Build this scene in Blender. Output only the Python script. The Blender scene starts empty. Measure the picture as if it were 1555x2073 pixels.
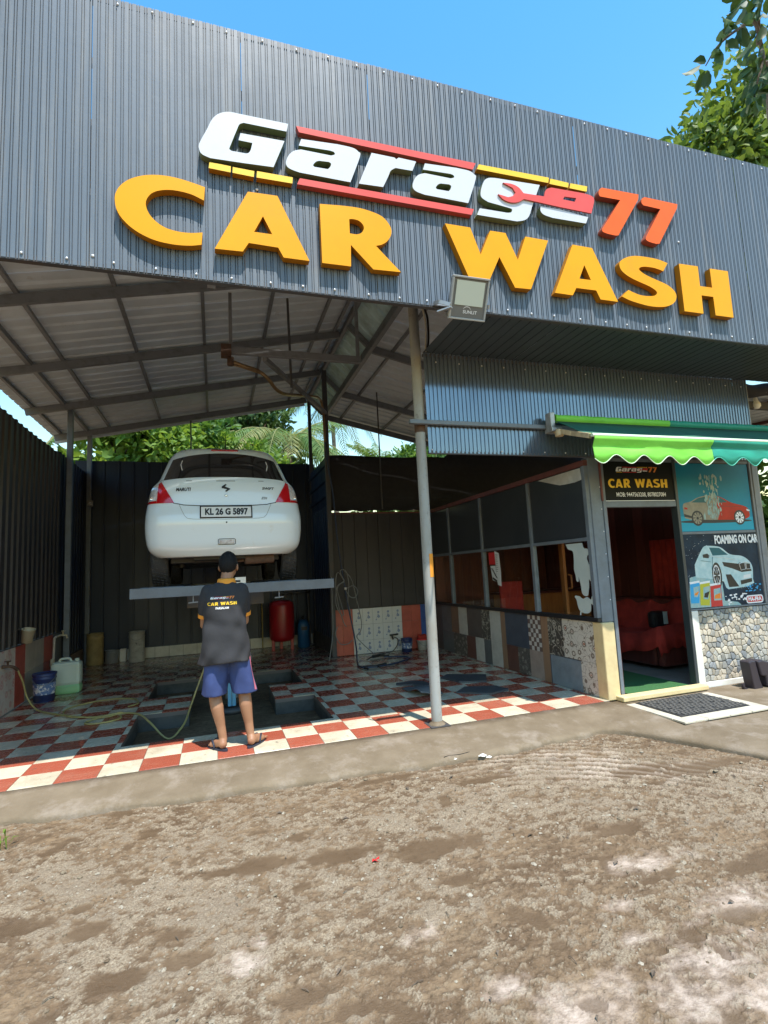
import bpy, math, random
import numpy as np
from mathutils import Vector, Matrix
random.seed(7)
rng = np.random.default_rng(11)
R = math.radians
scene = bpy.context.scene
col = scene.collection

# ---------------------------------------------------------------- camera, sky, sun, exposure
cam_d = bpy.data.cameras.new('camera')
cam = bpy.data.objects.new('camera', cam_d)
col.objects.link(cam)
yaw, pitch, roll = 0.31376428, 0.11206341, -0.04967236
fw = Vector((math.sin(yaw) * math.cos(pitch), math.cos(yaw) * math.cos(pitch), math.sin(pitch)))
rt = Vector((math.cos(yaw), -math.sin(yaw), 0))
up = rt.cross(fw)
rt2 = math.cos(roll) * rt + math.sin(roll) * up
up2 = -math.sin(roll) * rt + math.cos(roll) * up
cam.matrix_world = Matrix(((rt2.x, up2.x, -fw.x, 0), (rt2.y, up2.y, -fw.y, 0), (rt2.z, up2.z, -fw.z, 1.48), (0, 0, 0, 1)))
cam_d.sensor_fit = 'HORIZONTAL'
cam_d.sensor_width = 36
cam_d.lens = 36 * 1065.45 / 1555
cam_d.clip_start = 0.05
cam_d.clip_end = 1500
scene.camera = cam

world = bpy.data.worlds.new('World')
scene.world = world
world.use_nodes = True
wn = world.node_tree
bg = wn.nodes['Background']
sky = wn.nodes.new('ShaderNodeTexSky')
sky.sky_type = 'NISHITA'
sky.sun_disc = False
sky.sun_elevation = R(66.7)
sky.sun_rotation = R(168)
sky.air_density = 2.0
sky.dust_density = 0.2
sky.ozone_density = 1.6
bg.inputs['Strength'].default_value = 0.12
hsv = wn.nodes.new('ShaderNodeHueSaturation')
hsv.inputs['Saturation'].default_value = 1.45
wn.links.new(sky.outputs[0], hsv.inputs['Color'])
wn.links.new(hsv.outputs[0], bg.inputs[0])

sun_d = bpy.data.lights.new('sun', 'SUN')
sun_d.energy = 3.0
sun_d.angle = R(0.53)
sun_d.color = (1.0, 0.955, 0.88)
sun = bpy.data.objects.new('sun', sun_d)
col.objects.link(sun)
sun.rotation_euler = Vector((-0.09, 0.425, -1.0)).to_track_quat('-Z', 'Y').to_euler()
sun.location = (2, -4, 12)

vs = scene.view_settings
vs.view_transform = 'Standard'
vs.look = 'None'
vs.exposure = 1.16
vs.gamma = 1.0
vs.use_curve_mapping = False
scene.cycles.use_denoising = True
scene.cycles.max_bounces = 10
scene.cycles.diffuse_bounces = 6
scene.cycles.caustics_reflective = False
scene.cycles.caustics_refractive = False

# ---------------------------------------------------------------- materials
MATS = {}
def _mixrgb(nt, fac, a, b):
    m = nt.nodes.new('ShaderNodeMix'); m.data_type = 'RGBA'
    for sock, v in ((m.inputs[0], fac), (m.inputs[6], a), (m.inputs[7], b)):
        if isinstance(v, bpy.types.NodeSocket): nt.links.new(v, sock)
        elif isinstance(v, (int, float)): sock.default_value = v
        else: sock.default_value = (*v, 1) if len(v) == 3 else v
    return m.outputs[2]
def _range(nt, v, a, b, c=0.0, d=1.0):
    m = nt.nodes.new('ShaderNodeMapRange')
    nt.links.new(v, m.inputs[0])
    for i, x in enumerate((a, b, c, d)): m.inputs[i + 1].default_value = x
    return m.outputs[0]
def _noise(nt, scale, detail=4, rough=.6, stretch=(1, 1, 1), coord=None, dist=0):
    if coord is None:
        coord = nt.nodes.new('ShaderNodeNewGeometry').outputs['Position']
    mp = nt.nodes.new('ShaderNodeMapping')
    mp.inputs['Scale'].default_value = stretch
    nt.links.new(coord, mp.inputs[0])
    n = nt.nodes.new('ShaderNodeTexNoise')
    n.inputs['Scale'].default_value = scale
    n.inputs['Detail'].default_value = detail
    n.inputs['Roughness'].default_value = rough
    n.inputs['Distortion'].default_value = dist
    nt.links.new(mp.outputs[0], n.inputs['Vector'])
    return n.outputs[0]
def _math(nt, op, a, b=0.0):
    m = nt.nodes.new('ShaderNodeMath'); m.operation = op
    for s, v in ((m.inputs[0], a), (m.inputs[1], b)):
        if isinstance(v, bpy.types.NodeSocket): nt.links.new(v, s)
        else: s.default_value = v
    return m.outputs[0]
def _bump(nt, bsdf, h, strength, dist):
    b = nt.nodes.new('ShaderNodeBump')
    b.inputs['Strength'].default_value = strength
    b.inputs['Distance'].default_value = dist
    nt.links.new(h, b.inputs['Height'])
    nt.links.new(b.outputs[0], bsdf.inputs['Normal'])
def new_mat(name):
    m = bpy.data.materials.new(name); m.use_nodes = True
    MATS[name] = m
    return m, m.node_tree, m.node_tree.nodes['Principled BSDF']
def mat(name, c, rough=.5, metal=0., c2=None, scale=6., lo=.4, hi=.7, stretch=(1, 1, 1), bump=0., bscale=60., spec=.5, coat=0., rand=0., emit=None, trans=0., rvar=.0, dirt=None, dstretch=(1, 1, 1)):
    """principled paint / plaster / plastic with worn patches (c2), fine relief and per-piece tint"""
    m, nt, b = new_mat(name)
    b.inputs['Roughness'].default_value = rough
    b.inputs['Metallic'].default_value = metal
    b.inputs['Specular IOR Level'].default_value = spec
    b.inputs['Coat Weight'].default_value = coat
    b.inputs['Coat Roughness'].default_value = .06
    out = None
    if c2 is not None:
        n = _noise(nt, scale, 6, .62, stretch)
        f = _range(nt, n, lo, hi)
        out = _mixrgb(nt, f, c, c2)
        if rvar:
            nt.links.new(_range(nt, n, .3, .7, max(.02, rough - rvar), min(1, rough + rvar)), b.inputs['Roughness'])
    if dirt is not None:
        n2 = _noise(nt, dirt[1], 8, .7, dstretch)
        out = _mixrgb(nt, _range(nt, n2, dirt[2], dirt[3]), out if out else c, dirt[0])
    if rand:
        oi = nt.nodes.new('ShaderNodeObjectInfo')
        hs = nt.nodes.new('ShaderNodeHueSaturation')
        nt.links.new(_range(nt, oi.outputs['Random'], 0, 1, 1 - rand, 1 + rand), hs.inputs['Value'])
        if out: nt.links.new(out, hs.inputs['Color'])
        else: hs.inputs['Color'].default_value = (*c, 1)
        out = hs.outputs[0]
    if out: nt.links.new(out, b.inputs['Base Color'])
    else: b.inputs['Base Color'].default_value = (*c, 1)
    if bump: _bump(nt, b, _noise(nt, bscale, 5, .6), bump, .01)
    if emit:
        b.inputs['Emission Color'].default_value = (*emit[0], 1); b.inputs['Emission Strength'].default_value = emit[1]
    return m
def glass_mat(name, tint=(1, 1, 1), refl=1.0, rough=.01):
    m, nt, b = new_mat(name)
    nt.nodes.remove(b)
    o = nt.nodes['Material Output']
    t = nt.nodes.new('ShaderNodeBsdfTransparent'); t.inputs[0].default_value = (*tint, 1)
    g = nt.nodes.new('ShaderNodeBsdfGlossy'); g.inputs['Roughness'].default_value = rough
    f = nt.nodes.new('ShaderNodeFresnel'); f.inputs[0].default_value = 1.5
    x = nt.nodes.new('ShaderNodeMixShader')
    bk = nt.nodes.new('ShaderNodeNewGeometry').outputs['Backfacing']
    nt.links.new(_math(nt, 'MULTIPLY', _math(nt, 'MULTIPLY', f.outputs[0], refl), _math(nt, 'SUBTRACT', 1.0, bk)), x.inputs[0])
    nt.links.new(t.outputs[0], x.inputs[1]); nt.links.new(g.outputs[0], x.inputs[2])
    nt.links.new(x.outputs[0], o.inputs[0])
    return m
def leaf_mat(name, c, c2, trans=.35, rough=.55):
    m, nt, b = new_mat(name)
    o = nt.nodes['Material Output']
    geo = nt.nodes.new('ShaderNodeNewGeometry')
    cc = _mixrgb(nt, geo.outputs['Random Per Island'], c, c2)
    nt.links.new(cc, b.inputs['Base Color']); b.inputs['Roughness'].default_value = rough
    tr = nt.nodes.new('ShaderNodeBsdfTranslucent')
    nt.links.new(_mixrgb(nt, .5, cc, (c2[0] * 2.2, c2[1] * 2.0, c2[2])), tr.inputs[0])
    x = nt.nodes.new('ShaderNodeMixShader'); x.inputs[0].default_value = trans
    nt.links.new(b.outputs[0], x.inputs[1]); nt.links.new(tr.outputs[0], x.inputs[2])
    nt.links.new(x.outputs[0], o.inputs[0])
    return m

mat('facade_paint', (.132, .163, .200), .5, spec=.35, c2=(.108, .135, .168), scale=2.2, lo=.35, hi=.75, stretch=(1, 1, .25), rvar=.08, dirt=((.215, .225, .235), 6, .52, .78), dstretch=(2.2, 1, .10), bump=.30, bscale=2.2)
mat('panel_paint', (.20, .25, .31), .11, metal=.55, spec=.8, c2=(.15, .19, .25), scale=3, stretch=(1, 1, .3), rvar=.05)
mat('dark_sheet', (.012, .026, .054), .42, spec=.4, c2=(.008, .016, .036), scale=2.5, stretch=(1, 1, .2), rvar=.1, dirt=((.018, .026, .042), 7, .6, .8))
mat('brown_sheet', (.045, .040, .042), .5, c2=(.028, .027, .03), scale=2.5, stretch=(1, 1, .2), dirt=((.075, .062, .05), 6, .58, .8))
mat('soffit_paint', (.045, .058, .066), .35, c2=(.035, .045, .052), scale=3)
mat('net', (.022, .022, .025), .85, c2=(.03, .03, .033), scale=10)
mat('roof_sheet', (.72, .79, .86), .45, c2=(.60, .65, .70), scale=1.6, lo=.35, hi=.7, spec=.4, dirt=((.42, .39, .36), 5, .62, .85))
mat('skylight_sheet', (.62, .82, .84), .35, c2=(.33, .44, .43), scale=3)
mat('steel', (.21, .22, .235), .45, c2=(.15, .15, .155), scale=8, lo=.5, hi=.75, dirt=((.16, .09, .05), 20, .66, .8))
mat('steel_dark', (.07, .07, .075), .55, c2=(.10, .075, .055), scale=9, lo=.5, hi=.75)
mat('steel_blue', (.17, .20, .235), .45, c2=(.13, .15, .17), scale=7)
mat('pole_paint', (.36, .37, .36), .55, c2=(.27, .245, .20), scale=5, lo=.40, hi=.68, stretch=(1, 1, .3), dirt=((.10, .08, .06), 16, .58, .78))
mat('rust', (.11, .06, .038), .8, c2=(.06, .038, .026), scale=25)
mat('red_lead', (.17, .05, .042), .6, c2=(.10, .042, .038), scale=10)
mat('yellow_letter', (.84, .36, .003), .4, spec=.2, c2=(.80, .33, .003), scale=2, dirt=((.66, .30, .02), 3, .58, .9))
mat('yellow_side_shade', (.42, .165, .006), .5, spec=.2)  # shading on the yellow letter sides put into a darker colour
mat('yellow_bar', (.90, .56, .02), .35)
mat('white_letter', (.60, .62, .66), .35, spec=.3, dirt=((.52, .53, .55), 4, .58, .9))
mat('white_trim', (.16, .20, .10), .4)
mat('red_letter', (.70, .105, .09), .4, spec=.2, c2=(.66, .09, .078), scale=3)
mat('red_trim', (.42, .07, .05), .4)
mat('orange_letter', (.84, .135, .018), .4, spec=.2, c2=(.80, .12, .016), scale=3)
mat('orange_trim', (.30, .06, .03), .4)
mat('screw', (.78, .78, .80), .3, metal=.3)
mat('concrete', (.225, .175, .118), .9, c2=(.155, .115, .072), scale=3.5, lo=.32, hi=.70, bump=.5, bscale=70, spec=.3, dirt=((.31, .255, .20), 4, .50, .75))
mat('grout', (.13, .11, .10), .8)
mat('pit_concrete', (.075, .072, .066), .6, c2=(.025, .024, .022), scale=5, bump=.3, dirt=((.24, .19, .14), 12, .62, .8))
mat('plaster_yellow', (.70, .56, .30), .8, c2=(.62, .47, .25), scale=8, bump=.2, dirt=((.30, .22, .14), 9, .62, .82))
mat('cream_tile', (.62, .575, .47), .5, c2=(.50, .45, .35), scale=6, dirt=((.30, .24, .17), 9, .55, .8))
mat('white_paint', (.80, .79, .74), .6, c2=(.70, .66, .58), scale=5, dirt=((.45, .38, .30), 9, .66, .9))
mat('maroon_plank', (.13, .035, .028), .35, c2=(.085, .024, .02), scale=6, stretch=(3, 3, .2), rand=.3)
mat('brown_plank', (.20, .066, .036), .35, c2=(.14, .042, .025), scale=6, stretch=(3, 3, .2), rand=.25)
mat('wood_orange', (.42, .15, .04), .35, c2=(.30, .10, .03), scale=10, stretch=(3, 3, .3))
mat('red_cloth', (.46, .040, .028), .9, c2=(.32, .026, .02), scale=8, bump=.3, bscale=25)
mat('ceiling_white', (.72, .71, .68), .6)
mat('room_tile', (.42, .40, .36), .25, c2=(.34, .32, .28), scale=3)
mat('turf', (.05, .17, .05), .9, c2=(.03, .12, .04), scale=60, bump=.8, bscale=250)
mat('black_plastic', (.018, .018, .02), .45)
mat('rubber', (.022, .022, .024), .75, c2=(.05, .045, .04), scale=12, bump=.4, bscale=120)
mat('mat_grey', (.055, .065, .075), .6, c2=(.09, .085, .08), scale=9, bump=.4, bscale=90)
mat('mat_light', (.13, .14, .15), .7, c2=(.10, .105, .11), scale=9, bump=.4, bscale=90)
mat('awning_light', (.22, .66, .07), .65, c2=(.17, .55, .05), scale=4, stretch=(1, 1, 3))
mat('awning_dark', (.012, .29, .19), .6, c2=(.01, .22, .15), scale=4, stretch=(1, 1, 3))
mat('awning_shaded', (.02, .13, .085), .7, c2=(.015, .10, .065), scale=5)  # awning green darkened to paint in the facade's shade
mat('awning_edge', (.70, .82, .62), .6)
mat('arm_wood', (.55, .45, .28), .6, c2=(.35, .27, .16), scale=14)
mat('alloy', (.45, .45, .44), .4, metal=.5, c2=(.3, .29, .27), scale=12)
mat('lamp_body', (.16, .16, .155), .5)
mat('lamp_face', (.62, .68, .60), .12, coat=.6)
mat('lamp_rim', (.40, .41, .41), .45)
mat('bulb_white', (.85, .84, .78), .3)
mat('car_white', (.72, .81, .88), .28, spec=.5, coat=.9, dirt=((.62, .60, .55), 6, .6, .9))
mat('car_glass', (.012, .012, .013), .06, spec=.9, coat=.5)
mat('car_red', (.50, .008, .012), .12, coat=1.)
mat('car_clear', (.72, .72, .74), .1, coat=1., c2=(.42, .36, .36), scale=25)
mat('car_dark', (.008, .008, .009), .5, c2=(.022, .019, .017), scale=12)
mat('tyre', (.022, .022, .023), .7, c2=(.10, .09, .08), scale=45, lo=.55, hi=.72, bump=.6, bscale=60)
mat('plate_white', (.74, .74, .74), .35)
mat('chrome', (.55, .56, .58), .15, metal=1.)
mat('ink_black', (.012, .012, .014), .45)
mat('ink_white', (.85, .85, .86), .45)
mat('ink_yellow', (.88, .55, .03), .45)
mat('ink_red', (.62, .03, .03), .45)
mat('ink_orange', (.85, .25, .03), .45)
mat('lift_paint', (.13, .16, .20), .4, c2=(.10, .12, .15), scale=6, dirt=((.03, .03, .035), 8, .68, .72))
mat('lift_blue', (.12, .34, .52), .35)
mat('tank_red', (.35, .012, .018), .35, c2=(.28, .01, .015), scale=4)
mat('cyl_blue', (.02, .11, .28), .4, c2=(.015, .08, .2), scale=5)
mat('bucket_blue', (.025, .045, .16), .4, c2=(.05, .06, .14), scale=14)
mat('label_print', (.12, .20, .40), .4, c2=(.75, .72, .7), scale=22, lo=.5, hi=.56)
mat('drum_yellow', (.36, .27, .12), .55, c2=(.22, .16, .07), scale=7)
mat('drum_grey', (.50, .50, .48), .5, c2=(.30, .29, .27), scale=6, dirt=((.08, .08, .09), 13, .6, .66))
mat('jerry', (.60, .68, .60), .4, c2=(.54, .63, .54), scale=4)
mat('jerry_liquid', (.30, .58, .30), .4)
mat('cream_plastic', (.62, .56, .42), .5, c2=(.48, .42, .30), scale=9)
mat('pvc', (.66, .62, .52), .45, c2=(.5, .45, .36), scale=10)
mat('hose_yellow', (.42, .34, .12), .5, c2=(.30, .24, .10), scale=12)
mat('hose_black', (.02, .02, .022), .45)
mat('hose_grey', (.22, .22, .22), .5)
mat('hose_blue', (.025, .045, .10), .4)
mat('gold_pipe', (.36, .24, .12), .35, metal=.6, c2=(.2, .12, .06), scale=15)
mat('paper', (.70, .72, .72), .7)
mat('decal', (.50, .58, .56), .6, c2=(.56, .63, .61), scale=5)
mat('pale_corner_patch', (.46, .46, .43), .35, c2=(.6, .6, .57), scale=9, bump=.4, bscale=12)
mat('skin', (.36, .185, .105), .5, c2=(.30, .145, .08), scale=9, spec=.4)
mat('hair', (.007, .0065, .007), .6, c2=(.013, .012, .012), scale=60, lo=.4, hi=.6, bump=1., bscale=110, spec=.25)
mat('shirt', (.034, .034, .038), .9, c2=(.026, .026, .031), scale=5, bump=.5, bscale=9)
mat('shirt_orange', (.78, .30, .03), .8)
mat('shorts', (.042, .068, .20), .85, c2=(.033, .053, .16), scale=5, bump=.45, bscale=11)
mat('shorts_stripe', (.55, .16, .22), .8)
mat('sandal', (.025, .03, .05), .6)
mat('bark', (.16, .12, .085), .9, c2=(.09, .065, .045), scale=12, stretch=(1, 1, .3), bump=.8, bscale=30)
mat('palm_bark', (.26, .22, .17), .9, c2=(.15, .12, .09), scale=9, stretch=(1, 1, 3), bump=.8, bscale=20)
leaf_mat('leaf_light', (.13, .24, .035), (.20, .30, .05), .4)
leaf_mat('leaf_mid', (.05, .125, .022), (.10, .19, .035), .35)
leaf_mat('leaf_dark', (.04, .095, .025), (.085, .155, .04), .35)
leaf_mat('palm_leaf', (.07, .16, .03), (.16, .24, .06), .35)
leaf_mat('palm_dry', (.34, .33, .12), (.26, .28, .10), .35)
leaf_mat('leaf_branch', (.022, .055, .015), (.06, .11, .025), .2)
leaf_mat('leaf_tree', (.05, .115, .02), (.17, .235, .035), .35)
mat('stone', (.40, .38, .335), .7, c2=(.33, .32, .29), scale=14, bump=.35, bscale=60, rand=.3)
mat('stone_warm', (.52, .46, .365), .7, c2=(.45, .39, .31), scale=14, bump=.35, bscale=60, rand=.25)
mat('stone_grey', (.28, .29, .295), .7, c2=(.23, .24, .25), scale=14, bump=.35, bscale=60, rand=.3)
mat('mortar', (.075, .065, .055), .9, bump=.4, bscale=90)
m, nt, b = new_mat('gravel')
_r = nt.nodes.new('ShaderNodeNewGeometry').outputs['Random Per Island']
_c = _mixrgb(nt, _range(nt, _r, 0, .5), (.105, .072, .042), (.235, .19, .13))
_c = _mixrgb(nt, _range(nt, _r, .5, 1.), _c, (.40, .355, .28))
nt.links.new(_mixrgb(nt, _range(nt, _noise(nt, 90, 3), .4, .7, 0, .5), _c, (.16, .115, .07)), b.inputs['Base Color'])
b.inputs['Roughness'].default_value = .85; b.inputs['Specular IOR Level'].default_value = .3
mat('poster_blue', (.012, .27, .40), .4, c2=(.01, .20, .33), scale=1.6, spec=.2)
mat('poster_blue2', (.02, .36, .50), .4, spec=.2)
mat('poster_dark', (.008, .020, .038), .4, spec=.15, c2=(.02, .05, .085), scale=4)
mat('poster_star', (.5, .6, .65), .3)
mat('print_greige', (.34, .31, .24), .3, c2=(.26, .23, .18), scale=14, spec=.2)
mat('print_red', (.52, .02, .015), .3, c2=(.40, .015, .01), scale=6, spec=.2)
mat('print_foam', (.42, .60, .62), .3, c2=(.62, .74, .74), scale=12, spec=.2)
mat('print_pale', (.42, .52, .48), .35, c2=(.20, .44, .50), scale=20, spec=.2)
mat('print_teal', (.02, .13, .16), .3, spec=.2)
mat('print_cyan', (.05, .38, .70), .3, spec=.2)
mat('print_lime', (.55, .52, .06), .3, spec=.2)
mat('tank_gauge', (.02, .02, .02), .4)
glass_mat('pane_glass', (.93, .95, .95), 1.0)
mat('film', (.040, .045, .052), .28, spec=.5, c2=(.030, .035, .042), scale=2)
mat('flower_tile', (.70, .70, .68), .2)
mat('car_recess_shade', (.30, .31, .31), .4)
mat('poster_dark_flat', (.010, .011, .010), .5, spec=.15)
mat('rubber2', (.085, .083, .080), .75, c2=(.14, .125, .105), scale=30)
mat('bench_plastic', (.035, .028, .038), .4)
mat('awning_hem', (.10, .50, .38), .6)
mat('label_flower', (.22, .28, .42), .3)
# door mat, tiles ----------------------------------------------------------
def tile_mat(name, c, rough, dirt_c, dlo, dhi, rand=.08):
    """glazed tile: film of wet grime towards the wash bay, footprints and mud specks nearer the kerb"""
    m, nt, b = new_mat(name)
    n1 = _noise(nt, 2.3, 8, .7)
    n2 = _noise(nt, 17, 6, .7)
    cc = _mixrgb(nt, _range(nt, n1, dlo, dhi, 0, .8), c, dirt_c)
    cc = _mixrgb(nt, _range(nt, n2, .57, .70, 0, .8), cc, (.09, .075, .06))
    sp = nt.nodes.new('ShaderNodeSeparateXYZ')
    nt.links.new(nt.nodes.new('ShaderNodeNewGeometry').outputs['Position'], sp.inputs[0])
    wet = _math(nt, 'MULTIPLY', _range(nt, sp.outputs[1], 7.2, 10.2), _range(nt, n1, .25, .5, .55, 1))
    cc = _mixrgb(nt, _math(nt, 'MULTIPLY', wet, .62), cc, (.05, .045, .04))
    oi = nt.nodes.new('ShaderNodeObjectInfo')
    hs = nt.nodes.new('ShaderNodeHueSaturation')
    nt.links.new(_range(nt, oi.outputs['Random'], 0, 1, 1 - rand, 1 + rand), hs.inputs['Value'])
    nt.links.new(cc, hs.inputs['Color'])
    nt.links.new(hs.outputs[0], b.inputs['Base Color'])
    nt.links.new(_range(nt, n2, .35, .7, rough, rough + .3), b.inputs['Roughness'])
    _bump(nt, b, _noise(nt, 40, 3), .05, .004)
    return m
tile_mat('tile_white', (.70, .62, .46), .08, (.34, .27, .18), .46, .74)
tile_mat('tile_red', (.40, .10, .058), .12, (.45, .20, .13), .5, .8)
def pattern_mat(name, base, kinds, rough=.35, scale=11., sc2=0.):
    """printed wall tile: rosettes (rings round scattered points) joined by curling stems, printed over the base colour"""
    m, nt, b = new_mat(name)
    pos = nt.nodes.new('ShaderNodeNewGeometry').outputs['Position']
    v = nt.nodes.new('ShaderNodeTexVoronoi'); v.inputs['Scale'].default_value = scale; v.inputs['Randomness'].default_value = .7
    nt.links.new(pos, v.inputs['Vector'])
    cc = None
    d = v.outputs['Distance']
    n = _noise(nt, scale * .8, 2, .5, dist=1.5)
    stem = _math(nt, 'ABSOLUTE', _math(nt, 'SUBTRACT', n, .5))
    cc = _mixrgb(nt, _range(nt, stem, .012, .02, 1, 0), base, kinds[0])
    ring = _math(nt, 'ABSOLUTE', _math(nt, 'SUBTRACT', d, .30))
    cc = _mixrgb(nt, _range(nt, ring, .05, .08, 1, 0), cc, kinds[1])
    cc = _mixrgb(nt, _range(nt, d, .13, .17, 1, 0), cc, kinds[2])
    nt.links.new(cc, b.inputs['Base Color']); b.inputs['Roughness'].default_value = rough
    return m
pattern_mat('floral_white', (.60, .57, .50), ((.25, .22, .18), (.20, .16, .12), (.38, .11, .05)), scale=10)
pattern_mat('floral_dark', (.075, .065, .055), ((.45, .42, .34), (.36, .33, .27), (.5, .47, .4)), scale=9)
pattern_mat('floral_pink', (.62, .54, .49), ((.58, .44, .40), (.56, .32, .29), (.52, .24, .22)), scale=7)
pattern_mat('pebble_print', (.10, .09, .08), ((.22, .2, .17), (.30, .28, .24), (.38, .36, .31)), scale=14)
for nm, c in dict(dado_grey=(.13, .14, .145), dado_brown=(.20, .13, .085), dado_white=(.60, .58, .53), dado_dark=(.095, .075, .068), dado_slate=(.075, .092, .125), dado_maroon=(.14, .06, .045), dado_pink=(.40, .31, .26), dado_greyblue=(.27, .31, .335), beige_tile=(.48, .42, .35), red_wall_tile=(.44, .075, .055), salmon_tile=(.56, .125, .085), blue_tile=(.06, .13, .42), base_tile=(.60, .60, .57), dado_wood=(.33, .20, .12), chk_white=(.62, .58, .53), chk_brown=(.17, .115, .095)).items():
    mat(nm, c, .35, c2=tuple(x * .8 for x in c), scale=7, rand=.06, stretch=((1, 1, .15) if nm == 'dado_wood' else (1, 1, 1)), dirt=(tuple(x * .5 for x in c), 8, .64, .85))

# ---------------------------------------------------------------- mesh helpers
class MB:
    def __init__(s): s.v = []; s.f = []; s.m = []; s.sm = []
    def add(s, vs, fs, mi=0, smooth=False):
        o = len(s.v); s.v += [tuple(map(float, p)) for p in vs]
        for f in fs:
            s.f.append(tuple(i + o for i in f)); s.m.append(mi); s.sm.append(smooth)
    def box(s, a, b, mi=0):
        x0, y0, z0 = (min(p, q) for p, q in zip(a, b)); x1, y1, z1 = (max(p, q) for p, q in zip(a, b))
        s.add([(x0, y0, z0), (x1, y0, z0), (x1, y1, z0), (x0, y1, z0), (x0, y0, z1), (x1, y0, z1), (x1, y1, z1), (x0, y1, z1)],
              [(0, 3, 2, 1), (4, 5, 6, 7), (0, 1, 5, 4), (1, 2, 6, 5), (2, 3, 7, 6), (3, 0, 4, 7)], mi)
        return s
    def bar(s, p, q, w, h, mi=0, upv=(0, 0, 1)):
        p, q = Vector(p), Vector(q); d = (q - p).normalized(); u = Vector(upv)
        if abs(d.dot(u)) > .99: u = Vector((0, 1, 0))
        sd = d.cross(u).normalized() * (w / 2); u2 = sd.normalized().cross(d) * (h / 2)
        vs = [e + a * sd + b_ * u2 for e in (p, q) for a, b_ in ((-1, -1), (1, -1), (1, 1), (-1, 1))]
        s.add(vs, [(3, 2, 1, 0), (4, 5, 6, 7), (0, 1, 5, 4), (1, 2, 6, 5), (2, 3, 7, 6), (3, 0, 4, 7)], mi)
        return s
    def tube(s, pts, r, n=8, mi=0, cap=True, smooth=True):
        pts = [Vector(p) for p in pts]; k = len(pts)
        rs = r if hasattr(r, '__len__') else [r] * k
        t0 = (pts[1] - pts[0]).normalized()
        nrm = t0.orthogonal().normalized(); vs = []
        for i in range(k):
            t = (pts[min(i + 1, k - 1)] - pts[max(i - 1, 0)])
            t = t.normalized() if t.length > 1e-9 else t0
            nrm = (nrm - t * nrm.dot(t)); nrm = nrm.normalized() if nrm.length > 1e-6 else t.orthogonal().normalized()
            b = t.cross(nrm)
            for j in range(n):
                a = 2 * math.pi * j / n
                vs.append(pts[i] + (nrm * math.cos(a) + b * math.sin(a)) * rs[i])
        fs = [(i * n + j, i * n + (j + 1) % n, (i + 1) * n + (j + 1) % n, (i + 1) * n + j) for i in range(k - 1) for j in range(n)]
        s.add(vs, fs, mi, smooth)
        if cap:
            s.add(vs[:n], [tuple(range(n - 1, -1, -1))], mi); s.add(vs[-n:], [tuple(range(n))], mi)
        return s
    def lathe(s, c, prof, n=24, mi=0, axis='z', smooth=True):
        """prof: list of (radius, height) about the axis through c"""
        c = Vector(c); vs = []
        for r, h in prof:
            for j in range(n):
                a = 2 * math.pi * j / n; x, y = r * math.cos(a), r * math.sin(a)
                vs.append(c + (Vector((x, y, h)) if axis == 'z' else Vector((h, x, y)) if axis == 'x' else Vector((x, -h, y))))
        k = len(prof)
        s.add(vs, [(i * n + j, i * n + (j + 1) % n, (i + 1) * n + (j + 1) % n, (i + 1) * n + j) for i in range(k - 1) for j in range(n)], mi, smooth)
        return s
    def poly(s, pts, y0, y1, mi=0):
        """prism of an (x,z) outline between two depths"""
        n = len(pts)
        a = sum(pts[i][0] * pts[(i + 1) % n][1] - pts[(i + 1) % n][0] * pts[i][1] for i in range(n))
        if a < 0: pts = pts[::-1]
        y0, y1 = min(y0, y1), max(y0, y1)
        s.add([(x, y0, z) for x, z in pts] + [(x, y1, z) for x, z in pts],
              [tuple(range(n)), tuple(range(2 * n - 1, n - 1, -1))] + [(i + n, (i + 1) % n + n, (i + 1) % n, i) for i in range(n)], mi)
        return s
    def grid(s, P, mi=0, smooth=True, flip=False):
        P = np.asarray(P, float); a, b = P.shape[:2]
        fs = [(i * b + j, i * b + j + 1, (i + 1) * b + j + 1, (i + 1) * b + j) for i in range(a - 1) for j in range(b - 1)]
        if flip: fs = [f[::-1] for f in fs]
        s.add(P.reshape(-1, 3), fs, mi, smooth); return s
    def mesh(s, name, mats, off=(0, 0, 0)):
        me = bpy.data.meshes.new(name)
        ox, oy, oz = off
        me.from_pydata([(x - ox, y - oy, z - oz) for x, y, z in s.v], [], s.f)
        for m in ([mats] if isinstance(mats, str) else mats): me.materials.append(MATS[m])
        me.polygons.foreach_set('material_index', s.m); me.polygons.foreach_set('use_smooth', s.sm)
        me.update(); return me
    def build(s, name, mats, parent=None, **kw):
        """ONE mesh object: local to its thing's base when it is a part, otherwise with its own origin at its foot"""
        if parent is not None: off = tuple(origin(parent))
        else:
            V = np.array(s.v); off = (float(V[:, 0].mean()), float(V[:, 1].mean()), float(V[:, 2].min()))
            if kw.get('kind') == 'structure': off = (0, 0, 0)
        o = bpy.data.objects.new(name, s.mesh(name, mats, off)); col.objects.link(o)
        if parent is not None: o.parent = parent
        else: o.location = off
        return tag(o, **kw)
def origin(o):
    v = Vector(o.location)
    while o.parent is not None: o = o.parent; v = v + Vector(o.location)
    return v
def tag(o, label=None, cat=None, group=None, kind=None, bevel=0):
    if label: o['label'] = label
    if cat: o['category'] = cat
    if group: o['group'] = group
    if kind: o['kind'] = kind
    if bevel:
        m = o.modifiers.new('edge', 'BEVEL'); m.width = bevel; m.segments = 2; m.limit_method = 'ANGLE'; m.angle_limit = R(50)
    return o
def thing(name, loc, label, cat, group=None):
    o = bpy.data.objects.new(name, None); col.objects.link(o); o.location = loc; o.empty_display_size = .1
    return tag(o, label, cat, group)
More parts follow.
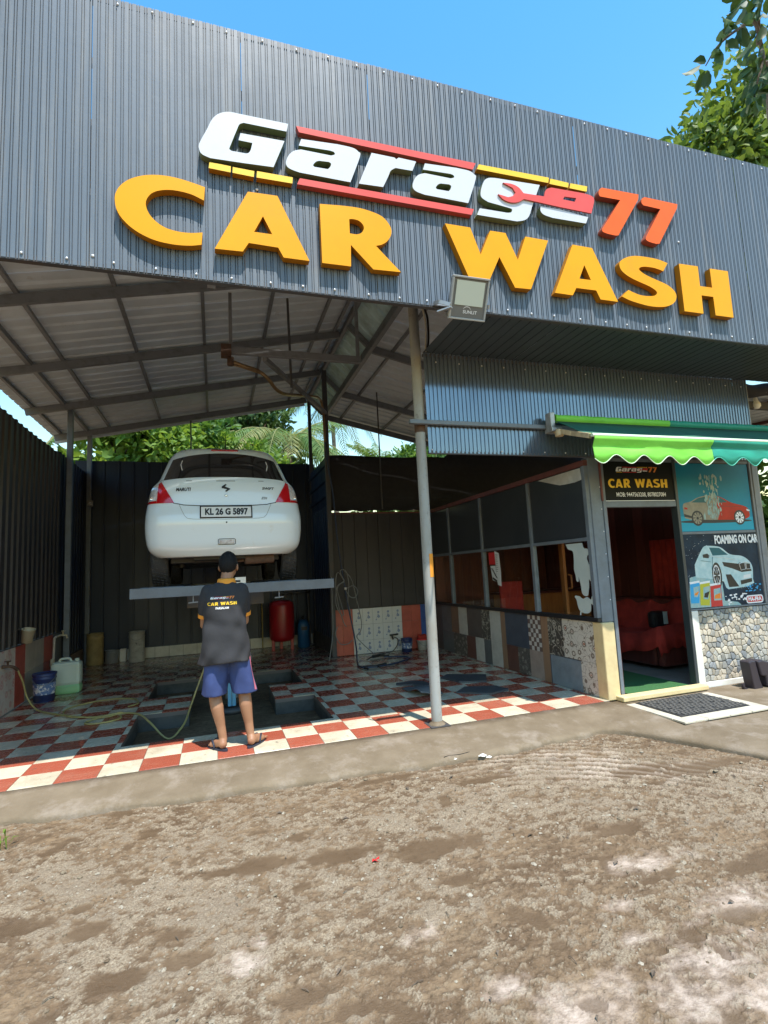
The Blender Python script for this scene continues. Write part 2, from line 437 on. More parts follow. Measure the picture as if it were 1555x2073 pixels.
def place(me, name, loc, parent, kind=None, rot=None):
    """another piece sharing mesh data"""
    o = bpy.data.objects.new(name, me); col.objects.link(o); o.parent = parent
    o.location = Vector(loc) - origin(parent)
    if rot: o.rotation_euler = rot
    if kind: o['kind'] = kind
    return o
def copy_tree(o, parent=None):
    c = o.copy(); col.objects.link(c)
    if parent is not None: c.parent = parent
    for ch in list(o.children): copy_tree(ch, c)
    return c
def catmull(pts, n=6):
    P = [np.array(p, float) for p in pts]; P = [2 * P[0] - P[1]] + P + [2 * P[-1] - P[-2]]; o = []
    for i in range(1, len(P) - 2):
        for t in np.linspace(0, 1, n, endpoint=False):
            a, b, c, d = P[i - 1:i + 3]
            o.append(.5 * (2 * b + (c - a) * t + (2 * a - 5 * b + 4 * c - d) * t * t + (3 * b - a - 3 * c + d) * t ** 3))
    o.append(P[-2]); return [tuple(p) for p in o]
def corr(mb, o, U, V, N, w, h, prof, t=.0015, mi=0):
    """profiled metal sheet: prof = [(u, d)...] across the width, run along V, thickness t against N"""
    o, U, V, N = map(np.array, (o, U, V, N)); P = [(u, d) for u, d in prof if -1e-6 <= u <= w + 1e-6]
    k = len(P); vs = []
    for d0 in (0, -t):
        for vv in (0, h): vs += [o + U * u + V * vv + N * (d + d0) for u, d in P]
    fs = []
    for i in range(k - 1):
        fs += [(i, i + 1, k + i + 1, k + i), (2 * k + i, 3 * k + i, 3 * k + i + 1, 2 * k + i + 1), (i + 1, i, 2 * k + i, 2 * k + i + 1), (k + i, k + i + 1, 3 * k + i + 1, 3 * k + i)]
    if np.dot(np.cross(U, V), N) < 0: fs = [f[::-1] for f in fs]
    mb.add(vs, fs, mi)
def prof_period(w, p, shape):
    """repeat one rib shape [(u,d)...] with period p over width w"""
    o = []; u = 0
    while u < w - 1e-6:
        for a, d in shape:
            if u + a <= w + 1e-6: o.append((u + a, d))
        u += p
    if o[-1][0] < w - 1e-5: o.append((w, shape[0][1]))
    q = [o[0]]
    for a in o[1:]:
        if a[0] > q[-1][0] + 1e-6: q.append(a)
    return q
def flat_curve(polys, depth=0.):
    """filled outline with holes -> (verts, faces) in (x, z), y spanning 0..-depth (towards the viewer)"""
    cu = bpy.data.curves.new('outline', 'CURVE'); cu.dimensions = '2D'; cu.fill_mode = 'BOTH'; cu.extrude = depth / 2
    for pl in polys:
        sp = cu.splines.new('POLY'); sp.points.add(len(pl) - 1)
        for p, (x, z) in zip(sp.points, pl): p.co = (x, z, 0, 1)
        sp.use_cyclic_u = True
    ob = bpy.data.objects.new('outline', cu); me = bpy.data.meshes.new_from_object(ob)
    vs = [(v.co.x, -(v.co.z + depth / 2), v.co.y) for v in me.vertices]; fs = [tuple(p.vertices) for p in me.polygons]
    bpy.data.objects.remove(ob); bpy.data.curves.remove(cu); bpy.data.meshes.remove(me)
    return vs, fs
def text_geo(body, size, bold=0., sx=1., shear=0., extrude=0.):
    cu = bpy.data.curves.new('text', 'FONT'); cu.body = body; cu.size = size; cu.offset = bold; cu.align_x = 'CENTER'; cu.align_y = 'CENTER'
    cu.extrude = extrude; cu.shear = shear; cu.resolution_u = 3
    ob = bpy.data.objects.new('text', cu); me = bpy.data.meshes.new_from_object(ob)
    vs = [(v.co.x * sx, -v.co.z, v.co.y) for v in me.vertices]; fs = [tuple(p.vertices) for p in me.polygons]
    bpy.data.objects.remove(ob); bpy.data.curves.remove(cu); bpy.data.meshes.remove(me)
    return vs, fs
def add_geo(mb, geo, at=(0, 0, 0), sc=1., mi=0, mp=None):
    vs, fs = geo
    q = [(x * sc + at[0], y * (sc if mp is None else 1) + at[1], z * sc + at[2]) for x, y, z in vs]
    if mp: q = [mp(p) for p in q]
    mb.add(q, fs, mi)
def vnoise(x, y, seed=0):
    """smooth value noise on arrays"""
    def h(i, j):
        n = (i * 374761393 + j * 668265263 + seed * 974711) & 0x7fffffff
        n = ((n ^ (n >> 13)) * 1274126177) & 0x7fffffff
        return ((n ^ (n >> 16)) & 0xffff) / 65535.0
    xi, yi = np.floor(x).astype(np.int64), np.floor(y).astype(np.int64); u, v = x - xi, y - yi
    u, v = u * u * (3 - 2 * u), v * v * (3 - 2 * v)
    return (h(xi, yi) * (1 - u) + h(xi + 1, yi) * u) * (1 - v) + (h(xi, yi + 1) * (1 - u) + h(xi + 1, yi + 1) * u) * v
def fbm(x, y, s, o=5, seed=0, g=.5):
    a, t, r = 1., 0., 0.
    for k in range(o):
        r = r + a * vnoise(x * s, y * s, seed + k * 17); t += a; a *= g; s *= 2.03
    return r / t

# outlines of the sign letters and of the printed posters, in metres on their own wall (x, z)
LETTERS = {
'C':[[(-0.0368,4.3978),(-0.0523,4.4014),(-0.0703,4.4057),(-0.09,4.4102),(-0.1106,4.4145),(-0.1325,4.4189),(-0.1559,4.4234),(-0.1798,4.4275),(-0.2034,4.4309),(-0.2264,4.4335),(-0.2493,4.4356),(-0.2721,4.4369),(-0.2949,4.4372),(-0.3176,4.4366),(-0.3402,4.4352),(-0.3627,4.4327),(-0.3852,4.4291),(-0.4077,4.4245),(-0.4302,4.4189),(-0.4524,4.4121),(-0.4741,4.4039),(-0.4955,4.3942),(-0.5168,4.3831),(-0.537,4.3709),(-0.5553,4.3581),(-0.5715,4.3444),(-0.5862,4.3298),(-0.5992,4.3147),(-0.6106,4.2993),(-0.6203,4.2835),(-0.6284,4.2672),(-0.6348,4.2509),(-0.6396,4.2351),(-0.6426,4.2201),(-0.6438,4.2056),(-0.6437,4.191),(-0.6428,4.1761),(-0.6414,4.1605),(-0.6392,4.1444),(-0.6357,4.1284),(-0.6308,4.1127),(-0.6244,4.0975),(-0.6166,4.0825),(-0.6074,4.0678),(-0.5969,4.0532),(-0.585,4.0387),(-0.5717,4.0244),(-0.5571,4.0104),(-0.5414,3.9971),(-0.5246,3.9846),(-0.5065,3.9726),(-0.4873,3.9613),(-0.4669,3.951),(-0.4453,3.9414),(-0.4224,3.9325),(-0.3982,3.9247),(-0.3728,3.9183),(-0.3455,3.9134),(-0.3165,3.9099),(-0.287,3.9077),(-0.2581,3.9065),(-0.2295,3.9067),(-0.2009,3.9081),(-0.1733,3.9106),(-0.1477,3.9137),(-0.1241,3.918),(-0.1021,3.9235),(-0.0822,3.9291),(-0.0651,3.9338),(-0.0574,4.0314),(-0.0737,4.0276),(-0.0927,4.0231),(-0.1132,4.0187),(-0.1338,4.0153),(-0.1545,4.0131),(-0.1758,4.0115),(-0.1974,4.0108),(-0.2188,4.0114),(-0.2403,4.0132),(-0.262,4.016),(-0.2831,4.02),(-0.3026,4.0253),(-0.3202,4.0319),(-0.3365,4.0397),(-0.3518,4.0488),(-0.3663,4.0592),(-0.3805,4.0711),(-0.3941,4.0845),(-0.4065,4.0988),(-0.417,4.1134),(-0.4255,4.1286),(-0.4324,4.1446),(-0.4376,4.1606),(-0.4409,4.1757),(-0.4424,4.1896),(-0.4419,4.2029),(-0.4398,4.2157),(-0.436,4.2285),(-0.4304,4.2417),(-0.423,4.2551),(-0.4142,4.2678),(-0.4043,4.2791),(-0.3934,4.2887),(-0.3812,4.2971),(-0.3679,4.3045),(-0.3533,4.3111),(-0.3371,4.3171),(-0.3195,4.3223),(-0.301,4.3266),(-0.2823,4.3298),(-0.2632,4.3318),(-0.2436,4.3327),(-0.2238,4.3326),(-0.2039,4.3317),(-0.1842,4.3301),(-0.1644,4.3278),(-0.1446,4.3245),(-0.1247,4.3198),(-0.1039,4.313),(-0.0823,4.3045),(-0.062,4.2958),(-0.0447,4.2886)]],
'A':[[(0.2754,4.4207),(0.4986,4.4272),(0.7337,3.92),(0.5336,3.9198),(0.494,3.9955),(0.2736,4.0003),(0.2284,3.9237),(0.0267,3.917)],[(0.3846,4.237),(0.4513,4.0978),(0.315,4.0968)]],
'R':[[(0.8322,4.4198),(0.996,4.4359),(1.0213,4.4376),(1.0513,4.4397),(1.083,4.4415),(1.113,4.4423),(1.1401,4.4424),(1.1661,4.442),(1.1924,4.4403),(1.2206,4.4366),(1.2529,4.4311),(1.2879,4.4239),(1.3217,4.4146),(1.3505,4.4027),(1.3733,4.3869),(1.3922,4.368),(1.4073,4.348),(1.4188,4.3291),(1.4264,4.312),(1.4301,4.2955),(1.4306,4.2792),(1.4286,4.2627),(1.4237,4.2454),(1.4157,4.2276),(1.4057,4.2106),(1.395,4.1954),(1.3834,4.1822),(1.3705,4.1705),(1.3568,4.1603),(1.3431,4.1515),(1.3288,4.1444),(1.3137,4.139),(1.2994,4.1346),(1.2874,4.1307),(1.494,3.9295),(1.2553,3.9215),(1.0749,4.1072),(1.0689,3.9209),(0.8344,3.9183)],[(1.0708,4.3292),(1.0786,4.3309),(1.0877,4.3331),(1.0978,4.3349),(1.1083,4.3356),(1.1199,4.335),(1.1326,4.3336),(1.1451,4.331),(1.1561,4.3269),(1.1656,4.3209),(1.1743,4.3132),(1.1815,4.3047),(1.187,4.2964),(1.1904,4.2885),(1.1922,4.2804),(1.1923,4.2721),(1.1908,4.2636),(1.1878,4.2543),(1.1831,4.2445),(1.177,4.235),(1.1698,4.2268),(1.1614,4.22),(1.1518,4.2141),(1.1411,4.2094),(1.1292,4.2059),(1.1151,4.2044),(1.0992,4.2044),(1.0837,4.2051),(1.0708,4.2054)]],
'W':[[(1.9267,4.4347),(2.1674,4.4362),(2.2517,4.1965),(2.3641,4.4385),(2.5191,4.4415),(2.6254,4.1991),(2.7247,4.4391),(2.9659,4.4378),(2.7373,3.9338),(2.573,3.9282),(2.4375,4.1985),(2.2961,3.9194),(2.1411,3.9152)]],
'A2':[[(3.2338,4.4394),(3.4549,4.4376),(3.6974,3.9256),(3.4948,3.9262),(3.4548,4.0105),(3.2307,4.0079),(3.1837,3.9298),(2.9896,3.9311)],[(3.3461,4.2499),(3.4054,4.108),(3.2761,4.1056)]],
'S':[[(4.3658,4.4126),(4.3428,4.4179),(4.316,4.4242),(4.2868,4.4304),(4.2564,4.4351),(4.2251,4.4381),(4.1923,4.44),(4.1579,4.4409),(4.1219,4.441),(4.0822,4.4405),(4.0398,4.4392),(3.9982,4.4367),(3.9612,4.4325),(3.9297,4.4264),(3.9017,4.4188),(3.8762,4.4098),(3.8525,4.3998),(3.8295,4.3885),(3.808,4.3759),(3.7894,4.3627),(3.7752,4.3496),(3.766,4.3367),(3.7609,4.3236),(3.7591,4.3104),(3.7598,4.2974),(3.7626,4.2842),(3.7681,4.2711),(3.7765,4.2581),(3.7881,4.2457),(3.8034,4.2337),(3.822,4.2221),(3.8433,4.211),(3.8665,4.2005),(3.8926,4.1908),(3.9215,4.1816),(3.9512,4.173),(3.9796,4.165),(4.0065,4.1579),(4.0331,4.1515),(4.0584,4.1454),(4.082,4.1388),(4.104,4.1316),(4.1246,4.1241),(4.143,4.1165),(4.1582,4.1089),(4.1701,4.1014),(4.1792,4.0939),(4.1852,4.0863),(4.1877,4.0787),(4.1864,4.0706),(4.1817,4.0623),(4.1738,4.0544),(4.1633,4.0476),(4.1501,4.042),(4.1339,4.0372),(4.1152,4.0334),(4.0942,4.0303),(4.0698,4.0279),(4.0423,4.0263),(4.0142,4.0257),(3.988,4.0265),(3.9638,4.0293),(3.9406,4.0336),(3.9187,4.0386),(3.8987,4.0435),(3.8805,4.0486),(3.8639,4.054),(3.8491,4.0592),(3.8364,4.0636),(3.75,3.9871),(3.7678,3.9808),(3.7886,3.9733),(3.8117,3.9656),(3.8362,3.9588),(3.8624,3.9531),(3.8906,3.9479),(3.9201,3.9432),(3.9504,3.9389),(3.9817,3.9348),(4.0141,3.9308),(4.0472,3.9277),(4.0804,3.926),(4.1142,3.9257),(4.1487,3.9265),(4.1827,3.9287),(4.2149,3.9322),(4.2454,3.937),(4.2747,3.9432),(4.3022,3.9507),(4.3272,3.9595),(4.3498,3.9698),(4.3702,3.9816),(4.3879,3.9944),(4.4027,4.0079),(4.4144,4.0223),(4.4233,4.0377),(4.4292,4.0533),(4.432,4.0683),(4.4317,4.0826),(4.4282,4.0965),(4.4217,4.11),(4.4121,4.1231),(4.3989,4.1362),(4.3822,4.1491),(4.3632,4.1612),(4.3432,4.1717),(4.3222,4.1803),(4.2996,4.1872),(4.2759,4.1935),(4.2515,4.2),(4.2259,4.2066),(4.1991,4.2131),(4.1724,4.2195),(4.147,4.2261),(4.1227,4.2329),(4.099,4.2396),(4.0769,4.2466),(4.0572,4.2538),(4.0397,4.2617),(4.0239,4.27),(4.011,4.2782),(4.0018,4.2858),(3.9965,4.2926),(3.9946,4.2988),(3.9961,4.3047),(4.001,4.3105),(4.0092,4.3166),(4.0208,4.3227),(4.0358,4.3282),(4.0542,4.3325),(4.0779,4.3355),(4.1063,4.3373),(4.1357,4.3383),(4.162,4.3383),(4.1846,4.3374),(4.2053,4.3353),(4.2244,4.3327),(4.2421,4.3299),(4.2583,4.3268),(4.2731,4.3233),(4.2862,4.3198),(4.2975,4.3169)]],
'H':[[(4.5143,4.4288),(4.7645,4.4344),(4.7622,4.2187),(4.9255,4.2215),(4.9247,4.4327),(5.1759,4.4357),(5.1717,3.9223),(4.9268,3.9221),(4.9245,4.1211),(4.7673,4.12),(4.763,3.9219),(4.5151,3.9214)]],
'G':[[(0.6004,5.0677),(0.2263,5.0656),(0.2081,5.0657),(0.1865,5.0663),(0.1641,5.0658),(0.1432,5.0631),(0.1242,5.0578),(0.1058,5.0507),(0.0885,5.0417),(0.0725,5.0311),(0.0582,5.0191),(0.0453,5.0056),(0.0333,4.9901),(0.0219,4.9721),(0.0114,4.9514),(0.002,4.9283),(-0.0075,4.9031),(-0.0183,4.8763),(-0.032,4.8454),(-0.0475,4.8113),(-0.0618,4.7786),(-0.0719,4.7522),(-0.0767,4.7342),(-0.0778,4.7217),(-0.0767,4.7119),(-0.0746,4.7019),(-0.0721,4.6912),(-0.0685,4.6813),(-0.0629,4.6723),(-0.0547,4.6644),(-0.042,4.6579),(-0.0259,4.6526),(-0.0094,4.6482),(0.0042,4.6442),(0.2366,4.6532),(0.4752,4.6661),(0.5671,4.9101),(0.2293,4.9023),(0.2139,4.8396),(0.3177,4.8384),(0.3149,4.8248),(0.3117,4.8086),(0.3081,4.7923),(0.3045,4.7788),(0.3007,4.7686),(0.2968,4.7605),(0.2927,4.7538),(0.2883,4.7484),(0.2833,4.7444),(0.2777,4.7419),(0.2723,4.7402),(0.2678,4.7386),(0.1615,4.7372),(0.1573,4.7395),(0.1519,4.7421),(0.1471,4.7453),(0.1442,4.7494),(0.1429,4.7517),(0.1428,4.7529),(0.1449,4.7587),(0.1504,4.7747),(0.1617,4.8078),(0.1774,4.8534),(0.1936,4.8997),(0.2061,4.9347),(0.2131,4.9542),(0.217,4.9647),(0.2201,4.9708),(0.2247,4.9769),(0.2318,4.9836),(0.24,4.9886),(0.2481,4.9926),(0.2549,4.9962),(0.5859,4.9974)]],
'a':[[(0.7012,4.958),(0.9992,4.9776),(1.0282,4.9774),(1.0636,4.9773),(1.0987,4.9765),(1.1268,4.9741),(1.1455,4.9696),(1.1587,4.9637),(1.1682,4.9566),(1.176,4.9487),(1.1841,4.9446),(1.1908,4.9426),(1.1931,4.9335),(1.1878,4.908),(1.1708,4.8569),(1.1449,4.7877),(1.1175,4.7163),(1.0954,4.6584),(0.6766,4.6619),(0.6587,4.6655),(0.6371,4.6694),(0.6159,4.6743),(0.5993,4.6805),(0.588,4.688),(0.58,4.6965),(0.575,4.7066),(0.573,4.7189),(0.5746,4.7347),(0.5796,4.7533),(0.5869,4.7723),(0.595,4.7893),(0.6039,4.804),(0.6142,4.8174),(0.6256,4.8295),(0.6379,4.8399),(0.6519,4.8482),(0.6676,4.8547),(0.6829,4.8601),(0.6957,4.8648),(0.9417,4.8644),(0.9496,4.8679),(0.9593,4.8721),(0.9684,4.8766),(0.9741,4.8812),(0.9756,4.8862),(0.9744,4.8917),(0.9713,4.8969),(0.9669,4.9009),(0.9606,4.9035),(0.9523,4.9051),(0.9438,4.9061),(0.9368,4.9072),(0.6801,4.8962)],[(0.8411,4.7968),(0.9196,4.8034),(0.9244,4.8013),(0.9303,4.7991),(0.9357,4.7962),(0.9389,4.7919),(0.9392,4.7856),(0.9375,4.7779),(0.9346,4.7697),(0.9312,4.7622),(0.9267,4.7553),(0.921,4.7485),(0.9153,4.7422),(0.9105,4.7369),(0.8002,4.7353),(0.7973,4.7381),(0.7934,4.7411),(0.7905,4.7449),(0.7904,4.75),(0.794,4.7574),(0.8003,4.7665),(0.8077,4.7756),(0.8147,4.7829),(0.8215,4.7879),(0.8286,4.7915),(0.8354,4.7943)]],
'r':[[(1.2909,4.9633),(1.495,4.9628),(1.5086,4.9495),(1.5312,4.9705),(1.6905,4.9668),(1.6513,4.8726),(1.4969,4.8678),(1.4869,4.8607),(1.4748,4.8525),(1.4626,4.8431),(1.4524,4.8324),(1.4456,4.8211),(1.4408,4.8091),(1.4357,4.7947),(1.4283,4.7767),(1.4169,4.7523),(1.4031,4.7231),(1.3892,4.694),(1.3778,4.67),(1.167,4.6609)]],
'a2':[[(1.772,4.9667),(2.07,4.9863),(2.099,4.9861),(2.1344,4.986),(2.1695,4.9852),(2.1976,4.9828),(2.2163,4.9783),(2.2295,4.9724),(2.239,4.9653),(2.2468,4.9574),(2.2549,4.9533),(2.2616,4.9513),(2.2639,4.9422),(2.2586,4.9167),(2.2416,4.8656),(2.2157,4.7964),(2.1883,4.725),(2.1662,4.6671),(1.7474,4.6706),(1.7295,4.6742),(1.7079,4.6781),(1.6867,4.683),(1.6701,4.6892),(1.6588,4.6967),(1.6508,4.7052),(1.6458,4.7153),(1.6438,4.7276),(1.6454,4.7434),(1.6504,4.762),(1.6577,4.781),(1.6658,4.798),(1.6747,4.8127),(1.685,4.8261),(1.6964,4.8382),(1.7087,4.8486),(1.7227,4.8569),(1.7384,4.8634),(1.7537,4.8688),(1.7665,4.8735),(2.0125,4.8731),(2.0204,4.8766),(2.0301,4.8808),(2.0392,4.8853),(2.0449,4.8899),(2.0464,4.8949),(2.0452,4.9004),(2.0421,4.9056),(2.0377,4.9096),(2.0314,4.9122),(2.0231,4.9138),(2.0146,4.9148),(2.0076,4.9159),(1.7509,4.9049)],[(1.9119,4.8055),(1.9904,4.8121),(1.9952,4.81),(2.0011,4.8078),(2.0065,4.8049),(2.0097,4.8006),(2.01,4.7943),(2.0083,4.7866),(2.0054,4.7784),(2.002,4.7709),(1.9975,4.764),(1.9918,4.7572),(1.9861,4.7509),(1.9813,4.7456),(1.871,4.744),(1.8681,4.7468),(1.8642,4.7498),(1.8613,4.7536),(1.8612,4.7587),(1.8648,4.7661),(1.8711,4.7752),(1.8785,4.7843),(1.8855,4.7916),(1.8923,4.7966),(1.8994,4.8002),(1.9062,4.803)]],
'g':[[(2.9287,4.9869),(2.4577,4.9649),(2.4425,4.9626),(2.4243,4.9602),(2.4057,4.9568),(2.3891,4.9513),(2.3753,4.9446),(2.3628,4.9367),(2.3512,4.926),(2.3401,4.911),(2.3286,4.8891),(2.3172,4.8619),(2.3074,4.8341),(2.3007,4.8102),(2.2969,4.7914),(2.2953,4.775),(2.297,4.7608),(2.3028,4.7482),(2.3151,4.7374),(2.3328,4.7285),(2.3514,4.721),(2.3666,4.7143),(2.5607,4.6965),(2.5719,4.6951),(2.5858,4.6938),(2.5987,4.6915),(2.6068,4.6875),(2.609,4.6806),(2.6072,4.6715),(2.6027,4.6623),(2.5967,4.655),(2.5882,4.6504),(2.577,4.6473),(2.5655,4.645),(2.556,4.6428),(2.2768,4.6377),(2.2457,4.5706),(2.6495,4.5753),(2.6684,4.5808),(2.6913,4.587),(2.7144,4.5944),(2.7342,4.6033),(2.7497,4.6133),(2.7626,4.6244),(2.7741,4.6375),(2.7849,4.6532),(2.7954,4.6738),(2.805,4.6982),(2.8136,4.7225),(2.8211,4.7427)]],
'e':[[(2.9175,4.772),(3.1281,4.7759),(3.4455,4.7541),(3.4134,4.6822),(3.0411,4.6762),(3.0195,4.6791),(2.9934,4.6824),(2.9678,4.6864),(2.9475,4.6917),(2.9339,4.6982),(2.9241,4.7058),(2.9175,4.7145),(2.9129,4.7241),(2.9114,4.7355),(2.9129,4.7486),(2.9156,4.7614)]],
'wrench':[[(2.5258,4.9214),(2.5457,4.9232),(2.5696,4.9256),(2.5943,4.9273),(2.6167,4.9269),(2.6365,4.9241),(2.6551,4.9197),(2.6723,4.9136),(2.688,4.9058),(2.7021,4.8951),(2.7146,4.8818),(2.7256,4.8684),(2.7352,4.8574),(2.955,4.8666),(2.9577,4.8768),(2.9608,4.8891),(2.9645,4.9018),(2.969,4.9133),(2.9742,4.9235),(2.9799,4.9332),(2.9868,4.9422),(2.9955,4.9501),(3.0073,4.957),(3.0215,4.9628),(3.0357,4.9679),(3.0475,4.9724),(3.4063,4.9824),(3.427,4.9808),(3.4521,4.9792),(3.4769,4.9766),(3.4961,4.9717),(3.5092,4.9661),(3.5188,4.9599),(3.5239,4.9494),(3.5241,4.9312),(3.5166,4.9005),(3.5029,4.8605),(3.4875,4.8197),(3.4753,4.7863),(3.1294,4.7885),(2.7337,4.7998),(2.7214,4.7907),(2.7072,4.7797),(2.6915,4.7688),(2.675,4.7598),(2.6577,4.7529),(2.6391,4.7472),(2.62,4.7432),(2.6006,4.7413),(2.5804,4.7415),(2.5593,4.7438),(2.5389,4.748),(2.5207,4.7542),(2.5048,4.7636),(2.4906,4.776),(2.4781,4.7886),(2.4672,4.7989),(2.5684,4.7868),(2.6153,4.8058),(2.6498,4.8467),(2.6225,4.8882)],[(3.1843,4.907),(3.3151,4.9149),(3.2949,4.8734),(3.1615,4.8743)]],
'barR1':[[(0.6666,5.0761),(2.2764,5.0823),(2.2415,5.0138),(0.688,5.025)]],
'barR2':[[(0.6816,4.6218),(2.2243,4.6285),(2.1992,4.5692),(0.6585,4.5666)]],
'y1':[[(-0.0018,4.6207),(0.1537,4.6162),(0.1506,4.5654),(-0.0081,4.5698)]],
'y2':[[(0.1677,4.6138),(0.3286,4.612),(0.3239,4.5617),(0.1646,4.5656)]],
'y3':[[(0.349,4.6162),(0.625,4.6174),(0.6209,4.5648),(0.3442,4.5617)]],
'y4':[[(2.3076,5.0785),(3.048,5.0938),(3.0347,5.0376),(2.2862,5.028)]],
'y5':[[(3.0628,5.0878),(3.2675,5.0829),(3.2563,5.0319),(3.0476,5.0312)]],
'y6':[[(3.2874,5.0831),(3.4826,5.088),(3.4681,5.0304),(3.2718,5.0295)]],
'7':[[(3.6436,5.0968),(4.0917,5.1081),(4.08,5.051),(3.7848,4.6196),(3.7526,4.6127),(3.7318,4.6131),(3.7069,4.6136),(3.6817,4.6144),(3.6598,4.616),(3.6411,4.6184),(3.624,4.6214),(3.6098,4.6252),(3.5998,4.6299),(3.5954,4.6364),(3.5957,4.6443),(3.5978,4.6522),(3.599,4.6588),(3.8527,5.0039),(3.6116,4.9985),(3.6081,5.0034),(3.6036,5.0089),(3.5997,5.0155),(3.598,5.0236),(3.5991,5.0342),(3.602,5.0469),(3.6063,5.0596),(3.6117,5.0704),(3.6187,5.0787),(3.6275,5.0856),(3.6363,5.0916)]],
'72':[[(4.1665,5.0935),(4.5905,5.0917),(4.5768,5.0445),(4.2898,4.6095),(4.2446,4.6026),(4.2248,4.6043),(4.2008,4.6062),(4.1771,4.6085),(4.158,4.6117),(4.1442,4.6157),(4.1336,4.6204),(4.126,4.6258),(4.1214,4.6321),(4.1209,4.6399),(4.1242,4.649),(4.1289,4.658),(4.1323,4.6655),(4.3537,4.9955),(4.1388,4.9992),(4.1336,5.0045),(4.1271,5.0106),(4.1213,5.0176),(4.1182,5.0258),(4.1184,5.036),(4.1208,5.0479),(4.125,5.0598),(4.1305,5.0697),(4.1382,5.0774),(4.1481,5.0836),(4.1582,5.0888)]]}
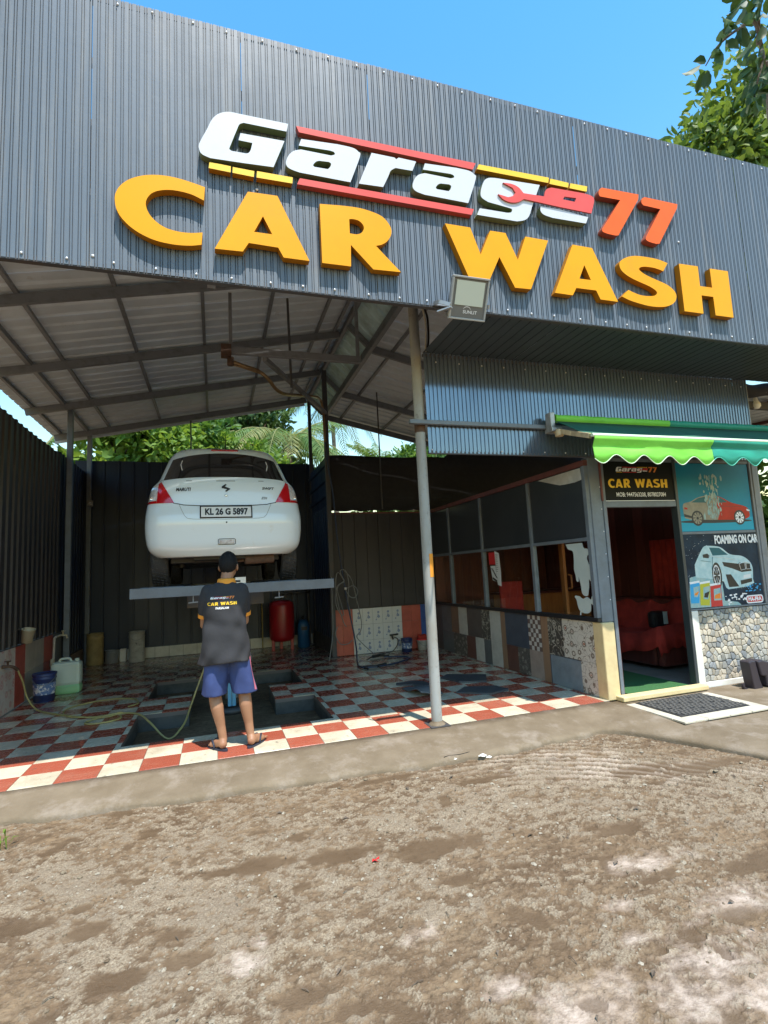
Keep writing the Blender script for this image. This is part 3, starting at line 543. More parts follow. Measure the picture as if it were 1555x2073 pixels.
PRINT = {
'p1':[(5.2295,2.5798),(6.3912,2.5747),(6.3913,1.7518),(5.2318,1.7725)],
'car':[(5.2965,1.9694),(5.2918,2.0621),(5.2952,2.0718),(5.2983,2.0835),(5.3043,2.0952),(5.3162,2.1048),(5.3367,2.111),(5.3635,2.1152),(5.3926,2.1194),(5.4201,2.1256),(5.4449,2.1351),(5.4689,2.1466),(5.4933,2.1583),(5.5192,2.1683),(5.547,2.1764),(5.5763,2.1835),(5.6061,2.1894),(5.6354,2.194),(5.6647,2.1971),(5.694,2.1987),(5.7227,2.1994),(5.7499,2.1995),(5.7747,2.1994),(5.7976,2.1989),(5.8203,2.1971),(5.8446,2.1933),(5.8711,2.187),(5.8989,2.1787),(5.9271,2.1691),(5.955,2.1589),(5.981,2.1475),(6.0059,2.1349),(6.0327,2.1222),(6.0643,2.1108),(6.1048,2.1009),(6.1516,2.0919),(6.1978,2.0834),(6.2362,2.0751),(6.265,2.0678),(6.2878,2.0613),(6.306,2.054),(6.321,2.0444),(6.3325,2.0312),(6.3398,2.0156),(6.3442,1.9993),(6.3469,1.9841),(6.349,1.9701),(6.3498,1.9565),(6.3468,1.9436),(6.3379,1.9319),(6.3196,1.9214),(6.2941,1.9118),(6.2675,1.9034),(6.2458,1.8961),(5.8556,1.9),(5.388,1.9081),(5.3089,1.9294)],
'carred':[(5.8598,2.1918),(5.8799,2.1851),(5.9035,2.1773),(5.9291,2.1685),(5.955,2.1589),(5.9799,2.1476),(6.0049,2.135),(6.0323,2.1223),(6.0643,2.1108),(6.1048,2.1009),(6.1516,2.0919),(6.1978,2.0834),(6.2362,2.0751),(6.265,2.0678),(6.2878,2.0613),(6.306,2.054),(6.321,2.0444),(6.3325,2.0312),(6.3398,2.0156),(6.3442,1.9993),(6.3469,1.9841),(6.349,1.9701),(6.3498,1.9565),(6.3468,1.9436),(6.3379,1.9319),(6.3196,1.9214),(6.2941,1.9118),(6.2675,1.9034),(6.2458,1.8961),(5.8174,1.9006),(5.8724,2.005),(5.8265,2.0788)],
'win1':[(5.4279,2.1154),(5.5471,2.1682),(5.6626,2.1866),(5.6606,2.1123)],
'win2':[(5.8588,2.1859),(5.926,2.159),(6.0064,2.1156),(5.8599,2.1079)],
'splash':[(5.6942,2.4538),(5.8101,2.4623),(5.8203,2.3438),(5.862,2.1814),(5.8338,2.064),(5.8727,1.9464),(5.8156,1.889),(5.9078,1.8655),(5.7712,1.8492),(5.6234,1.8709),(5.6781,1.9204),(5.6445,2.0078),(5.6907,2.1237),(5.6193,2.2116),(5.6867,2.3433)],
'w1':[(5.4969,1.9335),(5.5823,1.9321)],
'w2':[(6.1685,1.9316),(6.2437,1.9304)],
'p2':[(5.2373,1.7231),(6.4037,1.7069),(6.3856,0.8621),(5.2233,0.8792)],
'car2':[(5.3726,1.3748),(5.3926,1.4019),(5.4164,1.4345),(5.4412,1.4679),(5.4643,1.4975),(5.4843,1.5232),(5.5029,1.5471),(5.5216,1.5675),(5.5419,1.5825),(5.5627,1.5907),(5.5836,1.5934),(5.6074,1.5927),(5.6364,1.5908),(5.6734,1.5889),(5.7166,1.5855),(5.7612,1.5792),(5.8027,1.5682),(5.8382,1.5493),(5.8708,1.5243),(5.904,1.4992),(5.9415,1.4797),(5.9871,1.469),(6.038,1.4636),(6.0881,1.459),(6.1311,1.4508),(6.1653,1.438),(6.1939,1.4228),(6.2181,1.406),(6.2387,1.3882),(6.2558,1.3705),(6.269,1.3523),(6.2784,1.3314),(6.284,1.306),(6.2843,1.2724),(6.2797,1.2329),(6.2735,1.1937),(6.2689,1.1613),(6.2811,1.1171),(6.1662,1.0801),(5.8542,1.062),(5.8199,1.0852),(5.7937,1.1574),(5.649,1.1932),(5.3689,1.2285)],
'ws2':[(5.6237,1.5698),(5.7824,1.5602),(5.9117,1.4736),(5.6648,1.4729)],
'whl2':[(5.7043,1.2469),(5.7735,1.2435)],
'grl':[(5.8029,1.3918),(6.0572,1.3595),(6.0789,1.373),(6.2521,1.3512),(6.2608,1.2634),(6.0983,1.2565),(5.9516,1.3065),(5.8233,1.3409)],
'intk':[(5.8356,1.2405),(5.9209,1.2363),(6.0311,1.0876),(5.8677,1.0867)],
'intk2':[(6.0622,1.1575),(6.2517,1.1766),(6.2502,1.1333),(6.0635,1.1073)],
'plt2':[(6.1214,1.2193),(6.2408,1.228),(6.2334,1.1848),(6.1141,1.1764)],
'mir2':[(5.5091,1.4887),(5.585,1.5001),(5.6214,1.4703),(5.5948,1.443),(5.5129,1.4533)],
'bb':[(5.269,1.1644),(5.4159,1.1774),(5.3785,0.9305),(5.2526,0.9318)],
'by':[(5.4181,1.1564),(5.5745,1.169),(5.5316,0.8928),(5.3923,0.9021)],
'br':[(5.5736,1.127),(5.7342,1.1394),(5.7328,0.8725),(5.5527,0.8748)],
'foam':[(5.2746,1.2264),(5.3991,1.2479),(5.7656,1.1589),(5.7764,0.9327),(5.9814,0.9055),(6.0327,0.8667),(5.2233,0.8792)],
'logo':[(6.1183,0.9709),(6.3935,0.9629),(6.3881,0.8764),(6.113,0.8827)],
'txt':[(5.7574,1.702),(6.3911,1.6923),(6.3849,1.5991),(5.7495,1.6159)]}

# ================================================================ THE GROUND
def apron_front(x):
    return np.interp(x, [-9, -3, -1.42, -.14, 1.35, 2.19, 3.0, 3.45, 3.70, 4.0, 4.25], [4.62, 4.54, 4.45, 4.31, 4.20, 4.14, 4.22, 4.30, 3.95, 3.30, 2.4])
WET = [(.25, 3.22, .17, .07), (.69, 3.14, .20, .07), (-.01, 3.22, .12, .05), (1.15, 3.0, .26, .10), (1.19, 2.65, .12, .05), (3.49, 3.27, .40, .10), (3.05, 3.42, .30, .08), (1.25, 4.08, .22, .05), (-.11, 2.57, .09, .05), (-.22, 2.78, .10, .05), (-.41, 2.56, .10, .06),
       (2.19, 1.94, .10, .05), (-.58, 2.96, .09, .05), (2.24, 2.74, .16, .06), (-.95, 3.1, .16, .07), (.3, 2.2, .12, .05), (2.7, 2.2, .2, .07), (1.9, 3.75, .25, .05), (-2.2, 3.4, .3, .12), (5.4, 3.2, .5, .14)]
PALE_SPOTS = [(1.27, 1.78, .24, .13), (1.62, 1.66, .22, .12), (1.84, 1.80, .26, .13), (2.2, 2.41, .24, .08), (.09, 2.47, .07, .07), (.16, 2.56, .05, .05), (1.66, 1.99, .08, .05), (1.02, 1.95, .10, .06), (.85, 2.34, .09, .06), (2.3, 2.02, .20, .09), (1.95, 1.58, .25, .1), (1.76, 2.20, .08, .05), (1.3, 1.5, .3, .15), (.55, 1.72, .15, .1), (2.0, 2.45, .12, .06), (3.6, 1.9, .5, .3), (3.0, 1.2, .5, .3)]  # blobs where the ground turns paler and smoother
GRAV = [(-.85, 3.55, .5, .3), (-.36, 3.25, .4, .16), (.59, 2.85, .5, .22), (1.56, 3.33, .5, .2), (2.83, 3.17, .6, .25), (3.3, 2.82, .5, .3), (1.02, 3.42, .3, .14), (-.1, 2.9, .7, .4), (.1, 2.45, .7, .3), (2.5, 2.9, .7, .3), (4.4, 2.8, .8, .4), (-2.0, 3.4, .6, .5)]
def blobs(x, y, L, wob, sharp):
    m = np.zeros_like(x)
    for bx, by, ra, rb in L:
        d = np.hypot((x - bx) / ra, (y - by) / rb) + wob
        m = np.maximum(m, np.clip((1.15 - d) * sharp, 0, 1))
    return m
def ground_masks(x, y):
    wob = 1.5 * (fbm(x, y, 7., 5, 51) - .5) + .9 * (fbm(x, y, 28., 3, 57) - .5)
    wet = np.maximum(blobs(x, y, WET, wob, 2.2), np.clip((fbm(x * .9, y * 1.5, 5.2, 4, 40) - .72) / .03, 0, 1))
    pale_spot = blobs(x, y, PALE_SPOTS, 1.3 * wob, .85) ** 1.2
    grav = np.clip(.30 + .95 * (fbm(x, y, 1.9, 4, 120) - .45) + .42 * blobs(x, y, GRAV, 1.4 * wob, 1.0), 0, 1) * (1 - wet)
    return wet, pale_spot, grav
def lumps(x, y):
    a = fbm(x + .03 * vnoise(x * 9, y * 9, 2), y * 1.25, 17., 5, 63, .78); b = np.abs(fbm(x, y * 1.3, 9., 4, 73, .6) - .5) * 2
    return a, b
def ground_z(x, y, full=False):
    big = fbm(x, y, .85, 4, 3); mid = fbm(x, y, 3.1, 5, 9)
    wet, pale_spot, grav = ground_masks(x, y); a, b = lumps(x, y)
    pale = np.clip((a + .30 * grav - .26 * b - .575) / .09, 0, 1) * (1 - wet)
    z = -.108 + .035 * (big - .5) + .024 * (mid - .5) * (1 - .7 * pale_spot)
    z = z + (.0035 * pale + .012 * (a - .5) + .008 * (fbm(x, y, 62., 1, 88) - .5)) * (1 - .97 * wet) * (1 - .88 * pale_spot)
    rr = np.hypot(x - 1.55, y - 1.7); band = np.exp(-((rr - 2.32) / .46) ** 2) * np.clip((x - 1.3) / .5, 0, 1) * np.clip((y - 2.75) / .4, 0, 1)
    rut = np.clip(1.6 * np.sin(rr * 66 + 9 * mid), -1, 1) * np.clip(2.2 * vnoise(x * 5, y * 9, 5) - .35, 0, 1); z = z + band * .013 * rut      # tyre ruts curving in to the door
    b2 = np.clip(1.25 * vnoise(x * 1.3 + 4, y * 1.1, 8) - .35, 0, 1) * np.clip((3.9 - y) / .5, 0, 1); r2 = np.clip(1.5 * np.sin((y * .96 - x * .28) * 58 + 9 * mid), -1, 1) * np.clip(2 * vnoise(x * 4, y * 9, 15) - .4, 0, 1); z = z + b2 * .0055 * r2 * (1 - wet)
    z = np.where(wet > .2, z * (1 - .8 * wet) + .8 * wet * (-.112 + .012 * (big - .5)), z)
    pale = np.clip(pale + band * np.clip(rut, 0, 1) * 1.1 + .6 * b2 * np.clip(r2, 0, 1) * (1 - wet), 0, 1)
    pale_spot = np.clip(pale_spot + band * np.clip(rut, 0, 1) * np.clip(1.5 * vnoise(x * 3, y * 5, 31) - .35, 0, 1) * .95, 0, 1)
    z = z - .014 * np.exp(-np.clip(apron_front(x) - y, 0, 9) / .10)
    return (z, pale, wet, pale_spot) if full else z
gxs = np.concatenate([np.arange(-9, -1.9, .12), np.arange(-1.9, 4.6, .0085), np.arange(4.6, 13, .12)])
gys = np.concatenate([np.arange(-6, 1.2, .12), np.arange(1.2, 4.66, .0085)])
nx, ny = len(gxs), len(gys)
gx, gy = np.meshgrid(gxs, gys)
gz, pale_, wet_, pale_spot_ = ground_z(gx, gy, True)
me = bpy.data.meshes.new('dirt_yard')
idx = np.arange(nx * ny).reshape(ny, nx)
quads = np.stack([idx[:-1, :-1], idx[:-1, 1:], idx[1:, 1:], idx[1:, :-1]], -1).reshape(-1, 4)
me.vertices.add(nx * ny); me.vertices.foreach_set('co', np.stack([gx, gy, gz], -1).ravel().astype(np.float32))
me.loops.add(quads.size); me.loops.foreach_set('vertex_index', quads.ravel().astype(np.int32))
me.polygons.add(len(quads)); me.polygons.foreach_set('loop_start', (np.arange(len(quads)) * 4).astype(np.int32)); me.polygons.foreach_set('loop_total', np.full(len(quads), 4, np.int32))
me.polygons.foreach_set('use_smooth', np.zeros(len(quads), bool)); me.update(calc_edges=True)
ca = me.color_attributes.new('soil_kind', 'FLOAT_COLOR', 'POINT')                       # which soil lies where: wet mud, pale patches, pale crumbs
ca.data.foreach_set('color', np.stack([wet_, pale_spot_, pale_, np.ones_like(wet_)], -1).ravel().astype(np.float32))
def soil(name, attr):
    m, nt, b = new_mat(name)
    n1 = _noise(nt, 2.6, 8, .68); n2 = _noise(nt, 19, 8, .72, (1, 1.5, 1)); n3 = _noise(nt, 120, 4, .65); n4 = _noise(nt, 7, 6, .7, (.5, 1.6, 1))
    c = _mixrgb(nt, _range(nt, n1, .36, .66), (.126, .078, .042), (.228, .152, .086))
    c = _mixrgb(nt, _range(nt, n4, .50, .68, 0, .8), c, (.285, .20, .118))
    c = _mixrgb(nt, _range(nt, n2, .46, .64, 0, .8), c, (.078, .048, .024))
    c = _mixrgb(nt, _range(nt, n3, .55, .70, 0, .5), c, (.25, .20, .15))
    if attr:
        a = nt.nodes.new('ShaderNodeAttribute'); a.attribute_name = 'soil_kind'
        s = nt.nodes.new('ShaderNodeSeparateXYZ'); nt.links.new(a.outputs['Vector'], s.inputs[0])
        gcol = _mixrgb(nt, _range(nt, n3, .38, .62), (.180, .126, .078), (.365, .295, .205))
        gcol = _mixrgb(nt, _range(nt, n1, .40, .62, 0, .6), gcol, (.20, .152, .105))
        c = _mixrgb(nt, _math(nt, 'MULTIPLY', s.outputs[2], .95), c, gcol)
        c = _mixrgb(nt, _math(nt, 'MULTIPLY', s.outputs[1], _range(nt, n2, .25, .60, 1, .30)), c, (.62, .50, .41))
        c = _mixrgb(nt, _math(nt, 'MULTIPLY', s.outputs[0], _range(nt, n2, .35, .70, .85, .30)), c, (.120, .076, .042))
        nt.links.new(_math(nt, 'SUBTRACT', _range(nt, n1, .35, .65, .62, .95), _math(nt, 'MULTIPLY', s.outputs[0], .22)), b.inputs['Roughness'])
    else: b.inputs['Roughness'].default_value = .9
    b.inputs['Specular IOR Level'].default_value = .3
    nt.links.new(c, b.inputs['Base Color'])
    _bump(nt, b, n3, .6, .012)
    return m
soil('soil_near', True); soil('soil_far', False)
me.materials.append(MATS['soil_near'])
yard = bpy.data.objects.new('dirt_yard', me); col.objects.link(yard); tag(yard, kind='structure')
g = MB(); g.add([(-500, -500, -.19), (500, -500, -.19), (500, 500, -.19), (-500, 500, -.19)], [(0, 1, 2, 3)])
g.build('ground', 'soil_far', kind='structure')

# loose stones on the yard, nobody could count them
s = MB()
base = [Vector(v) for v in ((1, 0, 0), (-1, 0, 0), (0, 1, 0), (0, -1, 0), (0, 0, 1), (.7, .7, .35), (-.7, .7, .35), (.7, -.7, .35), (-.7, -.7, .35))]
hull = [(0, 5, 4), (5, 2, 4), (2, 6, 4), (6, 1, 4), (1, 8, 4), (8, 3, 4), (3, 7, 4), (7, 0, 4)]
cx_, cy_ = rng.uniform(-2.6, 5.2, 90000), rng.uniform(1.2, 4.55, 90000)
w_ = ground_masks(cx_, cy_)
keep = (rng.random(90000) < np.clip(w_[2] ** 2 * .62 + .05 - .6 * w_[0] - .08 * w_[1], 0, 1)) & (cy_ < apron_front(cx_) - .01)
cx_, cy_ = cx_[keep][:30000], cy_[keep][:30000]; cz_ = ground_z(cx_, cy_)
for x, y, z in zip(cx_, cy_, cz_):
    r = min(.017, .0024 + rng.exponential(.0024)); a = rng.uniform(0, 6.28); ca_, sa_ = math.cos(a), math.sin(a); sx, sy, sz = rng.uniform(.7, 1.4), rng.uniform(.6, 1.1), rng.uniform(.45, .9)
    s.add([(x + r * (v.x * sx * ca_ - v.y * sy * sa_), y + r * (v.x * sx * sa_ + v.y * sy * ca_), z - .001 + r * v.z * sz) for v in base], hull)
s.build('gravel', 'gravel', kind='stuff', label='loose pale gravel strewn over the muddy yard')
# twigs and dead leaves lying about
s = MB()
for _ in range(110):
    x, y = rng.uniform(-1.6, 4.2), rng.uniform(1.6, 4.1); z = float(ground_z(np.array([x]), np.array([y]))[0]) + .004
    a = rng.uniform(0, 6.28); L = rng.uniform(.008, .028); dx, dy = math.cos(a) * L, math.sin(a) * L
    if rng.random() < .5: s.tube([(x - dx, y - dy, z), (x, y, z + .006), (x + dx, y + dy, z)], .0018, 4)
    else: s.add([(x - dx, y - dy, z), (x + dy * .4, y - dx * .4, z + .012), (x + dx, y + dy, z + .003), (x - dy * .4, y + dx * .4, z + .008)], [(0, 1, 2, 3)])
s.build('leaf_litter', 'bark', kind='stuff', label='dark twigs and dead leaves scattered on the mud')
s = MB(); s.grid([[(.80 + .013 * i + .004 * j, 2.985 + .010 * j, float(ground_z(np.array([.8]), np.array([2.99]))[0]) + .008 + .006 * math.sin(i * 1.7 + j)) for j in range(4)] for i in range(4)])
s.build('wrapper', 'ink_red', label='small crumpled red scrap lying in the mud', cat='litter')
s = MB()
for k in range(26):
    x, y = -1.32 + rng.normal(0, .035), 4.08 + rng.normal(0, .05); a = rng.uniform(0, 6.28); h = rng.uniform(.03, .075); l = rng.uniform(.02, .05); w = .008
    z = -.115; d = Vector((math.cos(a), math.sin(a), 0)); p = Vector((-d.y, d.x, 0)) * w
    b0 = Vector((x, y, z)); b1 = b0 + d * l * .5 + Vector((0, 0, h)); b2 = b0 + d * l * 1.3 + Vector((0, 0, h * .8))
    s.add([b0, b1 - p, b2, b1 + p], [(0, 1, 2, 3)])
s.build('weed', 'leaf_light', label='small green weed growing in the dirt at the kerb', kind='stuff')

# concrete apron between yard and tiles
s = MB(); xs = np.linspace(-9, 4.25, 160); P = []
for x in xs:
    f = float(apron_front(x)) + .018 * math.sin(x * 7.3) + .012 * math.sin(x * 23) + .01 * math.sin(x * 51)
    row = [(x, 4.797, -.25), (x, 4.797, -.004 - (.012 if x > 3.95 else 0))]
    for t in (.2, .45, .7, .9, 1.): row.append((x, 4.797 + (f - 4.797) * t, -.004 - .072 * t ** 1.3 - .004 * math.sin(x * 3 + t * 4) * t))
    row += [(x, f - .012, -.10), (x, f - .02, -.25)]
    P.append(row)
s.grid(P, flip=True)
xs = np.linspace(4.25, 14, 20)
s.grid([[(x, 4.797, -.02), (x, 4.2, -.03), (x, 3.2, -.065), (x, 2.3, -.085), (x, 2.2, -.25)] for x in xs], flip=True)
s.build('concrete_apron', 'concrete', kind='structure')
# the chipped edge by the pole
for k, (x, y, r) in enumerate([(2.10, 4.135, .035), (2.13, 4.085, .024), (1.86, 4.17, .02), (2.42, 4.16, .018)]):
    s = MB(); s.add([(x + r * (v.x * 1.2), y + r * v.y * .7, -.085 + r * v.z * .6) for v in base], hull)
    s.build('concrete_chip', 'white_paint', label=('largest whitish concrete chip at the broken kerb edge', 'whitish chip just below the largest one at the kerb', 'whitish chip left of the crack at the kerb edge', 'small whitish chip right of the crack at the kerb')[k], cat='chip')
s = MB(); pts = [(1.78, 4.208), (1.83, 4.222), (1.92, 4.208), (2.02, 4.225), (2.07, 4.27), (2.16, 4.25)]
for a, b in zip(pts, pts[1:]): s.bar((a[0], a[1], -.0755), (b[0], b[1], -.0745), .005, .016)
s.build('crack', 'ink_black', kind='structure')

# ================================================================ TILED FLOOR WITH THE WASH PIT
X0, X1, Y0, Y1 = -2.42, 3.97, 4.80, 11.60
PIT = [(-.85, 1.15, 5.56, 6.75), (-.31, .68, 6.75, 7.60), (-.85, 1.15, 7.60, 8.78)]
def minus(r, holes):
    out = [r]
    for hx0, hx1, hy0, hy1 in holes:
        nxt = []
        for a, b, c, d in out:
            if b <= hx0 or a >= hx1 or d <= hy0 or c >= hy1: nxt.append((a, b, c, d)); continue
            if a < hx0: nxt.append((a, hx0, c, d)); a = hx0
            if b > hx1: nxt.append((hx1, b, c, d)); b = hx1
            if c < hy0: nxt.append((a, b, c, hy0)); c = hy0
            if d > hy1: nxt.append((a, b, hy1, d)); d = hy1
        out = nxt
    return out
s = MB()
for a, b, c, d in minus((X0, X1, Y0, Y1), PIT): s.box((a, c, -.05), (b, d, -.004))
floor = s.build('floor', 'grout', kind='structure')
tiles = []
for j in range(23):
    for i in range(-4, 20):
        a, b, c, d = -1.5 + .3 * i + .0018, -1.5 + .3 * (i + 1) - .0018, 4.8 + .298 * j + .0018, 4.8 + .298 * (j + 1) - .0018
        a, b, c, d = max(a, X0), min(b, X1), max(c, Y0), min(d, Y1)
        if b - a < .02 or d - c < .02: continue
        rs = [r for r in minus((a, b, c, d), PIT) if r[1] - r[0] > .012 and r[3] - r[2] > .012]
        if rs: tiles.append((j, i, (a, b, c, d), rs))
full = {}; rest = (MB(), MB())
def slab(mb, a, b, c, d, z, mi=0):
    e = .0012
    mb.add([(a, c, -.006), (b, c, -.006), (b, d, -.006), (a, d, -.006), (a, c, z - e), (b, c, z - e), (b, d, z - e), (a, d, z - e), (a + e, c + e, z), (b - e, c + e, z), (b - e, d - e, z), (a + e, d - e, z)],
           [(0, 1, 5, 4), (1, 2, 6, 5), (2, 3, 7, 6), (3, 0, 4, 7), (4, 5, 9, 8), (5, 6, 10, 9), (6, 7, 11, 10), (7, 4, 8, 11), (8, 9, 10, 11)], mi)
n = 0
for j, i, (a, b, c, d), rs in tiles:
    m = 'tile_white' if (i + j) % 2 == 0 else 'tile_red'
    far = n >= 296; z = rng.uniform(-.0006, .0008)
    if far:
        for r in rs: slab(rest[(i + j) % 2], *r, z)
        continue
    n += 1
    whole = len(rs) == 1 and abs(b - a - .2964) < 1e-4 and abs(d - c - .2944) < 1e-4 and abs((rs[0][1] - rs[0][0]) - (b - a)) < 1e-6 and abs((rs[0][3] - rs[0][2]) - (d - c)) < 1e-6
    if whole:
        if m not in full:
            q = MB(); slab(q, 0, b - a, 0, d - c, 0); full[m] = q.mesh('floor_tile', m)
        place(full[m], 'floor_tile', (a, c, z), floor)
    else:
        q = MB()
        for r in rs: slab(q, *r, z)
        q.build('floor_tile', m, floor)
rest[0].build('far_floor_tiles', 'tile_white', floor, kind='stuff'); rest[1].build('far_floor_tiles', 'tile_red', floor, kind='stuff')
# the pit: walls and flooded bottom
s = MB(); ZB = -.9
loop = [(-.85, 5.56), (1.15, 5.56), (1.15, 6.75), (.68, 6.75), (.68, 7.60), (1.15, 7.60), (1.15, 8.78), (-.85, 8.78), (-.85, 7.60), (-.31, 7.60), (-.31, 6.75), (-.85, 6.75)]
for (ax, ay), (bx, by) in zip(loop, loop[1:] + loop[:1]):
    s.add([(ax, ay, ZB), (bx, by, ZB), (bx, by, -.0505), (ax, ay, -.0505)], [(0, 3, 2, 1)])
s.add([(x, y, ZB) for x, y in loop], [tuple(range(12))])
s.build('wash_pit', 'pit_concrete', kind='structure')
m, nt, b = new_mat('pit_water'); b.inputs['Base Color'].default_value = (.006, .0055, .005, 1); b.inputs['Roughness'].default_value = .03; b.inputs['Specular IOR Level'].default_value = .06
_bump(nt, b, _noise(nt, 7, 2), .04, .02)
s = MB(); s.add([(x, y, -.26) for x, y in loop], [tuple(range(12))]); s.build('water', 'pit_water', kind='structure')
# wet film streaks lie in the tile material; a brown muddy trickle leaves the pit front
# ================================================================ FRONT FACADE
ZT, ZF, YF = 5.87, 3.706, 3.90
fac = thing('metal_facade', (2, YF, ZF), 'tall dark grey corrugated metal facade carrying the big sign letters', 'facade')
rib = [(0, 0), (.0285, 0), (.0303, -.010), (.0347, -.010), (.0365, 0), (.0455, 0), (.0473, -.010), (.0512, -.010), (.0530, 0)]
x = -5.05; W = 1.06; cache = {}
while x < 11.5:
    key = 0
    if key not in cache:
        q = MB(); corr(q, (0, 0, 0), (1, 0, 0), (0, 0, 1), (0, -1, 0), W - .004, ZT - ZF, prof_period(W - .004, .053, rib)); cache[key] = q.mesh('corrugated_sheet', 'facade_paint')
    o = place(cache[key], 'corrugated_sheet', (x, YF - .0035 * (int(round(x / W)) % 2), ZF - rng.uniform(0, .006)), fac)
    x += W
q = MB()
for z in (ZF + .035, ZT - .045):
    x = -4.9
    while x < 11.2:
        q.lathe((x, YF - .004, z + rng.uniform(-.006, .006)), [(.009, 0), (.009, .003), (.005, .008), (0, .008)], 8, axis='y'); x += .265 + rng.uniform(-.03, .03)
for xx, z in ((-.79, 3.78), (4.62, 4.72), (2.55, 5.1), (.35, 4.5)): q.lathe((xx, YF - .004, z), [(.011, 0), (.011, .005), (0, .009)], 8, axis='y')
q.build('screws', 'screw', fac, kind='stuff')
q = MB(); q.box((-5.05, YF + .004, ZF - .012), (11.6, YF + .05, ZF + .03)); q.box((-5.05, YF + .004, ZT - .05), (11.6, YF + .05, ZT - .005)); q.build('edge_rail', 'steel_dark', fac)
q = MB()
for zz in (4.25, 4.8, 5.3): q.box((-5.05, YF + .014, zz), (11.6, YF + .06, zz + .05))
for xx in (-4.6, -2.4, 0, 2.0, 4.4, 6.55, 9, 11.3): q.box((xx - .03, YF + .062, ZF), (xx + .03, YF + .12, ZT - .06))
q.build('frame_rail', 'steel', fac)

# sign letters: each a box letter proud of the sheet
def letter(parent, key, face, trim, depth=.062, gap=.003):
    vs, fs = flat_curve(LETTERS[key], depth)
    mb = MB(); Y = YF - .004 - gap
    V = [(x, Y + y, z) for x, y, z in vs]
    front = min(v[1] for v in V); F0, F1 = [], []
    for f in fs: (F0 if all(abs(V[i][1] - front) < 1e-4 for i in f) else F1).append(f)
    mb.add(V, F0, 0); mb.v = V; o = len(mb.f)
    for f in F1: mb.f.append(f); mb.m.append(1); mb.sm.append(False)
    return mb
big = thing('sign_lettering', (1.9, YF, 3.92), 'row of big yellow box letters reading CAR WASH on facade', 'sign')
for k in ('C', 'A', 'R', 'W', 'A2', 'S', 'H'):
    letter(big, k, 0, 0).build('letter', ['yellow_letter', 'yellow_side_shade'], big)
gar = thing('sign_lettering', (1.9, YF, 4.57), 'slanted white and red lettering Garage77 with wrench and bars', 'sign')
for k in ('G', 'a', 'r', 'a2', 'g', 'e'): letter(gar, k, 0, 0).build('letter', ['white_letter', 'white_trim'], gar)
letter(gar, 'wrench', 0, 0, .014, .0655).build('wrench', ['red_letter', 'red_trim'], gar, label='flat red wrench overlapping letters g and e')
for k in ('7', '72'): letter(gar, k, 0, 0).build('digit', ['orange_letter', 'orange_trim'], gar)
for k in ('barR1', 'barR2'): letter(gar, k, 0, 0, .05).build('bar', ['red_letter', 'red_trim'], gar)
for k in ('y1', 'y2', 'y3', 'y4', 'y5', 'y6'): letter(gar, k, 0, 0, .05).build('bar', ['yellow_bar', 'yellow_side_shade'], gar, label='yellow stripe segment')

# floodlight under the sign
fl = thing('floodlight', (2.03, YF - .12, 3.55), 'square grey floodlight bracketed to the lower facade edge', 'floodlight')
def fl_pt(u, v, d):                                     # tilted frame: u right, v up, d towards the viewer
    c = Vector((2.035, 3.70, 3.69)); U = Vector((1, .0, 0)); N = Vector((0, -.90, -.43)).normalized(); Vv = Vector((0, -.43, .90)).normalized()
    return c + U * u + Vv * v + N * d
def fl_box(mb, u0, u1, v0, v1, d0, d1, mi=0, t=0):
    vs = [fl_pt(u, v, d) for d, q in ((d0, 0), (d1, t)) for u, v in ((u0 + q, v0 + q), (u1 - q, v0 + q), (u1 - q, v1 - q), (u0 + q, v1 - q))]
    mb.add(vs, [(3, 2, 1, 0), (4, 5, 6, 7), (0, 1, 5, 4), (1, 2, 6, 5), (2, 3, 7, 6), (3, 0, 4, 7)], mi)
q = MB(); fl_box(q, -.165, .165, -.165, .165, -.045, .0, t=.012); q.build('housing', 'lamp_body', fl, bevel=.006)
q = MB()
for a in ((-.168, .168, -.168, -.152), (-.168, .168, .152, .168), (-.168, -.152, -.151, .151), (.152, .168, -.151, .151)): fl_box(q, *a, -.02, .012)
q.build('rim', 'lamp_rim', fl, bevel=.004)
q = MB(); fl_box(q, -.128, .128, -.055, .135, .001, .006); q.build('lamp_glass', 'lamp_face', fl)
q = MB(); vs_, fs_ = text_geo('SUNLIT', .036, .0006, 1.1); q.add([fl_pt(x + .02, z - .105, .004) for x, y, z in vs_], fs_)
arc = [(-.01 + .035 * math.cos(a), -.095 + .030 * math.sin(a)) for a in np.linspace(.3, 2.8, 9)]
for p0, p1 in zip(arc, arc[1:]): q.add([fl_pt(p0[0], p0[1], .004), fl_pt(p1[0], p1[1], .004), fl_pt(p1[0], p1[1] + .005, .004), fl_pt(p0[0], p0[1] + .005, .004)], [(0, 1, 2, 3)])
q.build('lettering', 'ink_white', fl)
q = MB(); q.bar((1.86, 3.70, 3.62), (1.80, 3.78, 3.68), .012, .03); q.bar((1.80, 3.78, 3.68), (1.80, 3.885, 3.72), .012, .03); q.bar((1.80, 3.885, 3.72), (2.26, 3.885, 3.72), .012, .03); q.bar((2.26, 3.885, 3.72), (2.215, 3.70, 3.64), .012, .03)
q.bar((1.79, 3.80, 3.60), (1.87, 3.70, 3.60), .03, .012); q.build('bracket', 'alloy', fl)

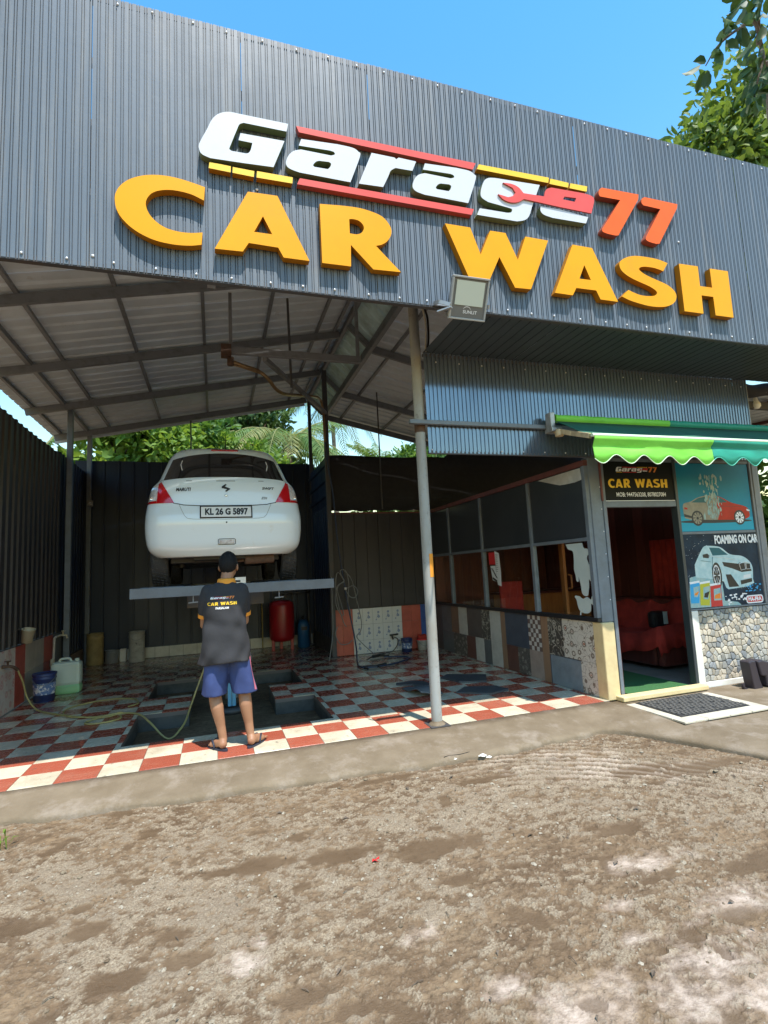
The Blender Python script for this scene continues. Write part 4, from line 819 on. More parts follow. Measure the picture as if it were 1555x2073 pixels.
# ================================================================ ROOF
SL = .2075
zl = lambda x: 5.52 + SL * (x - 2.05)
zr = lambda x: 5.14 - .2227 * (x - 2.42)
roof = thing('gable_roof', (2.05, 7.8, 4.4), 'pale corrugated metal gable roof on a grey steel frame', 'roof')
rprof = [(0, 0), (.17, 0), (.19, .028), (.22, .028), (.24, 0)]
y = 4.02
lw = 5.08 / math.cos(math.atan(SL)); nl = Vector((-SL, 0, 1)).normalized(); ul = Vector((1, 0, SL)).normalized()
rw = 5.0; ur = Vector((1, 0, -.2227)).normalized(); nr = Vector((.2227, 0, 1)).normalized()
while y < 11.7:
    w = min(.96, 11.72 - y)
    q = MB(); corr(q, (-3.03, y, zl(-3.03)), (0, 1, 0), tuple(ul), tuple(nl), w - .003, lw, prof_period(w - .003, .24, rprof)); q.build('roof_sheet', 'roof_sheet', roof)
    q = MB(); corr(q, (2.42, y, zr(2.42)), (0, 1, 0), tuple(ur), tuple(nr), w - .003, rw, prof_period(w - .003, .24, rprof)); q.build('roof_sheet', 'roof_sheet', roof)
    st = Vector((.37, 0, -.36)); sl = st.length; u3 = st.normalized(); n3 = Vector((.36, 0, .37)).normalized()
    q = MB(); corr(q, (2.06, y, 5.50), (0, 1, 0), tuple(u3), tuple(n3), w - .003, sl, prof_period(w - .003, .24, rprof)); q.build('roof_sheet', 'skylight_sheet', roof, label='steep pale green sheet below the ridge')
    y += .96
def rafter_l(y):
    q = MB(); q.bar((-2.95, y, zl(-2.95) - .105), (2.0, y, zl(2.0) - .105), .05, .115); return q
for y in (6.27, 8.10, 9.80, 11.48): rafter_l(y).build('rafter', 'steel', roof)
for x in (-2.85, -2.0, -1.05, -.11, .78, 1.62):
    q = MB(); q.bar((x, 4.0, zl(x) - .024), (x, 11.6, zl(x) - .024), .042, .045); q.build('purlin', 'steel', roof)
for y in (6.0, 7.75, 9.9, 11.48):
    q = MB(); q.bar((2.46, y, zr(2.46) - .105), (7.2, y, zr(7.2) - .105), .05, .115); q.build('rafter', 'steel', roof)
    q = MB(); q.bar((2.08, y, 5.40), (2.38, y, 5.10), .05, .09); q.build('brace', 'steel', roof)
for x in (2.80, 3.80, 4.80):
    q = MB(); q.bar((x, 4.0, zr(x) - .024), (x, 11.6, zr(x) - .024), .042, .045); q.build('purlin', 'steel', roof)
q = MB(); q.bar((2.05, 4.0, 5.43), (2.05, 11.6, 5.43), .06, .09); q.bar((1.92, 4.0, 5.45), (1.92, 11.6, 5.45), .035, .05); q.build('ridge_beam', 'steel', roof)
q = MB(); q.bar((2.42, 4.0, 5.06), (2.42, 11.6, 5.06), .07, .13); q.build('valley_beam', 'steel', roof)
q = MB(); q.bar((-2.40, 4.0, 4.56), (-2.40, 11.62, 4.56), .06, .07); q.build('eave_beam', 'steel', roof)
q = MB(); q.add([(1.78, 4.0, zl(1.78) + .036), (2.05, 4.0, 5.60), (2.34, 4.0, 5.30), (2.34, 11.7, 5.30), (2.05, 11.7, 5.60), (1.78, 11.7, zl(1.78) + .036)], [(0, 1, 4, 5), (1, 2, 3, 4)]); q.build('ridge_cap', 'roof_sheet', roof)
q = MB(); q.bar((-3.0, 11.68, zl(-3.0) - .10), (2.0, 11.68, zl(2.0) - .10), .02, .13); q.build('barge_strip', 'roof_sheet', roof)

# ================================================================ POSTS
def post(x, y, z0, z1, w, m, label, group=None, round_=False):
    t = thing('steel_post', (x, y, z0), label, 'post', group)
    q = MB()
    if round_: q.tube([(x, y, z0), (x, y, (z0 + z1) / 2), (x, y, z1)], w, 20, cap=False)
    else: q.box((x - w, y - w, z0), (x + w, y + w, z1))
    q.build('shaft', m, t, bevel=0 if round_ else .006)
    q = MB(); q.box((x - w * 1.9, y - w * 1.9, z0), (x + w * 1.9, y + w * 1.9, z0 + .008)); q.build('base_plate', 'steel_dark', t)
    return t
fp = post(2.006, 4.86, -.004, 5.4, .052, 'pole_paint', 'round whitish steel pole with an orange reflector at the kerb', round_=True)
q = MB()
P = [[(2.006 + .0545 * math.sin(a), 4.86 - .0545 * math.cos(a), z) for a in np.linspace(-.05, 1.25, 8)] for z in (1.40, 1.63)]
q.grid(P, flip=False); q.build('reflector', 'shirt_orange', fp)
q = MB(); q.lathe((2.006, 4.86, 2.86), [(.0535, 0), (.056, .03), (.056, .09), (.0535, .12)], 20); q.build('weld_patch', 'rust', fp); q = MB(); q.lathe((2.006, 4.86, -.002), [(.085, 0), (.075, .015), (.056, .03), (.053, .04)], 16); q.build('foot_collar', 'concrete', fp)
post(-2.345, 10.05, 0, 4.52, .043, 'steel_blue', 'left steel post partway along the dark side wall')
post(-2.345, 11.52, 0, 4.52, .040, 'steel_blue', 'steel post in the rear left corner of the bay')
post(2.0, 9.43, 0, 5.30, .042, 'steel_dark', 'dark rusty steel post between the two wash bays')
post(2.07, 11.5, 0, 5.38, .035, 'steel_dark', 'thin dark steel post under the rear ridge end')
post(6.60, 4.92, 0, 4.2, .05, 'pole_paint', 'pale steel post at the right end of the grey panel')
for (x, y, z0, z1, lb) in ((-.45, 11.5, 3.9, 4.95, 'thin dark rod above the back wall left of the car antenna'), (3.04, 9.46, 2.66, 4.95, 'thin dark rod before the black netting of the right bay')):
    q = MB(); q.tube([(x, y, z0), (x, y, z1)], .014, 8); q.build('thin_rod', 'steel_dark', label=lb, cat='rod')
# cable down the pole head
q = MB(); q.tube(catmull([(2.09, 4.74, 4.14), (2.12, 4.76, 4.05), (2.125, 4.77, 3.92), (2.12, 4.775, 3.80), (2.10, 4.78, 3.70)]), .012, 8); q.tube(catmull([(2.065, 4.74, 4.14), (2.095, 4.76, 4.0), (2.095, 4.77, 3.85), (2.085, 4.78, 3.70)]), .010, 8, 1)
q.build('cable', ['hose_black', 'pvc'], label='black and pale cable pair hanging beside the pole top', cat='cable')

# ================================================================ WALLS OF THE BAYS
trap = [(0, 0), (.12, 0), (.135, .022), (.185, .022), (.20, 0)]
lw_ = thing('side_wall', (X0, 8.2, 0), 'dark corrugated side wall with tiled foot left of the bay', 'wall')
y = 4.8
while y < 11.6:
    w = min(1.0, 11.75 - y); hh = 2.90 if y < 9.7 else 3.02
    q = MB(); corr(q, (X0 - .02 - .003 * (int(y) % 2) - (.03 if y > 9.7 else 0), y, .77 if y < 9.7 else .30), (0, 1, 0), (0, 0, 1), (1, 0, 0), w + .006, (hh + rng.uniform(-.012, .012)) if y < 9.7 else 3.45, prof_period(w + .006, .2, trap)); q.build('corrugated_sheet', 'brown_sheet' if y < 9.7 else 'dark_sheet', lw_); y += 1.0
q = MB(); q.box((X0 - .10, 4.8, 0), (X0 - .012, 10.03, .765)); q.box((X0 - .10, 10.04, 0), (X0 - .012, 11.6, .30)); q.build('dado_base', 'mortar', lw_)
def wtile(par, y0, y1, z0, z1, m, x=X0, name='wall_tile', t=.012, s_=1):
    q = MB(); e = .0015
    q.box((x - t * s_, y0 + e, z0 + e), (x, y1 - e, z1 - e)); return q.build(name, m, par, bevel=.0015)
yy = 4.8
while yy < 7.9:
    for r in range(3): wtile(lw_, yy, min(yy + .31, 7.93), .25 * r + .005, .25 * (r + 1) + .005, 'floral_pink')
    yy += .31
for a, b, m in ((7.93, 8.30, 'red_wall_tile'), (8.30, 8.70, 'beige_tile'), (8.70, 9.10, 'beige_tile'), (9.10, 9.55, 'red_wall_tile'), (9.55, 10.02, 'dado_grey')):
    for r in range(2): wtile(lw_, a, b, .375 * r + .005, .375 * (r + 1) + .005, m)
yy = 10.06
while yy < 11.5:
    wtile(lw_, yy, yy + .25, .005, .29, 'dado_brown'); yy += .25
bw = thing('back_wall', (-.2, Y1, 0), 'tall dark navy metal back wall behind the lifted car', 'wall')
x = X0 - .2
bprof = [(0, 0), (.23, 0), (.238, .02), (.262, .02), (.27, 0)]
while x < 2.1:
    w = min(1.08, 2.16 - x)
    q = MB(); corr(q, (x, Y1 + .03 + .003 * (int(x * 3) % 2), .22), (1, 0, 0), (0, 0, 1), (0, -1, 0), w + .006, 3.75 + rng.uniform(-.01, .01), prof_period(w + .006, .27, bprof)); q.build('metal_sheet', 'dark_sheet', bw); x += 1.08
q = MB(); q.box((X0 - .1, Y1 + .013, 0), (2.12, Y1 + .10, .218)); q.build('dado_base', 'mortar', bw)
x = -1.95
while x < 1.9:
    q = MB(); q.box((x + .003, Y1, .008), (x + .26, Y1 + .012, .212)); q.build('wall_tile', 'base_tile', bw, bevel=.0015); x += .263
dv = thing('dividing_wall', (2.05, 10.5, 0), 'bluish ribbed dividing wall behind the dark centre post', 'wall')
for k, (za, zb) in enumerate(((.28, 2.78), (2.74, 3.72))):
    q = MB()
    if k == 0: corr(q, (2.055, 9.55, za), (0, 1, 0), (0, 0, 1), (-1, 0, 0), 2.12, zb - za, prof_period(2.13, .2, trap))
    else: corr(q, (2.05, 9.55, za), (0, 0, 1), (0, 1, 0), (-1, 0, 0), zb - za, 2.13, prof_period(zb - za, .3, [(0, 0), (.2, 0), (.22, .025), (.28, .025), (.30, 0)]))
    q.build('metal_sheet', 'dark_sheet', dv)
q = MB(); q.box((2.03, 9.55, 0), (2.09, 11.66, .298)); q.build('foot_wall', 'pit_concrete', dv)
# second bay: planks, netting, tiles
YB = 9.49
b2 = thing('bay_wall', (3.5, YB, 0), 'dark plank wall with flowered tile foot behind the right bay', 'wall')
x = 2.02
while x < 6.55:
    w = .232; q = MB(); q.box((x, YB + .004 + rng.uniform(0, .006), .83), (min(x + w - .006, 6.58), YB + .03, 2.60)); q.build('plank', 'brown_sheet', b2, bevel=.003); x += w
q = MB(); q.box((2.02, YB + .038, .826), (6.58, YB + .06, 2.59)); q.build('backing', 'steel_dark', b2)
q = MB(); q.box((2.02, YB - .005, 2.575), (6.58, YB + .035, 2.605)); q.build('rail', 'red_lead', b2)
q = MB(); P = [[(2.0 + .12 * i, YB + .02 + .012 * math.sin(i * .7 + k), z + (.012 * math.sin(i * .45) + (.10 if i > 20 else 0) if k == 4 else (.022 * max(0, math.sin(i * 1.9)) if k == 0 else 0))) for k, z in enumerate((2.625, 2.9, 3.2, 3.5, 3.685))] for i in range(60)]
q.grid(P, flip=False); nt_ = q.build('netting', 'net', b2); sm = nt_.modifiers.new('sheet', 'SOLIDIFY'); sm.thickness = .004
q = MB(); q.box((2.0, YB + .013, 0), (6.58, YB + .12, .825)); q.build('dado_base', 'mortar', b2)
def ytile(par, x0, x1, z0, z1, m, y=YB, t=.012, name='wall_tile'):
    q = MB(); e = .0015; q.box((x0 + e, y, z0 + e), (x1 - e, y + t, z1 - e)); return q.build(name, m, par, bevel=.0015)
zs = (.005, .245, .53, .82)
for i in range(2):
    for r in range(3): ytile(b2, 2.0 + .19 * i, 2.0 + .19 * (i + 1), zs[r], zs[r + 1], 'salmon_tile')
for i in range(5):
    for r in range(3):
        x0 = 2.38 + .19 * i
        t = ytile(b2, x0, x0 + .19, zs[r], zs[r + 1], 'flower_tile')
        q = MB(); cx0, cz0 = x0 + .095, (zs[r] + zs[r + 1]) / 2
        for dx, dz, rr in ((.015, .06, .022), (.02, -.02, .026), (.012, .015, .012), (-.03, -.075, .013)):
            for a in range(5):
                th = a * 1.257 + dx * 40
                q.poly([(cx0 + dx + rr * .6 * math.cos(th) + rr * .5 * math.cos(u), cz0 + dz + rr * .6 * math.sin(th) + rr * .5 * math.sin(u)) for u in np.linspace(0, 5.24, 6)], YB - .0004 - .0001 * a, YB + .0005)
        q.bar((cx0 + .018, YB - .0004, cz0 + .05), (cx0 - .03, YB - .0004, cz0 - .07), .0012, .004)
        q.build('flower_print', 'label_flower', t)
for i in range(2):
    for r in range(3): ytile(b2, 3.33 + .19 * i, 3.33 + .19 * (i + 1), zs[r], zs[r + 1], 'salmon_tile')
for r in range(3): ytile(b2, 3.71, 3.85, zs[r], zs[r + 1], 'blue_tile')
for r in range(3): ytile(b2, 3.85, 3.96, zs[r], zs[r + 1], 'dado_maroon')

# ================================================================ OFFICE: glass partition along the right bay
XP = 3.97
gp = thing('glass_partition', (XP, 7.1, .82), 'long dark framed glass partition of the office beside the bay', 'partition')
mull = [4.86, 5.98, 7.33, 8.52, 9.44]
for y in mull:
    q = MB(); q.box((XP - .03, y - .028, .862), (XP + .03, y + .028, 2.545)); q.build('mullion', 'steel_blue', gp, bevel=.003)
q = MB(); q.box((XP - .03, 4.83, .815), (XP + .05, 9.47, .86)); q.build('sill', 'black_plastic', gp, bevel=.004)
q = MB(); q.box((XP - .032, 4.83, 2.547), (XP + .03, 9.47, 2.61)); q.build('top_rail', 'red_lead', gp, bevel=.003)
for a, b in zip(mull, mull[1:]):
    q = MB(); q.box((XP - .026, a + .03, 1.705), (XP + .026, b - .03, 1.745)); q.build('transom', 'steel_blue', gp, bevel=.003)
    q = MB(); q.box((XP - .008, a + .03, 1.747), (XP + .004, b - .03, 2.545)); q.build('upper_panel', 'film', gp)
    q = MB(); q.box((XP - .003, a + .03, .862), (XP + .003, b - .03, 1.703)); q.build('pane', 'pane_glass', gp)
# pale flat patch in the top corner of the nearest panel
q = MB(); q.add([(XP - .012, 5.75, 2.535), (XP - .012, 4.92, 2.535), (XP - .016, 4.90, 2.40), (XP - .02, 5.02, 2.385), (XP - .014, 5.3, 2.40)], [(0, 4, 3, 2, 1)])
o = q.build('pale_corner_patch', 'pale_corner_patch', label='pale flat patch in the top corner of the partition', cat='sheet'); sm = o.modifiers.new('t', 'SOLIDIFY'); sm.thickness = .003
# silhouette decal seen from its back, and a pail decal under it
def onx(pts, mb, x0, x1):
    n = len(pts); vs = [(x0, y, z) for y, z in pts] + [(x1, y, z) for y, z in pts]
    fs = [tuple(range(n)), tuple(range(2 * n - 1, n - 1, -1))] + [(i, i + n, (i + 1) % n + n, (i + 1) % n) for i in range(n)]
    mb.add(vs, fs)
dc = thing('window_decal', (XP - .006, 5.05, .9), 'pale grey standing figure and pail decal stuck on the end pane', 'decal')
fig = catmull([(5.22, 1.69), (5.19, 1.63), (5.13, 1.60), (5.125, 1.50), (5.135, 1.40), (5.12, 1.32), (5.115, 1.26), (5.09, 1.255), (5.085, 1.31), (5.07, 1.25), (5.06, 1.17), (5.055, 1.12), (5.02, 1.09), (4.985, 1.10), (4.975, 1.14), (4.96, 1.20), (4.955, 1.28), (4.94, 1.26), (4.92, 1.265), (4.915, 1.34), (4.93, 1.42), (4.955, 1.50), (4.945, 1.545), (4.915, 1.56), (4.915, 1.60), (4.945, 1.62), (4.985, 1.63), (5.0, 1.69)], 3)
fig = [(5.10 + (y - 5.07) * 1.35, z) for y, z in fig]
q = MB(); onx(fig, q, XP - .006, XP - .0035); q.build('figure', 'decal', dc)
pail = catmull([(5.075, 1.075), (5.09, 1.06), (5.07, 1.03), (5.055, .95), (5.02, .905), (4.95, .90), (4.91, .93), (4.90, 1.0), (4.875, .985), (4.87, 1.06), (4.885, 1.075), (4.90, 1.04), (4.94, 1.065), (4.99, 1.045), (5.03, 1.07)], 3)
pail = [(5.06 + (y - 4.98) * 1.45, .90 + (z - .90) * 1.10) for y, z in pail]
q = MB(); onx(pail, q, XP - .006, XP - .0035); q.build('pail', 'decal', dc)
q = MB(); q.tube(catmull([(XP - .005, 5.14, .875), (XP - .005, 5.13, .915), (XP - .005, 5.09, .93), (XP - .005, 5.06, .90)]), .008, 6); q.build('tail_stroke', 'decal', dc)
# notices taped to the third pane
for (pts, m, lb) in (([(7.17, 1.68), (6.99, 1.68), (6.99, 1.50), (7.17, 1.50)], 'ink_red', 'red card taped behind the two paper notices'),
                     ([(6.985, 1.70), (6.86, 1.66), (6.84, 1.40), (6.85, 1.18), (6.95, 1.20), (6.97, 1.45)], 'paper', 'tall crumpled white paper notice on the partition glass'),
                     ([(7.13, 1.48), (6.985, 1.48), (6.965, 1.33), (6.93, 1.23), (7.09, 1.27)], 'paper', 'short white notice with dark scrawl below the red card')):
    q = MB(); onx(pts, q, XP - .010 if m != 'ink_red' else XP - .006, XP - .008 if m != 'ink_red' else XP - .0035)
    if lb.startswith('short'):
        for k in range(7): q.bar((XP - .011, 7.11 - .02 * k, 1.44 - .02 * k), (XP - .011, 7.05 - .018 * k, 1.43 - .022 * k), .002, .012, 1)
        q.bar((XP - .011, 7.08, 1.30), (XP - .011, 6.96, 1.25), .002, .03, 1)
    if lb.startswith('tall'):
        for k in range(9): q.bar((XP - .011, 6.965, 1.64 - .03 * k), (XP - .011, 6.90 + .01 * (k % 3), 1.635 - .03 * k), .002, .006, 1)
    q.build('notice', [m, 'ink_black'], label=lb, cat='notice')

# tiled foot of the partition: remnants of many tiles
dw = thing('dado_wall', (XP, 7.1, 0), 'low wall under the partition patched with mismatched tiles', 'wall')
q = MB(); q.box((XP + .013, 4.832, 0), (XP + .11, 9.47, .812)); q.build('core', 'mortar', dw)
def dt(y0, y1, z0, z1, m):
    if m == 'chk':
        q = MB(); q.box((XP, y0 + .001, z0 + .001), (XP + .012, y1 - .001, z1 - .001)); t = q.build('dado_tile', 'chk_brown', dw)
        ny_, nz_ = 5, 8; A, B = MB(), MB()
        for i in range(ny_):
            for k in range(nz_):
                a = y0 + (y1 - y0) * i / ny_; b_ = y0 + (y1 - y0) * (i + 1) / ny_; c = z0 + (z1 - z0) * k / nz_; d = z0 + (z1 - z0) * (k + 1) / nz_
                (A if (i + k) % 2 else B).box((XP - (.003 if (i + k) % 2 else .001), a + .002, c + .002), (XP - .0002, b_ - .002, d - .002))
        A.build('raised_squares', 'chk_white', t); return t
    if m == 'ribbed':
        q = MB(); k = int((y1 - y0) / .022)
        q.box((XP + .001, y0 + .001, z0 + .001), (XP + .012, y1 - .001, z1 - .001), 1)
        for i in range(k): q.box((XP - .003, y0 + .003 + i * .022, z0 + .003), (XP + .001, y0 + .015 + i * .022, z1 - .003))
        return q.build('dado_tile', ['dado_greyblue', 'dado_slate'], dw)
    q = MB(); q.box((XP + rng.uniform(0, .002), y0 + .0012, z0 + .0012), (XP + .0125, y1 - .0012, z1 - .0012)); return q.build('dado_tile', m, dw, bevel=.0012)
for a in [(9.08, 9.46, .36, .81, 'dado_dark'), (8.68, 9.08, .36, .81, 'dado_grey'), (8.38, 8.68, .36, .81, 'dado_brown'), (8.06, 8.38, .36, .81, 'dado_white'), (7.56, 8.06, .36, .81, 'dado_dark'), (7.29, 7.56, .36, .81, 'floral_dark'),
          (6.97, 7.29, .36, .81, 'dado_white'), (6.97, 7.29, 0, .36, 'dado_white'), (6.84, 6.97, 0, .81, 'dado_wood'), (6.25, 6.84, .355, .81, 'dado_slate'), (6.55, 6.84, 0, .355, 'dado_maroon'), (6.26, 6.55, 0, .355, 'pebble_print'),
          (5.96, 6.25, .355, .81, 'chk'), (5.96, 6.26, 0, .355, 'dado_pink'), (5.81, 5.96, 0, .81, 'dado_wood'), (5.51, 5.81, .35, .81, 'floral_dark'), (5.22, 5.81, 0, .35, 'ribbed'), (4.93, 5.51, .355, .81, 'floral_white'), (4.95, 5.22, 0, .355, 'floral_white'), (4.84, 4.93, 0, .81, 'dado_wood'),
          (9.08, 9.46, 0, .36, 'dado_dark'), (8.62, 9.08, 0, .36, 'dado_grey'), (8.12, 8.62, 0, .36, 'pebble_print'), (7.80, 8.12, 0, .36, 'dado_maroon'), (7.52, 7.80, 0, .36, 'dado_white'), (7.29, 7.52, 0, .36, 'dado_grey')]:
    dt(*a)

# ================================================================ OFFICE FRONT
YO = 4.83
of = thing('office_wall', (5.2, YO, 0), 'office front wall with open doorway beside the two posters', 'wall')
q = MB(); q.box((3.99, YO - .01, .812), (4.14, YO + .10, 2.64)); q.build('corner_post', 'steel_blue', of, bevel=.006)
q = MB()
for z in (1.05, 1.3, 1.55, 1.8, 2.05, 2.3): q.lathe((4.12, YO - .011, z), [(.007, 0), (.006, .004), (0, .005)], 8, axis='y')
q.build('screws', 'screw', of, kind='stuff')
q = MB(); q.box((3.965, YO - .03, -.01), (4.125, YO + .13, .81)); q.build('plaster_pillar', 'plaster_yellow', of, bevel=.012)
q = MB(); q.box((4.142, YO - .02, .0), (4.185, YO + .07, 2.63)); q.build('door_jamb', 'steel_blue', of, bevel=.004)
q = MB(); q.box((4.187, YO - .004, 0), (4.20, YO + .066, 2.065)); q.box((4.128, YO - .024, 2.14), (4.15, YO - .0105, 2.62)); q.build('red_edge', 'red_lead', of)
q = MB(); q.box((4.187, YO - .015, 2.07), (5.19, YO + .06, 2.135)); q.build('lintel', 'steel_blue', of, bevel=.004)
q = MB(); q.box((5.192, YO - .02, 0), (5.232, YO + .07, 2.63)); q.build('door_jamb', 'soffit_paint', of, bevel=.004)
q = MB(); q.box((5.234, YO - .02, -.01), (5.33, YO + .10, .845)); q.build('white_pillar', 'white_paint', of, bevel=.006)
q = MB(); q.box((4.187, YO + .012, 2.137), (5.19, YO + .05, 2.63)); q.box((5.234, YO + .004, .847), (6.45, YO + .05, 2.63)); q.build('backing', 'soffit_paint', of)
for bx in (((4.187, YO - .012, 2.60), (6.45, YO + .003, 2.64)), ((5.234, YO - .012, 1.735), (6.41, YO + .003, 1.765)), ((5.234, YO - .016, .848), (6.55, YO + .003, .866))): q = MB(); q.box(*bx); q.build('frame_bar', 'steel_blue', of, bevel=.002)
q = MB(); q.box((6.42, YO - .02, .866), (6.55, YO + .07, 2.63)); q.box((6.455, YO - .028, .868), (6.50, YO - .0205, 2.6)); q.build('end_post', 'steel', of, bevel=.004)
q = MB(); q.box((4.06, 4.69, -.012), (5.232, YO - .022, .040)); q.build('threshold', 'plaster_yellow', of, bevel=.01)
# stone-faced foot
sw = thing('stone_dado', (6, YO, 0), 'low wall faced with tan and grey river stones under posters', 'wall')
q = MB(); q.box((5.332, YO + .012, .035), (6.75, YO + .12, .842)); q.build('mortar_bed', 'mortar', sw)
q = MB(); q.box((5.332, YO - .02, -.06), (6.75, YO + .10, .034)); q.build('plinth', 'white_paint', sw, bevel=.006)
pts = []
zz = .05; r = 0
while zz < .86:
    xx = 5.33 + (.04 if r % 2 else 0)
    while xx < 6.77: pts.append((xx + rng.uniform(-.022, .022), zz + rng.uniform(-.030, .030))); xx += .056
    zz += .076; r += 1
def clip(poly, nx_, nz_, d):
    o = []
    for i in range(len(poly)):
        a, b = poly[i], poly[(i + 1) % len(poly)]; da, db = a[0] * nx_ + a[1] * nz_ - d, b[0] * nx_ + b[1] * nz_ - d
        if da <= 0: o.append(a)
        if da * db < 0: t = da / (da - db); o.append((a[0] + (b[0] - a[0]) * t, a[1] + (b[1] - a[1]) * t))
    return o
for i, (px, pz) in enumerate(pts):
    pl = [(5.334, .037), (6.748, .037), (6.748, .84), (5.334, .84)]
    for j, (ax, az) in enumerate(pts):
        if i == j or abs(ax - px) > .22 or abs(az - pz) > .26: continue
        pl = clip(pl, ax - px, az - pz, ((ax * ax - px * px) + (az * az - pz * pz)) / 2)
        if not pl: break
    if len(pl) < 3: continue
    cx0 = sum(p[0] for p in pl) / len(pl); cz0 = sum(p[1] for p in pl) / len(pl)
    q = MB(); k = len(pl); h = rng.uniform(.003, .008)
    rings = [(1 - .09, .012), (1 - .15, -h * .6), (1 - .34, -h)]
    tl = rng.uniform(-.08, .08)
    vs_ = [(cx0 + (p[0] - cx0) * s_, YO + d_ + tl * (p[1] - cz0) * (1 if d_ < 0 else 0), cz0 + (p[1] - cz0) * s_) for s_, d_ in rings for p in pl] + [(cx0, YO - h * 1.1, cz0)]
    fs_ = [(a * k + b_, a * k + (b_ + 1) % k, (a + 1) * k + (b_ + 1) % k, (a + 1) * k + b_) for a in range(2) for b_ in range(k)] + [(2 * k + b_, 2 * k + (b_ + 1) % k, 3 * k) for b_ in range(k)]
    ar = sum(pl[t][0] * pl[(t + 1) % k][1] - pl[(t + 1) % k][0] * pl[t][1] for t in range(k))
    if ar < 0: fs_ = [f[::-1] for f in fs_]
    q.add(vs_, fs_, 0, False)
    q.build('stone', rng.choice(['stone', 'stone_warm', 'stone_warm', 'stone_grey']), sw)

# overhead: soffit and corrugated panel above the office
up_ = thing('overhang_panel', (4.3, 4.84, 2.64), 'glossy blue grey corrugated panel and soffit above the office front', 'panel')
ribp = [(0, 0), (.024, 0), (.029, -.010), (.041, -.010), (.046, 0)]
x = 2.065
while x < 6.54:
    w = min(1.06, 6.545 - x)
    q = MB(); corr(q, (x, 4.80, 2.645), (1, 0, 0), (0, 0, 1), (0, -1, 0), w - .003, 1.052, prof_period(w - .003, .046, ribp)); q.build('corrugated_sheet', 'panel_paint', up_); x += 1.06
q = MB(); q.box((2.065, 4.803, 2.635), (6.54, 4.83, 2.665)); q.box((2.065, 4.803, 3.66), (6.54, 4.83, 3.69)); q.build('edge_rail', 'steel_dark', up_)
q = MB()
for xx in np.arange(2.10, 6.5, .265): q.lathe((xx, 4.795, 2.675), [(.008, 0), (.005, .006), (0, .008)], 8, axis='y'); q.lathe((xx + .1, 4.795, 3.60), [(.008, 0), (.005, .006), (0, .008)], 8, axis='y')
q.build('screws', 'screw', up_, kind='stuff')
x = 2.065
while x < 11:
    q = MB(); corr(q, (x, YF + .05, 3.700), (1, 0, 0), (0, 1, 0), (0, 0, -1), 1.055, .86, prof_period(1.055, .106, [(0, 0), (.09, 0), (.094, -.006), (.102, -.006), (.106, 0)])); q.build('soffit_sheet', 'soffit_paint', up_); x += 1.06

# ================================================================ OFFICE INTERIOR
room = thing('office_room', (5.2, 7, 0), 'dim maroon planked office room behind the glass and doorway', 'room')
q = MB(); q.box((4.08, 4.835, -.06), (6.56, 9.45, -.004)); q.build('room_floor', 'room_tile', room)
for k in range(23):
    q = MB(); q.box((6.50 + rng.uniform(0, .003), 4.92 + .2 * k, 0), (6.53, 5.115 + .2 * k, 2.64)); q.build('plank', 'maroon_plank', room, bevel=.003)
q = MB(); q.box((6.535, 4.92, 0), (6.575, 9.46, 2.64)); q.build('outer_wall', 'dark_sheet', room)  # unseen wall kept low, room left open above, so daylight comes in
for k in range(13):
    q = MB(); q.box((4.02 + .19 * k, 9.38 + rng.uniform(0, .003), 0), (4.205 + .19 * k, 9.41, 2.64)); q.build('plank', 'brown_plank', room, bevel=.003)
q = MB(); q.box((4.30, 4.87, -.003), (5.16, 6.05, .014)); q.build('turf_mat', 'turf', label='green artificial turf mat just inside the doorway', cat='mat')
# counter, tall wooden sliding door edge, red chairs
ct = thing('counter', (5.0, 8.2, 0), 'low orange brown wooden counter inside the office', 'counter')
q = MB(); q.box((4.60, 7.75, 0), (6.2, 8.25, .98)); q.build('front', 'wood_orange', ct, bevel=.004)
q = MB(); q.box((4.56, 7.70, .985), (6.24, 8.29, 1.02)); q.build('top', 'maroon_plank', ct, bevel=.004)
wd = thing('wooden_door', (4.56, 6.2, 0), 'open orange wooden door edge with handle behind the glass', 'door')
q = MB(); q.box((4.54, 6.16, 0), (4.585, 6.24, 2.2)); q.build('leaf', 'wood_orange', wd, bevel=.003)
q = MB(); q.tube([(4.60, 6.15, 1.12), (4.60, 6.09, 1.13), (4.60, 6.09, 1.30), (4.60, 6.15, 1.31)], .012, 8); q.build('handle', 'wood_orange', wd)
rc = thing('office_chair', (4.5, 7.35, 0), 'red chair standing close behind the partition glass', 'chair')
q = MB(); q.box((4.28, 7.05, .42), (4.72, 7.5, .50)); q.build('seat', 'red_cloth', rc, bevel=.02)
q = MB(); q.box((4.30, 7.46, .52), (4.70, 7.53, 1.22)); q.build('backrest', 'red_cloth', rc, bevel=.02)
for xx in (4.31, 4.66):
    for yy in (7.08, 7.46): q = MB(); q.box((xx, yy, 0), (xx + .03, yy + .03, .418)); q.build('leg', 'black_plastic', rc)
sf = thing('sofa', (5.95, 6.3, 0), 'dark sofa draped with a red cloth inside the doorway', 'sofa')
q = MB(); q.box((5.55, 5.75, .05), (6.42, 7.5, .36)); q.build('base', 'maroon_plank', sf, bevel=.03)
q = MB(); q.box((6.22, 5.75, .37), (6.46, 7.5, .88)); q.build('backrest', 'maroon_plank', sf, bevel=.05)
q = MB(); q.box((5.56, 5.62, .05), (6.40, 5.74, .56)); q.build('armrest', 'maroon_plank', sf, bevel=.04)
P = []
